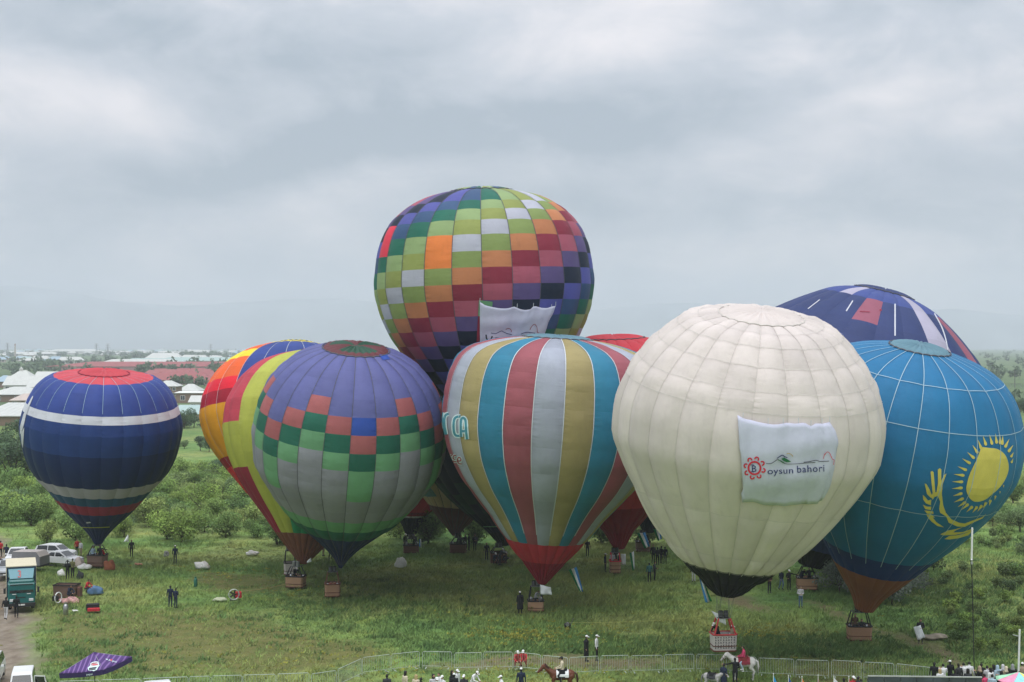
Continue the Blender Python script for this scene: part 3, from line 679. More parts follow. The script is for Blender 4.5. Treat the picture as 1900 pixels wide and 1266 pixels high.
B8 = Balloon('orange', 'orange, yellow and scarlet banded balloon with blue gores, farthest left of its cluster', (540,1004), (550,637), 131.0, -4.0,
    [(.012,42),(.045,84),(.1,122),(.2,156),(.3,172),(.38,175),(.48,165),(.6,136),(.72,98),(.85,53),(.94,24),(1,10)],
    gnd(538,1066), phase=7, rows_h=[.03,.082,.13,.185,.24,.302,.368,.45,.53,.605,.65,.72,.80,.87], colour=c_orange, puff=.045, rpuff=.01, valve=36, valve_col=W(YEL), tape=TW, tape_w=.035)
def c_rasta(g, j, n, th):
    gi = round((math.degrees(th)-6)/15-.5)
    if j >= n-2: return BROWN
    if gi <= -5: return BRICK if j < 7 else (LIME if j < 10 else DRED)
    if gi <= -3: return LIME
    if gi <= -1: return LIME if j < 10 else GRN
    return GRN
B9 = Balloon('rasta', 'red, lime yellow and green striped balloon with a brown mouth beside the violet one', (562,1047), (598,652), 122.5, -3.2,
    [(.012,42),(.045,86),(.1,124),(.2,156),(.3,170),(.38,171),(.48,162),(.6,139),(.70,110),(.80,76),(.865,55),(.93,32),(1,6)],
    gnd(549,1089), phase=6, rows_h=[.05,.10,.16,.22,.28,.335,.387,.45,.52,.585,.66,.74,.80,.863,.93], colour=c_rasta, puff=.06, rpuff=.008, valve=40, valve_col=W(RED), tape=None)
BVI = fabric('indigo', 50,64,112); BVL = fabric('violet_blue', 66,82,146); RPK = fabric('faded_pink', 158,92,112)
def c_right(g, j, n, th):
    gi = math.floor((th-math.radians(RP))/(PI/12)+.001)
    if gi in (2,) and j < 5: return LIL
    if gi == -3 and j == 0: return LIL
    if gi in (-1, 0) and False: return BVL
    if gi == -1 and j == 1: return RPK
    if gi in (-7, 4) and j in (1, 2): return RPK
    if gi == -2 and j == 3: return BVL
    return BVL if j == 0 else (BVI if j < n-1 else BLK)
RP = 1.0
B10 = Balloon('right', 'wide indigo balloon with white and faded pink panels behind the turquoise one', (1503,1050), (1642,539), 121.0, 1.0,
    [(.008,46),(.03,90),(.07,128),(.12,166),(.18,203),(.26,238),(.34,256),(.45,254),(.55,232),(.65,194),(.75,146),(.85,92),(.93,50),(1,22)],
    gnd(1497,1093), phase=RP, rows=[560,603,632,680,740,800,870,940,1000,1022], colour=c_right, puff=.045, rpuff=.012, valve=52, valve_col=W(BVI), tape=None)
B11 = Balloon('red', 'plain red balloon half hidden between the striped and cream balloons', (1149,1018), (1137,624), 130.5, 1.0,
    [(.012,60),(.04,98),(.1,126),(.2,152),(.3,164),(.42,162),(.55,142),(.68,110),(.78,78),(.85,54),(.92,28),(1,10)],
    gnd(1141,1063), phase=4, rows_t=[.2,.3,.4,.5,.6,.7,.8,.87,.93], colour=lambda g, j, n, th: RED if j < n-3 else CRIM, puff=.06, rpuff=.02, valve=56, valve_col=W(RED), tape=None)
B12 = Balloon('navy', 'navy balloon whose dark mouth shows between the red and cream balloons', (1203,988), (1222,700), 144.0, 0,
    [(.012,36),(.05,78),(.15,108),(.3,124),(.45,120),(.6,98),(.75,66),(.88,30),(.94,20),(1,9)], gnd(1193,1023), phase=0, rows_t=[.25,.4,.55,.7,.8,.88,.95], colour=lambda g, j, n, th: MIDN, puff=.05, valve=36, valve_col=W(MIDN), tape=None)
B13 = Balloon('tan', 'tan balloon with a dark brown mouth seen between the violet and striped balloons', (844,994), (862,700), 143.5, 0,
    [(.012,36),(.05,80),(.15,112),(.3,128),(.45,124),(.6,104),(.74,70),(.88,37),(.95,17),(1,5)], gnd(850,1025), phase=5, rows_t=[.25,.4,.55,.65,.74,.82,.895,.95], colour=lambda g, j, n, th: (DBR if j >= n-3 else TAN), puff=.04, valve=36, valve_col=W(TAN), tape=TDK, tape_w=.05)
B14 = Balloon('smallred', 'red balloon with a dark mouth and white ring seen under the violet one', (762,996), (772,690), 150.0, 0,
    [(.012,36),(.05,80),(.15,112),(.3,126),(.45,121),(.6,100),(.74,66),(.83,42),(.90,23),(1,7)], gnd(763,1025), phase=2, rows_t=[.25,.4,.55,.65,.74,.80,.86,.885,.895,.95], colour=lambda g, j, n, th: (MIDN if j >= n-2 else (WHT if j == n-3 else (DRED if j >= n-4 else RED))), puff=.04, valve=36, valve_col=W(RED), tape=None)
# ------------------------------------------------------------------ banners and lettering on the balloons
INKB = mat('print_navy', rgb(36,46,104), rough=.7, var=.02); INKR = mat('print_red', rgb(204,38,60), rough=.7, var=.02); INKG = mat('print_green', rgb(36,110,70), rough=.7, var=.02)
INKD = mat('print_dark', rgb(40,44,52), rough=.7, var=.02); INKT = mat('print_teal', rgb(70,140,156), rough=.7, var=.02); INKW = mat('print_white', rgb(206,226,228), rough=.7, var=.02)
INKY = mat('print_ochre', rgb(190,160,90), rough=.7, var=.02); INKM = mat('print_maroon', rgb(150,50,60), rough=.7, var=.02)
GOLD = mat('print_gold', rgb(206,192,92,1.0), rough=.7, var=.06, scale=1.5); BANNER = mat('banner_cloth', rgb(206,208,228,1.0), rough=.75, var=.03, bump=.15, bscale=2, trans=.12)
def banner(ball, name, label, edge_t, edge_b, nx=26, ny=18, off=.16, seed=1, group=None, right=None):
    """cloth hung on the balloon between its photo outline's top and bottom edges (point lists left to right)"""
    r = random.Random(seed); P_ = []
    T0 = np.array(edge_t, float); B0 = np.array(edge_b, float)
    for j in range(ny+1):
        for i in range(nx+1):
            u, v = i/nx, j/ny
            a = [np.interp(u, np.linspace(0, 1, len(T0)), T0[:, k]) for k in (0, 1)]; b = [np.interp(u, np.linspace(0, 1, len(B0)), B0[:, k]) for k in (0, 1)]
            x = a[0]*(1-v)+b[0]*v; y = a[1]*(1-v)+b[1]*v
            if right: x += float(np.interp(v, [q[0] for q in right], [q[1] for q in right]))*u**2.2
            h, n, d = ball.hit(x, y)
            if h is None: h, n, d = ball.hit(x-(x-CX)*.004, y+2)
            n = n if n.dot(d) < 0 else -n
            fold = .10*math.sin(u*23+2*v)*(.3+.7*u)*(.25+v)*.6+.05*math.sin(u*51+v*9)*u+.03*math.sin(v*17+u*5)
            P_.append(h+n*(off+fold))
    vs = P_; fs = [(j*(nx+1)+i, j*(nx+1)+i+1, (j+1)*(nx+1)+i+1, (j+1)*(nx+1)+i) for j in range(ny) for i in range(nx)]
    c = vs[nx//2]; o = link(name, mesh(name, [v-c for v in vs], fs, BANNER, smooth=True), None, c); tag(o, label, 'banner', group)
    sm = o.modifiers.new('thickness', 'SOLIDIFY'); sm.thickness = .012; sm.offset = 1 if o.data.polygons[0].normal.y > 0 else -1
    return o, BVHTree.FromPolygons(vs, fs), c, vs
bn, bbvh, bc, bvs = banner(B1, 'banner', 'white banner with a red flower emblem and blue lettering tied across the cream balloon',
    [(1368,771),(1380,778),(1397,781),(1416,786),(1437,789),(1457,785),(1475,787),(1490,785),(1502,791),(1512,786),(1524,787),(1537,784)],
    [(1379,930),(1396,929),(1414,933),(1432,935),(1450,936),(1470,932),(1488,933),(1506,931),(1518,929),(1524,925)], off=.16, right=[(0,0),(.12,12),(.28,20),(.45,18),(.62,16),(.8,12),(1,0)])
def txt(b, *a, m=INKB, **k): return [(p, m) for p in text_polys(b, *a, **k)]
def st(m, pts, w, **k): return [(p, m) for p in stroke(pts, w, **k)]
sh = []
cx_, cy_ = 1400.0, 868.5; ring = [(cx_+11.2*math.cos(q), cy_+11.6*math.sin(q)) for q in np.linspace(0, 2*PI, 25)[:-1]]
sh += st(INKR, ring, 3.4, closed=True)
for k in range(8):
    q = k*PI/4+.25; px_, py_ = cx_+16.6*math.cos(q), cy_+17.2*math.sin(q)
    arc = [(px_+3.4*math.cos(q+z), py_+3.4*math.sin(q+z)) for z in np.linspace(-1.9, 2.3, 12)]
    sh += st(INKR, arc, 2.6)
# the serif capital in the ring
sh += txt('B', 1394.2, 875.6, 17.5, rot=-.02, m=INKB)
sh += st(INKB, [(1393,862.6),(1399,862.6)], 1.2)+st(INKB, [(1393,875.4),(1399,875.4)], 1.2)
sh += txt('oysun', 1423.5, 880.0, 16.8, rot=-.035, m=INKB, offset=.012, sx=1.2, space=1.04)
sh += txt('bahori', 1478.0, 877.2, 18.8, rot=-.045, m=INKB, offset=.035, space=1.08)
sh += st(INKD, curve([(1421,860),(1430,860),(1437,856),(1442,852.5),(1447,855),(1453,859),(1462,861),(1480,860.5),(1496,859),(1512,858)], 4), 1.0)
sh += st(INKB, curve([(1441,850.5),(1446,847),(1451,844.5),(1455,847),(1461,849)], 4), 1.5)
sh += [([(1449,851),(1454,848.5),(1461,852),(1468,856.5),(1460,857.5),(1453,855)], INKG)]
sh += st(INKG, curve([(1443,853),(1448,855),(1455,859.5)], 4), 1.4)+st(INKY, curve([(1459,842),(1464,841),(1469,844),(1471,847)], 4), 1.2)
sh += st(INKD, curve([(1490,857.5),(1500,856.5),(1512,854),(1522,856),(1538,855.5)], 4), 1.2)
sh += st(INKR, curve([(1527,851),(1529,844),(1533,838.5),(1538,840),(1541,846),(1543,852),(1546,853),(1545.5,862)], 4), 1.0)
print_on(bbvh, bc, bn, 'printed_emblem', sh, off=.02, maxe=4)
for i in (2, 8, 11, 15, 19, 23, 26):
    m = MB(); p = bvs[i]-bc; m.tube([p, p+Vector((.02, .05, .32))], .018, TW, 4); m.build('tie_cord', bn)
bn2, bbvh2, bc2, bvs2 = banner(B6, 'banner', 'white banner with dark mountain line lettering on the tall patchwork balloon',
    [(890,560),(901,566),(913,569),(925,571.5),(940,572),(953,568),(964,573),(974,575),(984,573),(990,567),(1003,571),(1015,571),(1029,567)],
    [(890,648),(905,648),(930,648),(955,648),(980,648),(998,648)], off=.14, seed=4)
sh = st(INKD, curve([(902,621),(903,628),(907,631.5),(911,629),(913.5,624)], 4), 2.4)+st(INKD, [(918,627.5),(926,627)], 2.0)
sh += txt('z', 917.5, 638, 14, m=INKD, offset=.02)
sh += st(INKB, curve([(911,618),(920,619),(930,614),(934,616),(941,619),(950,621)], 4), 1.1)+st(INKM, curve([(938,611),(944,609.5),(948,612),(949,616)], 4), 1.1)
sh += st(INKB, curve([(966,620),(976,616.5),(984,617),(992,618)], 4), 1.1)+st(INKM, curve([(983,612),(986,606),(991.5,601.5),(995,606),(996.5,612),(997,617),(1000,617)], 4), 1.0)
print_on(bbvh2, bc2, bn2, 'printed_emblem', sh, off=.02, maxe=4)
for i in (0, 12, 19, 25, 26):
    m = MB(); p = bvs2[i]-bc2; m.tube([p, p+Vector((.02, .05, .35))], .02, TW, 4); m.build('tie_cord', bn2)
# patch of light green and red cloth tucked behind that banner
print_on(B6.bvh, B6.base, B6.env, 'coloured_patch', [([(888.5,557),(914,560),(913,575),(893,575),(893,588),(887,586)], LGR), ([(887,586),(894,588),(893,640),(884,640)], DRED)], off=.05, maxe=5)

# sun and eagle on the turquoise balloon
def s2(p): return (1690+p[0]/5.276, 780+p[1]/5.276)         # measured on an enlargement
def s3(p): return (1640+p[0]/5.754, 840+p[1]/5.754)
sh = []
sunp = [(1040,0-60),(1120,-50),(1200,-40),(1270,0),(1310,60),(1328,130),(1325,200),(1300,270),(1262,335),(1210,395),(1140,455),(1080,500),(1010,522),(950,515),(905,470),(878,400),(885,330),(910,240),(950,150),(990,70)]
sh.append(([s3(p) for p in curve(sunp+[sunp[0]], 3)[:-1]], GOLD))
rays = [((455,450),(548,490)),((498,372),(585,425)),((415,527),(525,540)),((400,600),(512,602)),((398,668),(508,660)),((408,740),(505,712)),((418,802),(518,760)),((455,848),(540,795)),((490,878),(565,815)),
        ((540,900),(605,838)),((600,905),(650,840)),((648,895),(695,828)),((700,860),(738,800)),((765,835),(780,775)),((818,780),(828,735)),((868,720),(872,692)),((905,660),(905,632)),
        ((548,310),(622,375)),((600,240),(655,325)),((655,190),(690,285)),((703,150),(735,248)),((765,138),(795,240)),((825,130),(838,230)),((868,132),(872,238)),((898,145),(892,242)),
        ((962,180),(918,268)),((1000,240),(950,312)),((1005,310),(975,362)),((1000,370),(980,418))]
for tip, base in rays:
    a, b = Vector(s2(tip)), Vector(s2(base)); d = b-a; l_ = d.length; d.normalize(); n_ = Vector((-d.y, d.x)); w_ = max(.9, min(2.7, l_*.20))
    sh.append(([tuple(a)]+[tuple(a+d*l_*t_+n_*w_*q) for t_, q in ((.5,.55),(.8,1),(.95,.75))]+[tuple(b)]+[tuple(a+d*l_*t_-n_*w_*q) for t_, q in ((.95,.75),(.8,1),(.5,.55))], GOLD))
for poly in [[(498,205),(515,195),(530,210),(540,330),(548,430),(520,430),(508,330)],
             [(575,180),(595,165),(612,180),(610,300),(640,240),(668,222),(650,270),(625,340),(618,440),(632,560),(660,640),(720,710),(800,745),(860,755),(950,720),(1050,685),(1090,650),(1050,700),(960,740),(860,790),(780,785),(690,745),(665,680),(600,640),(590,600),(600,520),(575,460),(540,470),(520,500),(500,470),(520,430),(560,420),(575,330)],
             [(435,330),(455,335),(490,400),(510,450),(500,480),(460,440)],[(416,450),(440,470),(470,510),(505,500),(500,560),(450,540),(420,500)],
             [(416,555),(460,575),(505,575),(500,610),(440,600)],[(432,615),(490,620),(525,625),(530,650),(460,650)],[(450,655),(500,655),(545,690),(520,690),(560,740),(640,795),(570,780),(510,735),(470,690)],
             [(600,870),(680,830),(760,815),(850,790),(760,830),(740,850),(840,845),(940,810),(960,815),(880,850),(760,875),(640,880)],[(645,920),(700,885),(780,880),(880,855),(960,815),(900,880),(800,910),(700,925)]]:
    sh.append(([s3(p) for p in poly], GOLD))
print_on(B3.bvh, B3.base, B3.env, 'sun_and_eagle_emblem', sh, off=.02, maxe=4)

# lettering on the striped balloon
def s4(p): return (810+p[0]/9.04, 740+p[1]/9.04)
sh = []
strokes = [[(405,300),(365,300),(320,320),(297,370),(290,460),(300,560),(330,615),(405,622)], [(415,640),(412,500),(412,420),(420,350),(450,320),(485,350),(495,420),(500,520),(515,680)], [(430,545),(480,545)],
           [(210,255),(165,270),(140,320),(135,400),(145,500),(165,600)], [(100,230),(95,330),(110,460),(135,600)]]
for s_ in strokes: sh += st(INKW, [s4(p) for p in curve(s_, 3)], 8.4)
for s_ in strokes: sh += st(INKT, [s4(p) for p in curve(s_, 3)], 4.4)
sm_ = [[(335,945),(300,950),(285,985),(300,1010),(335,1020),(340,1050),(300,1050)], [(365,1040),(415,1035),(405,990),(370,985),(360,1040),(385,1085),(430,1090)], [(262,945),(245,960),(262,1010),(285,1040)]]
for s_ in sm_: sh += st(INKW, [s4(p) for p in curve(s_, 3)], 5.0)
for s_ in sm_: sh += st(INKM, [s4(p) for p in curve(s_, 3)], 2.4)
print_on(B2.bvh, B2.base, B2.env, 'lettering', sh, off=.02, maxe=3)
# white strokes on the indigo balloon, star patch on the violet one, chevron on the dark blue one
sh = []
def s5(p): return (1440+p[0]/4.634, 520+p[1]/4.634)
for s_, w_ in [([(375,170),(275,248)],1.6),([(660,178),(603,268)],2.2),([(1022,205),(1022,480)],2.6),([(1360,288),(1420,400),(1455,500),(1475,600)],2.2),([(1600,360),(1680,430)],1.4)]:
    sh += st(WHT, [s5(p) for p in curve(s_, 4)], w_)
sh += st(DRED, [s5((720,270)), s5((805,275))], 1.2)+[([s5((889,252)), s5((908,252)), s5((908,266)), s5((889,266))], DRED)]
print_on(B10.bvh, B10.base, B10.env, 'painted_stroke', sh, off=.02, maxe=4)
print_on(B4.bvh, B4.base, B4.env, 'repair_patch', [([(703,659),(717,658),(724,667),(710,669)], COB)], off=.03, maxe=5)
print_on(B5.bvh, B5.base, B5.env, 'mouth_print', [([(160,968.5),(167,968),(169,970),(161,971)], WHT)]+[(p, LIME) for p in stroke([(152,978),(165,978.6),(185,978.5),(203,977.5)], 1.6)], off=.03, maxe=4)
print_on(B5.bvh, B5.base, B5.env, 'chevron', [([(38,792),(44,770),(53,750),(61,735),(62.5,737),(55,755),(49,772),(46,786),(41,803),(38,806)], WHT), ([(39.5,806),(46,793),(45,810),(43.5,832),(41,822)], WHT)], off=.05, maxe=3)
print_on(B13.bvh, B13.base, B13.env, 'painted_eye', [([(781,914),(790,903),(797,903),(805,912),(811,921),(795,922),(785,920)], GREYV)], off=.03, maxe=5)
print_on(B12.bvh, B12.base, B12.env, 'mouth_ring', [(p, WHT) for p in stroke([(1203,954),(1219,955.5)], 2.2)], off=.03, maxe=5)
print_on(B7.bvh, B7.base, B7.env, 'mouth_ring', [(p, LGR) for p in stroke([(897,977),(922,977)], 1.6)], off=.03, maxe=5)
# ------------------------------------------------------------------ baskets, burners and cables
def wicker(name, c, c2):
    if name in MATS: return MATS[name]
    m = bpy.data.materials.new(name); m.use_nodes = True; t = m.node_tree; b = t.nodes['Principled BSDF']; b.inputs['Roughness'].default_value = .7
    tc_ = N(t, 'ShaderNodeTexCoord'); wv = N(t, 'ShaderNodeTexWave', bands_direction='Z'); wv.inputs['Scale'].default_value = 5.5; wv.inputs['Distortion'].default_value = 1.5
    t.links.new(tc_.outputs['Object'], wv.inputs[0]); t.links.new(ramp_n(t, wv.outputs['Fac'], [(0, c2), (.6, c)]), b.inputs['Base Color']); MATS[name] = m
    bp_ = N(t, 'ShaderNodeBump'); bp_.inputs['Strength'].default_value = .6; bp_.inputs['Distance'].default_value = .03; t.links.new(wv.outputs['Fac'], bp_.inputs['Height']); t.links.new(bp_.outputs[0], b.inputs['Normal'])
    return m
WK = wicker('wicker', rgb(178,138,108), rgb(126,94,72)); WKD = wicker('dark_wicker', rgb(120,80,66), rgb(80,52,44)); WKW = wicker('white_wicker', rgb(206,200,196), rgb(160,152,146)); WKG = wicker('grey_wicker', rgb(130,104,92), rgb(90,70,62)); WKO = wicker('orange_wicker', rgb(188,150,118), rgb(142,108,84))
CABLE = mat('steel_cable', (.14,.145,.15), rough=.5, metal=.5); LEA = mat('brown_leather', rgb(96,58,40), rough=.6); REDP = mat('red_padding', rgb(178,58,60), rough=.6); BLKP = mat('black_padding', rgb(34,34,38), rough=.7); BLUEP = mat('blue_padding', rgb(60,70,120), rough=.6)
def basket(ball, wk, pad, w=1.6, d=1.2, h=1.08, rz=0.0, frame_h=2.05, burner_m=None, nc=8, frame_w=.75, bands=1):
    r = ball.root; r.rotation_euler = (0, 0, 0); M = Matrix.Rotation(rz, 3, 'Z')
    m = MB(); n = 0
    # hollow body: outer wall flares slightly, inner wall, floor
    def ringv(wx, dy, z): 
        b = .12; return [M @ Vector(p) for p in ((-wx+b,-dy,z),(wx-b,-dy,z),(wx,-dy+b,z),(wx,dy-b,z),(wx-b,dy,z),(-wx+b,dy,z),(-wx,dy-b,z),(-wx,-dy+b,z))]
    W2, D2 = w/2, d/2; rs = [ringv(W2*.94, D2*.94, .06), ringv(W2*.97, D2*.97, h*.5), ringv(W2, D2, h), ringv(W2-.07, D2-.07, h), ringv(W2-.1, D2-.1, .12)]
    vs = [v for q in rs for v in q]; fs = [tuple(range(7, -1, -1))]
    for k in range(4):
        for i in range(8): fs.append((k*8+i, k*8+(i+1) % 8, k*8+8+(i+1) % 8, k*8+8+i))
    fs.append(tuple(range(32, 40))); m.add(vs, fs, wk); body = m.build('basket', r)
    m = MB(); rim = ringv(W2, D2, h+.02); m.tube(rim+[rim[0]], .055, pad, 6); m.build('rim', body)
    m = MB(); lo = ringv(W2*.95, D2*.95, .06); m.tube(lo+[lo[0]], .05, LEA, 6); m.build('base_runner', body)
    for k in range(bands):
        m = MB(); zz = h*(.35+.3*k); q = ringv(W2*.985, D2*.985, zz); m.tube(q+[q[0]], .028, LEA, 5); m.build('band', body)
    for sx_ in (-1, 1):
        for sy_ in (-1, 1):
            m = MB(); m.tube([M @ Vector((sx_*(W2-.08), sy_*(D2-.08), h)), M @ Vector((sx_*frame_w/2, sy_*frame_w/2*.8, frame_h))], .06 if pad is REDP else .045, pad, 6); m.build('upright', r)
    m = MB(); c4 = [M @ Vector((sx_*frame_w/2, sy_*frame_w/2*.8, frame_h)) for sx_, sy_ in ((-1,-1),(1,-1),(1,1),(-1,1))]
    m.tube(c4+[c4[0]], .03, CABLE, 6); m.tube([c4[0].lerp(c4[3], .5), c4[1].lerp(c4[2], .5)], .025, CABLE, 5); fr = m.build('burner_frame', r)
    for sx_ in (-.17, .17):
        m = MB(); c_ = M @ Vector((sx_, 0, frame_h)); m.lathe([(.06,-.05),(.13,0),(.155,.06),(.155,.42),(.13,.44),(.12,.40)], burner_m or BLKP, c_, 12)
        for q in range(4): m.lathe([(.162,.08+q*.09),(.172,.10+q*.09),(.162,.12+q*.09)], CABLE, c_, 12)
        m.build('burner', fr)
    mo = ball.m3-ball.base; rm = float(ball.rt(ball.smax)[0])
    for k in range(nc):
        th = 2*PI*(k+.5)/nc; p = ball.P(th, ball.smax)-ball.base
        c_ = min(c4, key=lambda q: (Vector((q.x, q.y, 0))-Vector((p.x-mo.x, p.y-mo.y, 0))*3).length)
        m = MB(); m.tube([c_, p], .009, CABLE, 4, cap=False); m.build('suspension_cable', r)
    for sx_ in (-1, 1):            # gas bottles strapped inside the corners
        m = MB(); c_ = M @ Vector((sx_*(W2-.24), D2-.24, .14)); m.lathe([(.12,0),(.15,.04),(.15,.78),(.1,.88),(.05,.9)], STEEL, c_, 10); m.build('gas_bottle', body)
    return body
bw = basket(B1, WKW, REDP, 1.55, 1.15, 1.08, rz=.10, frame_h=2.1)
# rows of small dark printed letters on the white basket
m = MB(); Mz = Matrix.Rotation(.10, 3, 'Z')
for r_ in range(5):
    for c_ in range(8):
        for p in text_polys('KPRA'[(c_+r_) % 4], 0, 0, .16, offset=.004):
            vs = [Mz @ Vector((-.68+c_*.172+q[0], -.575*(.94+.06*(.22+r_*.165)/1.08)-.014, .22+r_*.165-q[1])) for q in p]
            m.add(vs, [tuple(range(len(vs)))], INKD)
m.build('printed_letters', bw)['kind'] = 'stuff'
basket(B2, WKO, BLKP, 1.25, 1.1, .8, rz=.05, frame_h=1.95)
basket(B3, WK, BLKP, 1.66, 1.25, 1.02, rz=-.06, frame_h=2.0, frame_w=1.0)
basket(B4, WK, LEA, 1.3, 1.2, 1.05, rz=.12, frame_h=2.05)
basket(B5, WKG, BLKP, 1.7, 1.3, 1.05, rz=-.1, frame_h=1.95)
basket(B6, WK, BLKP, 1.6, 1.2, 1.05)
basket(B7, WKD, BLKP, 1.6, 1.2, 1.0, rz=.1, frame_h=1.5)
basket(B8, WKW, BLKP, 1.1, 1.1, 1.1, rz=.2, frame_h=2.2, burner_m=BLKP)
basket(B9, WKO, BLKP, 1.6, 1.2, .95, rz=-.18, frame_h=1.8, burner_m=STEEL)
basket(B10, WKO, BLKP, 1.75, 1.3, 1.0, rz=-.08, frame_h=1.95)
basket(B11, WKO, BRRED, 1.0, 1.0, 1.1, rz=.05, frame_h=1.9, bands=2)
basket(B12, WKG, BLKP, 1.5, 1.2, 1.0, rz=0, frame_h=1.7)
basket(B13, WKD, BLKP, 1.7, 1.2, .9, rz=0, frame_h=1.5)
basket(B14, WKD, BLKP, 1.55, 1.2, .75, rz=0, frame_h=1.4)
# ------------------------------------------------------------------ people: one continuous skin per pose, clothes in their own materials
def seg_label(p, segs):
    best, bl = 1e9, None
    for a, b, ra, rb, lab in segs:
        d = b-a; t_ = max(0, min(1, (p-a).dot(d)/max(d.length_squared, 1e-9))); q = (p-(a+d*t_)).length-(ra+(rb-ra)*t_)
        if q < best: best, bl = q, lab
    return bl
LAB = {'skin': 0, 'hair': 1, 'top': 2, 'leg': 3, 'shoe': 4}
def remesh(name, mb, vox):
    o = link(name+'_src', mb.mesh(name+'_src')); r = o.modifiers.new('r', 'REMESH'); r.mode = 'VOXEL'; r.voxel_size = vox
    sm = o.modifiers.new('s', 'SMOOTH'); sm.iterations = 3; sm.factor = .5
    dg = bpy.context.evaluated_depsgraph_get(); dg.update(); me = bpy.data.meshes.new_from_object(o.evaluated_get(dg)); me.name = name
    src = o.data; bpy.data.objects.remove(o); bpy.data.meshes.remove(src); return me
DUMMY = mat('plain', (.2, .2, .2))
def capsule(m, a, b, ra, rb, n=9):
    a, b = Vector(a), Vector(b); d = (b-a).normalized()
    m.tube([a-d*ra*.8, a-d*ra*.5, a, a.lerp(b, .5), b, b+d*rb*.5, b+d*rb*.8], [ra*.45, ra*.85, ra, (ra+rb)/2*1.02, rb, rb*.85, rb*.45], DUMMY, n)
def body(name, J, female=False):
    V_ = lambda k: Vector(J[k]); m = MB(); segs = []
    def limb(a, b, ra, rb, lab): capsule(m, a, b, ra, rb); segs.append((Vector(a), Vector(b), ra, rb, lab))
    pel, che, nek, hed = V_('pelvis'), V_('chest'), V_('neck'), V_('head')
    up = (che-pel).normalized(); sh = (V_('shR')-V_('shL')).normalized(); fw = sh.cross(up)
    # torso: stacked ellipses pelvis - waist - chest - shoulders
    st_ = [(pel-up*.10, .145, .105), (pel, .165, .12), (pel.lerp(che, .35), .145, .105), (pel.lerp(che, .75), .17, .12), (che+up*.05, .185, .11), (che+up*.11, .13, .075), (nek, .058, .06)]
    vs = []; n = 12
    for c, a, b in st_:
        for k in range(n): t_ = 2*PI*k/n; vs.append(c+sh*a*math.cos(t_)+fw*b*math.sin(t_))
    fs = [(i*n+k, i*n+(k+1) % n, (i+1)*n+(k+1) % n, (i+1)*n+k) for i in range(len(st_)-1) for k in range(n)]
    fs += [tuple(range(n-1, -1, -1)), tuple(range((len(st_)-1)*n, len(st_)*n))]; m.add(vs, fs, DUMMY)
    segs += [(pel+up*.05, che+up*.06, .17, .17, 'top'), (pel-up*.1, pel+up*.0, .16, .165, 'leg')]
    hu = (hed-nek).normalized(); hf = V_('face').normalized(); hs = hu.cross(hf).normalized()
    capsule(m, nek-hu*.02, hed, .055, .06); segs.append((nek+hu*.03, hed-hu*.05, .055, .06, 'skin'))
    vs = []; n = 12; rows_ = 8
    for i in range(rows_+1):
        ph = PI*i/rows_
        for k in range(n):
            t_ = 2*PI*k/n; x, y, z = math.sin(ph)*math.cos(t_), math.sin(ph)*math.sin(t_), math.cos(ph)
            jaw = 1-.25*max(0, -z)
            vs.append(hed+hs*x*.078*jaw+hf*(y*.098*jaw)+hu*z*.118)
    fs = [(i*n+k, (i+1)*n+k, (i+1)*n+(k+1) % n, i*n+(k+1) % n) for i in range(rows_) for k in range(n)]; m.add(vs, fs, DUMMY)
    capsule(m, hed+hf*.085-hu*.005, hed+hf*.112-hu*.03, .014, .018, 6)            # nose
    for q in (-1, 1): capsule(m, hed+hs*q*.078+hu*.015, hed+hs*q*.082-hu*.03, .018, .014, 6)   # ears
    segs += [(hed+hf*.035-hu*.05, hed+hf*.035+hu*.02, .085, .09, 'skin'), (hed-hf*.03+hu*.01, hed-hf*.01+hu*.05, .095, .098, 'hair')]
    for s_ in 'LR':
        limb(J['sh'+s_], J['el'+s_], .062, .047, 'top'); limb(J['el'+s_], J['wr'+s_], .047, .034, 'top')
        w_, e_ = V_('wr'+s_), V_('el'+s_); d = (w_-e_).normalized(); side = d.cross(Vector((0, 1, .2))).normalized() if abs(d.y) < .9 else Vector((1, 0, 0))
        pa = w_+d*.045; capsule(m, w_, pa, .03, .038, 7); segs.append((w_+d*.01, w_+d*.1, .033, .04, 'skin'))
        pn = d.cross(side).normalized()
        for q, ln in ((-1.5, .055), (-.5, .072), (.5, .068), (1.5, .05)):
            b0 = pa+d*.025+side*q*.018; capsule(m, b0, b0+d*ln+pn*.018, .0105, .009, 6)
        capsule(m, w_+d*.02+side*.03, w_+d*.06+side*.065, .0125, .011, 6)
        segs.append((pa, pa+d*.1, .03, .03, 'skin'))
        limb(J['hip'+s_], J['kn'+s_], .088, .06, 'leg'); limb(J['kn'+s_], J['an'+s_], .06, .042, 'leg')
        an, to = V_('an'+s_), V_('to'+s_); capsule(m, an-(to-an)*.25+Vector((0, 0, -.03)), to, .043, .036); segs.append((an, to, .05, .04, 'shoe'))
    me = remesh(name, m, .021)
    mi = [LAB[seg_label(Vector(p.center), segs)] for p in me.polygons]
    me.materials.clear()
    for _ in range(5): me.materials.append(DUMMY)
    me.polygons.foreach_set('material_index', mi); me.polygons.foreach_set('use_smooth', [True]*len(mi)); me.update()
    return me
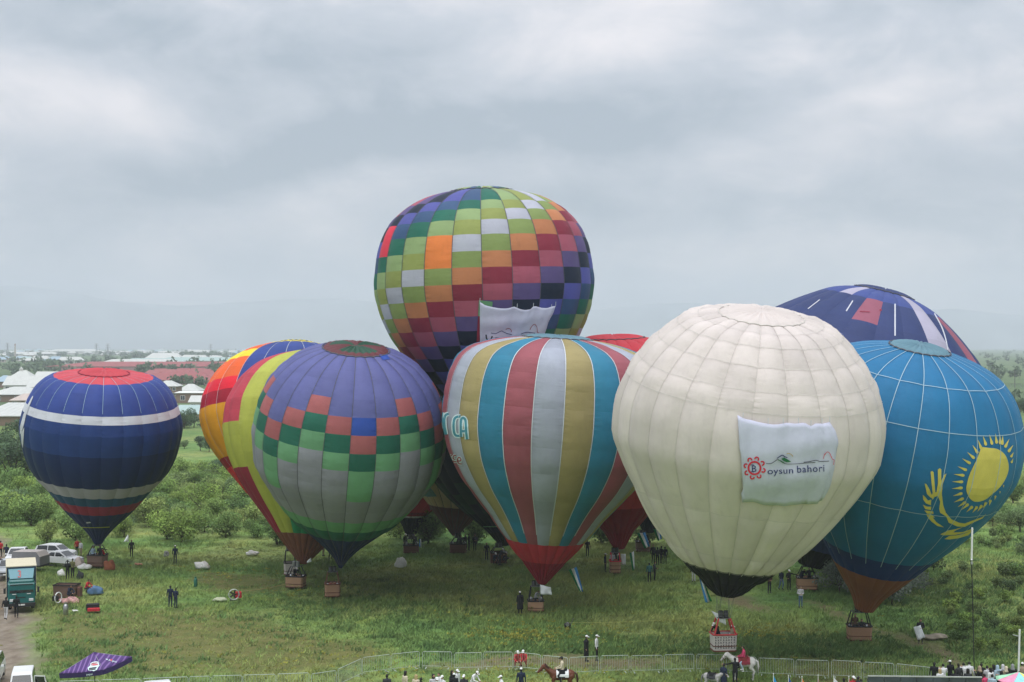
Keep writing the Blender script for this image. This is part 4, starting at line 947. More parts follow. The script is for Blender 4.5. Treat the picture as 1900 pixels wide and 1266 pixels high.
def J_(**k):
    b = dict(pelvis=(0,0,.97), chest=(0,.01,1.36), neck=(0,.0,1.50), head=(0,-.025,1.635), face=(0,-1,-.05), shL=(.185,.01,1.43), shR=(-.185,.01,1.43), elL=(.25,.04,1.15), elR=(-.25,.04,1.15),
        wrL=(.27,-.03,.90), wrR=(-.27,-.03,.90), hipL=(.09,0,.93), hipR=(-.09,0,.93), knL=(.1,-.02,.50), knR=(-.1,-.02,.50), anL=(.105,.02,.09), anR=(-.105,.02,.09), toL=(.12,-.14,.04), toR=(-.12,-.14,.04))
    b.update(k); return b
POSE = {
 'stand': J_(), 'hands_front': J_(elL=(.26,.02,1.16), wrL=(.08,-.22,1.12), elR=(-.26,.02,1.16), wrR=(-.08,-.22,1.12)),
 'walk': J_(knL=(.1,-.14,.52), anL=(.1,-.02,.12), toL=(.1,-.18,.05), knR=(-.1,.04,.5), anR=(-.1,.24,.14), toR=(-.1,.12,.04), wrL=(.26,.14,.93), wrR=(-.26,-.2,.95)),
 'reach': J_(elL=(.44,-.1,1.35), wrL=(.66,-.2,1.33), elR=(-.26,0,1.16), wrR=(-.2,-.2,1.05)),
 'crouch': J_(pelvis=(0,.12,.42), chest=(0,-.03,.78), neck=(0,-.09,.91), head=(0,-.15,1.03), face=(0,-1,-.35), shL=(.185,-.05,.83), shR=(-.185,-.05,.83), elL=(.26,-.25,.62), elR=(-.26,-.25,.62), wrL=(.14,-.45,.5), wrR=(-.14,-.45,.5),
    hipL=(.1,.1,.38), hipR=(-.1,.1,.38), knL=(.2,-.3,.5), knR=(-.2,-.3,.5), anL=(.17,.0,.1), anR=(-.17,.0,.1), toL=(.2,-.16,.04), toR=(-.2,-.16,.04)),
 'ride': J_(pelvis=(0,.02,.97), wrL=(.1,-.36,1.06), wrR=(-.1,-.36,1.06), elL=(.25,-.08,1.14), elR=(-.25,-.08,1.14), hipL=(.12,0,.93), hipR=(-.12,0,.93), knL=(.34,-.26,.68), knR=(-.34,-.26,.68), anL=(.36,-.08,.30), anR=(-.36,-.08,.30), toL=(.37,-.24,.27), toR=(-.37,-.24,.27)),
 'lean': J_(chest=(0,-.16,1.33), neck=(0,-.26,1.44), head=(0,-.37,1.53), face=(0,-1,-.6), shL=(.185,-.18,1.38), shR=(-.185,-.18,1.38), elL=(.25,-.3,1.12), wrL=(.12,-.5,1.05), elR=(-.25,-.3,1.12), wrR=(-.12,-.5,1.05)),
 'phone': J_(elL=(.27,-.06,1.2), wrL=(.12,-.3,1.42), elR=(-.27,-.06,1.2), wrR=(-.06,-.3,1.40)),
}
PM = {k: body('person_'+k, v) for k, v in POSE.items()}
CL = {k: mat('cloth_'+k, c, rough=.85, var=.12, scale=5, bump=.25) for k, c in dict(black=(.012,.013,.016), navy=(.014,.022,.05), white=(.72,.73,.74), grey=(.26,.27,.28), red=(.46,.03,.04), pink=(.62,.06,.16),
    cream=(.60,.53,.40), jeans=(.10,.17,.27), lightblue=(.36,.48,.58), olive=(.14,.14,.06), teal=(.04,.14,.14), brown=(.10,.06,.04), beige=(.34,.27,.19), pale=(.52,.52,.54), orange=(.5,.17,.06), dark=(.035,.037,.042)).items()}
SKIN = mat('skin', (.42, .25, .17), rough=.6, var=.05); HAIR = mat('dark_hair', (.012, .010, .009), rough=.6); BLOND = mat('fair_hair', (.42, .32, .16), rough=.6); SHOE = mat('shoe', (.03, .03, .032), rough=.6)
CAPW = mat('white_cap', (.80, .80, .80), rough=.7, var=.03); CAPB = mat('black_cap', (.015, .015, .018), rough=.7)
def cap_mesh(m_):
    m = MB(); vs = []; n = 12
    for i in range(5):
        ph = PI/2*i/4
        for k in range(n): t_ = 2*PI*k/n; vs.append((.088*math.cos(ph)*math.cos(t_), .108*math.cos(ph)*math.sin(t_), .105*math.sin(ph)))
    fs = [(i*n+k, i*n+(k+1) % n, (i+1)*n+(k+1) % n, (i+1)*n+k) for i in range(4) for k in range(n)]; fs.append(tuple(range(n-1, -1, -1))); m.add(vs, fs, m_)
    b = []
    for z in (.012, -.004):
        b += [(-.085, -.05, z), (-.075, -.15, z-.012), (-.03, -.195, z-.02), (.03, -.195, z-.02), (.075, -.15, z-.012), (.085, -.05, z)]
    m.add(b, [(0,1,2,3,4,5), (11,10,9,8,7,6)]+[(i, i+6, (i+1) % 6+6, (i+1) % 6) for i in range(6)], m_)
    return m.mesh('cap', True)
CAPM = {'white': cap_mesh(CAPW), 'black': cap_mesh(CAPB), 'red': cap_mesh(CL['red'])}
def coat_mesh():
    m = MB(); m.lathe([(.20,.0),(.205,.02),(.195,.35),(.185,.62),(.175,.75),(.20,.92),(.215,1.0),(.15,1.09),(.08,1.13)], DUMMY, (0, .01, .36), 16, 1.25, .82); return m.mesh('coat', True)
COATM = coat_mesh()
def long_hair_mesh(): 
    m = MB(); m.lathe([(.03,-.42),(.085,-.38),(.10,-.2),(.105,0),(.10,.07),(.06,.12),(.02,.128)], DUMMY, (0, .03, 0), 12, 1, .8); return m.mesh('long_hair', True)
LHM = long_hair_mesh()
def scarf_mesh():
    m = MB(); m.lathe([(.16,-.22),(.13,-.14),(.105,-.05),(.11,.03),(.095,.1),(.05,.14),(.01,.147)], DUMMY, (0, .015, 0), 12, .92, 1.05); return m.mesh('headscarf', True)
SCM = scarf_mesh()
def setm(o, i, m): o.material_slots[i].link = 'OBJECT'; o.material_slots[i].material = m
def person(label, loc, pose='stand', top='navy', leg='black', cap=None, rz=0.0, coat=None, hair=HAIR, s=1.0, group=None, long=None, scarf=None, shoe=SHOE):
    o = link('person', PM[pose], None, loc, rz); o.scale = (s, s, s); tag(o, label, 'person', group)
    for i, m in enumerate((SKIN, hair, CL[top], CL[leg], shoe)): setm(o, i, m)
    J = POSE[pose]; h = Vector(J['head']); f = Vector(J['face']).normalized(); tilt = math.atan2(-f.z, -f.y)
    def head(nm, me, mm=None, dz=.035):
        c = link(nm, me, o, h+Vector((0, 0, dz))); c.rotation_euler = (tilt, 0, 0)
        if mm is not None: setm(c, 0, mm)
    if cap: head('cap', CAPM[cap])
    if long is not None: head('long_hair', LHM, long, .0)
    if scarf: head('headscarf', SCM, CL[scarf], .0)
    if coat: c = link('coat', COATM, o); setm(c, 0, CL[coat])
    return o
def at(px, py, z=0.0): return gnd(px, py, z)
D = math.radians
away, toward = PI, 0.0
FIELD = 'people on the balloon field'
P = person
P('person in a long dark coat and white cap beside the striped balloon\'s basket', at(965,1139), 'stand', 'black', 'black', 'white', away+.2, coat='black', group=FIELD)
P('person in a long black coat and white cap behind the barriers, facing right', at(1088,1228), 'stand', 'black', 'black', 'white', D(75), coat='black', group=FIELD)
P('person in a white shirt, black trousers and white cap behind the barriers', at(1107,1227), 'stand', 'white', 'black', 'white', D(80), group=FIELD)
P('taller of two people in dark blue on the open grass at left', at(316,1127), 'stand', 'navy', 'navy', None, away, group=FIELD)
P('shorter of two people in dark blue on the open grass at left', at(326,1128.5), 'hands_front', 'navy', 'navy', None, away-.4, s=.93, group=FIELD)
P('dark clothed person with a white hat in front of the orchard', at(325,1046), 'stand', 'navy', 'dark', 'white', away, group=FIELD)
P('dark figure below the white pennant near the orchard', at(244,1034), 'stand', 'dark', 'black', None, .4, group=FIELD)
P('person in black at the left of a pair beside the parked cars', at(125.5,1076), 'hands_front', 'black', 'black', 'black', away+.5, group=FIELD)
P('person in an olive top and black trousers beside the parked cars', at(134.5,1074), 'hands_front', 'olive', 'black', None, away-.3, group=FIELD, s=1.05)
P('person in a red jacket leaning at the dark blue balloon\'s basket', at(194,1048), 'lean', 'red', 'dark', None, D(-60), group=FIELD)
P('person in light blue inside the dark blue balloon\'s basket', at(171,1050,0)+Vector((0, .2, .12)), 'stand', 'lightblue', 'dark', None, .4, group=FIELD)
P('person in black inside the dark blue balloon\'s basket', at(183,1050,0)+Vector((.1, .1, .14)), 'reach', 'black', 'black', None, .2, group=FIELD, s=1.04)
P('person in dark red by the hood of the white car', at(143,1031), 'stand', 'red', 'black', None, .8, group=FIELD, s=.95)
P('person in pale pink by the hood of the white car', at(150,1033), 'stand', 'pale', 'beige', None, -.5, group=FIELD, s=.9)
P('person in a red top at the left end of the mud track', at(1,1036), 'stand', 'red', 'black', None, away, group=FIELD)
P('person in dark blue walking on the mud track behind the truck', at(12,1043), 'walk', 'navy', 'black', None, away, group=FIELD)
P('person in black at the left edge beside the silver car', at(1.5,1068), 'stand', 'black', 'dark', None, .9, group=FIELD)
P('person in black jacket and pale trousers beside the truck\'s front', at(11,1150), 'walk', 'black', 'pale', None, away, group=FIELD)
P('person in black walking in front of the teal truck', at(30.5,1147), 'walk', 'black', 'black', None, away+.3, group=FIELD)
P('person in dark blue crouching at the basket lying in the grass', at(129,1111), 'crouch', 'navy', 'navy', None, D(60), group=FIELD)
P('person in a red jacket crouching by blue fabric', at(162,1100), 'crouch', 'red', 'dark', None, D(70), group=FIELD)
P('dark figure standing alone in the shade right of the striped balloon', at(1090,1033), 'stand', 'black', 'black', None, away, group=FIELD)
for i, (x, y, t_, r) in enumerate([(1212,1046,'black',.3),(1220,1049,'dark',away),(1227,1046,'black',2.2),(1234,1047,'black',away)]):
    P(['tallest dark figure of the group left of the cream balloon','dark figure in front within the group left of the cream balloon','dark figure turned sideways in the group left of the cream balloon','dark figure standing just right of the group beside the cream balloon'][i], at(x, y), ('stand','hands_front','stand','stand')[i], t_, 'black', None, r, group=FIELD, s=(1.06,1,.98,.97)[i])
P('person in dark teal, left of a pair below the group beside the cream balloon', at(1205,1081), 'stand', 'teal', 'black', None, away, group=FIELD)
P('person in dark grey, right of a pair below the group beside the cream balloon', at(1214.5,1078), 'hands_front', 'dark', 'black', None, 1.2, group=FIELD)
P('dark clothed person with white cap at the left of the red balloon\'s basket', at(1123,1062), 'stand', 'navy', 'black', 'white', 1.3, group=FIELD)
P('dark clothed person with white cap at the right of the red balloon\'s basket', at(1148.5,1063), 'stand', 'dark', 'black', 'white', -1.2, group=FIELD)
P('person in grey with a white cap inside the red balloon\'s basket', at(1136.5,1063)+Vector((0, .2, .15)), 'hands_front', 'pale', 'dark', 'white', .3, group=FIELD)
P('person in black with a white cap standing high behind the red basket', at(1142,1052), 'stand', 'black', 'black', 'white', .1, group=FIELD)
P('person in dark top and pale trousers at the cream balloon\'s left skirt', at(1287,1080), 'stand', 'black', 'pale', 'white', away, group=FIELD)
P('person in a brown top and black trousers right of the cream balloon', at(1427.5,1101), 'hands_front', 'brown', 'black', None, .3, group=FIELD)
P('person in dark blue and jeans with white cap near the indigo balloon\'s basket', at(1450,1095), 'walk', 'navy', 'jeans', 'white', .5, group=FIELD)
P('person in black with white cap reaching towards the indigo balloon\'s basket', at(1464,1095), 'reach', 'black', 'black', 'white', .2, group=FIELD)
P('person in a grey checked shirt and jeans below the indigo balloon\'s basket', at(1485.5,1128), 'hands_front', 'pale', 'jeans', None, .1, group=FIELD)
P('person in dark blue inside the indigo balloon\'s basket at left', at(1488,1093)+Vector((0, .2, .12)), 'lean', 'navy', 'black', None, .6, group=FIELD)
P('person in black inside the indigo balloon\'s basket at right', at(1502,1093)+Vector((0, .1, .12)), 'reach', 'dark', 'black', None, -.5, group=FIELD)
P('dark clothed person holding a white printed cloth on the right slope', at(1708,1194), 'hands_front', 'dark', 'black', None, -.3, group=FIELD)
P('person in dark red inside the turquoise balloon\'s basket', at(1588,1187)+Vector((0, .2, .12)), 'stand', 'brown', 'dark', None, .2, group=FIELD, s=.97)
P('person in dark clothes crouched low in the turquoise balloon\'s basket', at(1600,1187)+Vector((0, .2, .35)), 'crouch', 'dark', 'black', None, -.2, group=FIELD)
P('person in pale grey inside the striped balloon\'s basket', at(993,1133)+Vector((0, .2, .12)), 'lean', 'grey', 'dark', None, .9, group=FIELD, s=.9)
P('person in a dark coat with white cap inside the white basket', gnd(1333,1207,1.55)+Vector((0, .2, .14)), 'lean', 'black', 'black', 'white', -.9, group=FIELD)
P('person in pale pink with a white cap inside the white basket', gnd(1362,1207,1.55)+Vector((-.08, .25, -.1)), 'stand', 'beige', 'dark', 'white', 1.2, group=FIELD, s=.95)
P('left of two people in dark red inside the violet balloon\'s basket', at(612,1106)+Vector((0, .3, .1)), 'crouch', 'red', 'dark', None, .3, group=FIELD)
P('right of two people in dark red inside the violet balloon\'s basket', at(622,1106)+Vector((0, .3, .1)), 'crouch', 'red', 'dark', None, -.5, group=FIELD)
P('person in black with a white cap inside the brown mouthed balloon\'s basket', at(547,1089)+Vector((0, .2, .12)), 'lean', 'black', 'black', 'white', .5, group=FIELD)
P('person in beige behind the violet balloon\'s mouth', at(600,1032), 'stand', 'beige', 'beige', None, 1.2, group=FIELD)
P('person in black with a white cap behind the violet balloon\'s mouth', at(613.5,1038), 'walk', 'black', 'black', 'white', .4, group=FIELD)
for i, (x, y, t_, po, r) in enumerate([(848,1024,'black','lean',1.2),(855,1025,'dark','stand',.3),(863,1023,'black','walk',.6),(870,1022,'black','stand',1.9),(881,1023,'dark','hands_front',.2)]):
    P(['dark figure bending at the tan balloon\'s basket','dark figure standing in the tan balloon\'s basket','dark figure walking beside the tan balloon\'s basket','slim tall dark figure near the tan balloon\'s basket','dark figure with hands joined, rightmost near the tan balloon\'s basket'][i], at(x, y), po, t_, 'black', None, r, group=FIELD)
for i, (x, y, t_, c_, po) in enumerate([(903,1040,'black',None,'stand'),(918,1047,'navy','white','crouch'),(927,1049,'dark','white','lean'),(936,1046,'black','white','crouch')]):
    P(['dark figure at the left of the night blue balloon\'s basket','dark figure with white cap kneeling left in the night blue balloon\'s crew','dark figure with white cap bending in the night blue balloon\'s crew','dark figure with white cap kneeling right in the night blue balloon\'s crew'][i], at(x, y), po, t_, 'black', c_, .5*i, group=FIELD)
P('person in black inside the small red balloon\'s basket', at(763,1024)+Vector((.3, .2, .1)), 'stand', 'black', 'black', None, .3, group=FIELD)
P('person with a white cap beside the small red balloon\'s basket', at(752,1022), 'stand', 'dark', 'black', 'white', .9, group=FIELD)
P('left of two people in red and white caps squatting behind the barrier', at(960,1239), 'crouch', 'red', 'red', 'white', .2, group=FIELD)
P('right of two people in red and white caps squatting behind the barrier', at(972,1238), 'crouch', 'red', 'red', 'white', -.3, group=FIELD)
# crowd at the lower edge: placed by the top of the head
def head_at(px, py, h=1.75): Yd = (CAMZ-h)*F/(py-HY); return Vector(((px-CX)*Yd/F, Yd, 0))
CROWD = 'spectators along the lower edge'
for (x, y, po, t_, l_, cp, r, ex, lab) in [
 (718,1251,'stand','dark','black',None,away,{}, 'short haired spectator in dark grey, leftmost of the lower crowd'),
 (752,1245,'stand','cream','black',None,2.2,{'long':HAIR}, 'spectator in a cream jacket with long black hair'),
 (772,1252,'stand','cream','dark',None,2.6,{'long':BLOND}, 'spectator in cream with fair hair'),
 (781,1257,'stand','black','black',None,away,{}, 'spectator in black beside the fair haired one'),
 (804,1251,'stand','pale','black',None,.6,{'long':HAIR}, 'spectator in pale grey with long black hair near the white caps'),
 (814.5,1248.5,'stand','white','jeans',None,-.4,{}, 'bareheaded spectator in white facing the camera'),
 (811,1257,'stand','white','dark','white',.2,{}, 'spectator in white with white cap, low in front of the bareheaded one'),
 (821,1253.5,'stand','white','dark','white',-.8,{}, 'spectator in white with white cap, just right of the bareheaded one'),
 (838.5,1244.5,'stand','black','black',None,1.2,{'long':HAIR}, 'tall spectator in black with long dark hair'),
 (848,1242.5,'stand','white','black','white',.8,{}, 'spectator in white with white cap beside the tall dark haired one'),
 (842.5,1249.5,'stand','black','black','white',away,{}, 'spectator in a black jacket with white cap seen from behind'),
 (861,1252,'stand','dark','black','white',-.3,{}, 'spectator in dark clothes with white cap at the leaning one\'s elbow'),
 (876,1241,'lean','white','black','white',1.0,{}, 'spectator in a white jacket with white cap leaning forward'),
 (930,1253.5,'stand','white','dark','white',-1.3,{}, 'lone spectator with a white cap left of the one in dark blue'),
 (967,1239.5,'stand','navy','navy','white',away,{}, 'broad spectator in dark blue with a white cap seen from behind'),
 (1566,1258,'stand','black','black',None,away,{}, 'dark haired spectator among the small flags'),
 (1583,1254.5,'stand','red','dark','white',.5,{}, 'spectator in red with a white cap among the small flags'),
 (1592,1255,'stand','dark','black',None,2.,{}, 'spectator in dark grey near the red flag'),
 (1598,1260,'stand','white','black',None,away,{}, 'spectator in white near the dark screen\'s corner')]:
    P(lab, head_at(x, y), po, t_, l_, cp, r, group=CROWD, **ex)
RC = [(1733.5,1229.5,'black',None,{}, 'spectator in black, leftmost of the right hand crowd'),(1750.5,1232.5,'white',None,{}, 'spectator in white with dark hair behind the leftmost ones'),(1744,1242,'white',None,{'long':BLOND}, 'fair haired spectator in white low behind the screen'),
 (1763,1226.5,'black','white',{}, 'spectator in black with a tilted white cap, tallest in the right crowd'),(1779,1232,'dark',None,{}, 'spectator in dark clothes beside the tilted white cap'),(1788,1230.5,'white',None,{}, 'spectator in white, left of two white shirts'),(1798.5,1228.5,'white',None,{}, 'spectator in white, right of two white shirts'),
 (1772,1243,'black',None,{}, 'spectator in black low behind the screen'),(1796,1242,'dark',None,{'long':HAIR}, 'long haired spectator in dark clothes low behind the screen'),(1818,1237.5,'black',None,{'scarf':'beige'}, 'spectator with a beige headscarf beside the mast'),
 (1821,1231.5,'black',None,{}, 'dark haired spectator just right of the mast'),(1832,1236,'pale',None,{}, 'spectator in pale grey in the thick of the right crowd'),(1838,1240,'white',None,{'long':HAIR}, 'long haired spectator in white in the right crowd'),(1844,1234.5,'dark',None,{'long':HAIR}, 'long haired spectator in dark clothes in the right crowd'),
 (1851,1236,'lightblue',None,{'scarf':'lightblue'}, 'spectator with a light blue headscarf'),(1861,1234.5,'white',None,{'scarf':'pale'}, 'spectator with a pale grey headscarf'),(1867,1238,'beige',None,{'scarf':'cream'}, 'spectator with a cream headscarf'),(1858,1246,'black',None,{'long':HAIR}, 'long haired spectator in a black vest above the bright parasol'),
 (1879,1234,'black',None,{'scarf':'grey'}, 'spectator with a dark grey headscarf left of the white pole'),(1873,1241,'black',None,{}, 'spectator in black below the headscarves'),(1897,1230.5,'beige','white',{}, 'spectator with a white cap at the right edge'),(1827,1251,'pink',None,{}, 'spectator in pink at the screen\'s right end'),(1841,1252,'lightblue',None,{}, 'spectator in light blue at the screen\'s right end')]
for i, (x, y, t_, cp, ex, lab) in enumerate(RC):
    P(lab, head_at(x, y, 1.72), ('stand','phone','stand','hands_front')[i % 4], t_, 'black', cp, away+RNG.uniform(-.7, .7), group='spectators behind the dark screen', **ex)
# ------------------------------------------------------------------ horses
def horse(name_label, loc, rz, coat, coat2, saddle_c, blanket_c, head_down=0.0, s=1.0, mane_c=None, bridle=True):
    m = MB()
    hx = -1.28+.0*head_down; hz = 1.72-.42*head_down
    secs = [(.78,1.12,.10,.16),(.70,1.14,.22,.25),(.50,1.16,.28,.31),(.20,1.12,.28,.30),(-.12,1.10,.275,.30),(-.40,1.13,.25,.32),(-.58,1.18,.19,.28),(-.70,1.22,.10,.18)]
    vs, n = [], 12
    for x, z, a, b in secs:
        for k in range(n): t_ = 2*PI*k/n; vs.append((x, a*math.cos(t_), z+b*math.sin(t_)))
    fs = [(i*n+k, (i+1)*n+k, (i+1)*n+(k+1) % n, i*n+(k+1) % n) for i in range(len(secs)-1) for k in range(n)]+[tuple(range(n)), tuple(range(len(secs)*n-1, len(secs)*n-n-1, -1))]; m.add(vs, fs, DUMMY)
    def limb(pts, rs):
        for a, b, ra, rb in zip(pts[:-1], pts[1:], rs[:-1], rs[1:]): capsule(m, a, b, ra, rb, 8)
    nb = Vector((-.52, 0, 1.24)); nm = Vector((-.86, 0, 1.55-.2*head_down)); poll = Vector((-1.06, 0, 1.82-.46*head_down)); nose = Vector((-1.42+.1*head_down, 0, 1.46-.5*head_down))
    limb([nb, nm, poll], [.22, .15, .10]); limb([poll, poll.lerp(nose, .5)+Vector((0, 0, -.02)), nose], [.115, .10, .068])
    for q in (-1, 1): limb([poll+Vector((.03, q*.05, .06)), poll+Vector((.02, q*.07, .19))], [.03, .012])
    for q in (-1, 1):
        limb([(-.48, q*.15, 1.02), (-.50, q*.15, .62), (-.49, q*.15, .34), (-.50, q*.15, .10), (-.54, q*.15, .04)], [.11, .066, .045, .042, .058])
        limb([(.56, q*.15, 1.08), (.46, q*.16, .80), (.68, q*.15, .56), (.62, q*.15, .30), (.62, q*.15, .10), (.58, q*.15, .04)], [.18, .12, .062, .045, .042, .058])
    me = remesh('horse', m, .03); me.materials.clear(); me.materials.append(coat); me.materials.append(coat2)
    me.polygons.foreach_set('material_index', [1 if (p.center.z < .42 and coat2 is not coat) or (p.center.x < -1.30+.1*head_down) else 0 for p in me.polygons]); me.polygons.foreach_set('use_smooth', [True]*len(me.polygons))
    o = link('horse', me, None, loc, rz); o.scale = (s, s, s); tag(o, name_label, 'horse', 'horses by the barriers')
    mc = mane_c or coat2
    t = MB(); t.tube([(.78,0,1.28),(.90,0,1.15),(.95,0,.85),(.92,0,.5)], [.04,.065,.07,.02], mc, 7); t.build('tail', o, smooth=True)
    t = MB(); 
    for k in range(9):
        f_ = k/8; p = nb.lerp(nm, min(1, f_*2)) if f_ < .5 else nm.lerp(poll, f_*2-1); p = p+Vector((.11-.03*f_, 0, .13)); t.tube([p, p+Vector((.03, -.10, -.08)), p+Vector((.04, -.14, -.22))], [.035,.03,.01], mc, 5)
    t.build('mane', o)
    sd_ = MB(); sd_.box((.02, 0, 1.435), (.52, .40, .07), saddle_c); sd_.box((.27, 0, 1.50), (.08, .36, .12), saddle_c, ry=-.3); sd_.box((-.22, 0, 1.49), (.08, .2, .10), saddle_c, ry=.3)
    for q in (-1, 1): sd_.box((0, q*.285, 1.22), (.36, .03, .42), saddle_c, rx=q*.12); sd_.tube([(-.02, q*.30, 1.1), (-.05, q*.35, .66)], .015, STEEL, 5); sd_.tube([(-.11, q*.35, .63), (.02, q*.35, .63)], .025, STEEL, 5)
    sd_.build('saddle', o)
    b = MB()
    vs = []
    for x in (-.33, .40):
        for k in range(9): t_ = -.25+k/8*(PI+.5); vs.append((x, .30*math.cos(t_), 1.12+.315*math.sin(t_)))
    b.add(vs, [(k, k+1, 9+k+1, 9+k) for k in range(8)], blanket_c); bo = b.build('saddle_blanket', o); sm = bo.modifiers.new('t', 'SOLIDIFY'); sm.thickness = .025; sm.offset = 1
    if bridle:
        h = MB(); d = (nose-poll)
        for f_ in (.25, .62):
            c = poll+d*f_; r_ = .125-.035*f_; u = d.normalized().cross(Vector((0, 1, 0))); rg = [c+Vector((0, 1, 0))*r_*math.cos(q)+u*r_*math.sin(q) for q in np.linspace(0, 2*PI, 12)]; h.tube(rg, .012, LEA, 4)
        for q in (-1, 1): h.tube([poll+d*.25+Vector((0, q*.115, 0)), poll+d*.8+Vector((0, q*.09, 0)), Vector((-.6, q*.16, 1.38)), Vector((-.2, q*.08, 1.5))], .010, LEA, 4)
        h.build('bridle', o)
    return o
HB = mat('chestnut_coat', (.13, .040, .020), rough=.5, var=.15, scale=4); HBD = mat('dark_mane', (.05, .022, .016), rough=.6); HW = mat('white_coat', (.62, .60, .57), rough=.6, var=.10, scale=5); HG = mat('grey_coat', (.42, .41, .40), rough=.6, var=.25, scale=6); HGD = mat('grey_leg', (.20, .20, .20), rough=.6)
p = gnd(1042,1288); horse('chestnut brown horse carrying a rider in cream at the lower edge', p, .06, HB, HB, BLACK, WHITE, head_down=.30, mane_c=HBD, s=1.02)
P('rider in a cream jacket and black cap on the chestnut horse', p+Vector((.02, 0, .50)), 'ride', 'cream', 'black', 'black', D(-90)+.06, group='riders by the barriers')
p = gnd(1379,1262); horse('white horse carrying a rider in pink beside the barriers', p, -.05, HW, HG, mat('red_saddle', (.22,.03,.035), rough=.6), mat('dark_red_blanket', (.25,.03,.05), rough=.8), head_down=.45, mane_c=HW, s=1.0)
P('rider in a pink top and pale jeans on the white horse', p+Vector((.02, 0, .48)), 'ride', 'pink', 'lightblue', None, D(-90)-.05, group='riders by the barriers', s=.95, shoe=CL['white'])
p = gnd(1322,1282); horse('small grey pony standing beside the person in dark blue', p, PI-.5, HG, HG, BLKP, mat('dark_blanket', (.06,.06,.07), rough=.8), head_down=.35, mane_c=HGD, s=.74)
P('person in a black and white hooded jacket holding the white horse', gnd(1364,1274), 'reach', 'black', 'black', None, PI+.2, group='people by the horses', s=1.02)
P('person in dark blue with a white bib beside the grey pony', gnd(1343,1284), 'hands_front', 'navy', 'navy', None, 2.2, coat='navy', group='people by the horses')
# ------------------------------------------------------------------ vehicles
CARW = mat('white_car_paint', (.74, .75, .76), rough=.25, var=.02, spec=.6); CARS = mat('silver_car_paint', (.42, .45, .48), rough=.25, var=.02, spec=.6); GLASS = mat('dark_car_glass', (.018, .022, .026), rough=.08, var=0, spec=.8)
TYRE = mat('tyre_rubber', (.02, .02, .021), rough=.85); RIMM = mat('alloy_rim', (.5, .51, .52), rough=.35, metal=.7); LAMP = mat('headlamp', (.62, .64, .66), rough=.12, spec=.8); TAIL = mat('tail_lamp', (.35, .02, .02), rough=.2); PLATE = mat('number_plate', (.7, .7, .68), rough=.5); DARKP = mat('dark_plastic', (.025, .026, .028), rough=.55)
def wheel(parent, c, r=.33, w=.22, rz=0):
    m = MB(); n = 18; vs = []
    for y, rr in ((-w/2, r*.82), (-w/2, r*.95), (-w*.35, r), (w*.35, r), (w/2, r*.95), (w/2, r*.82)):
        for k in range(n): vs.append((rr*math.cos(2*PI*k/n), y, rr*math.sin(2*PI*k/n)))
    m.add(vs, [(i*n+k, i*n+(k+1) % n, (i+1)*n+(k+1) % n, (i+1)*n+k) for i in range(5) for k in range(n)], TYRE)
    o = m.build('wheel', parent, c, rz)
    q = MB()
    for sy in (-1, 1):
        vs = [(0, sy*w*.40, 0)]+[(r*.66*math.cos(2*PI*k/10), sy*w*.47, r*.66*math.sin(2*PI*k/10)) for k in range(10)]; q.add(vs, [(0, 1+k, 1+(k+1) % 10) for k in range(10)], RIMM)
        vs = [(r*.66*math.cos(2*PI*k/n), sy*w*.46, r*.66*math.sin(2*PI*k/n)) for k in range(n)]+[(r*.83*math.cos(2*PI*k/n), sy*w*.49, r*.83*math.sin(2*PI*k/n)) for k in range(n)]; q.add(vs, [(k, (k+1) % n, n+(k+1) % n, n+k) for k in range(n)], DARKP)
    q.build('rim', o); return o
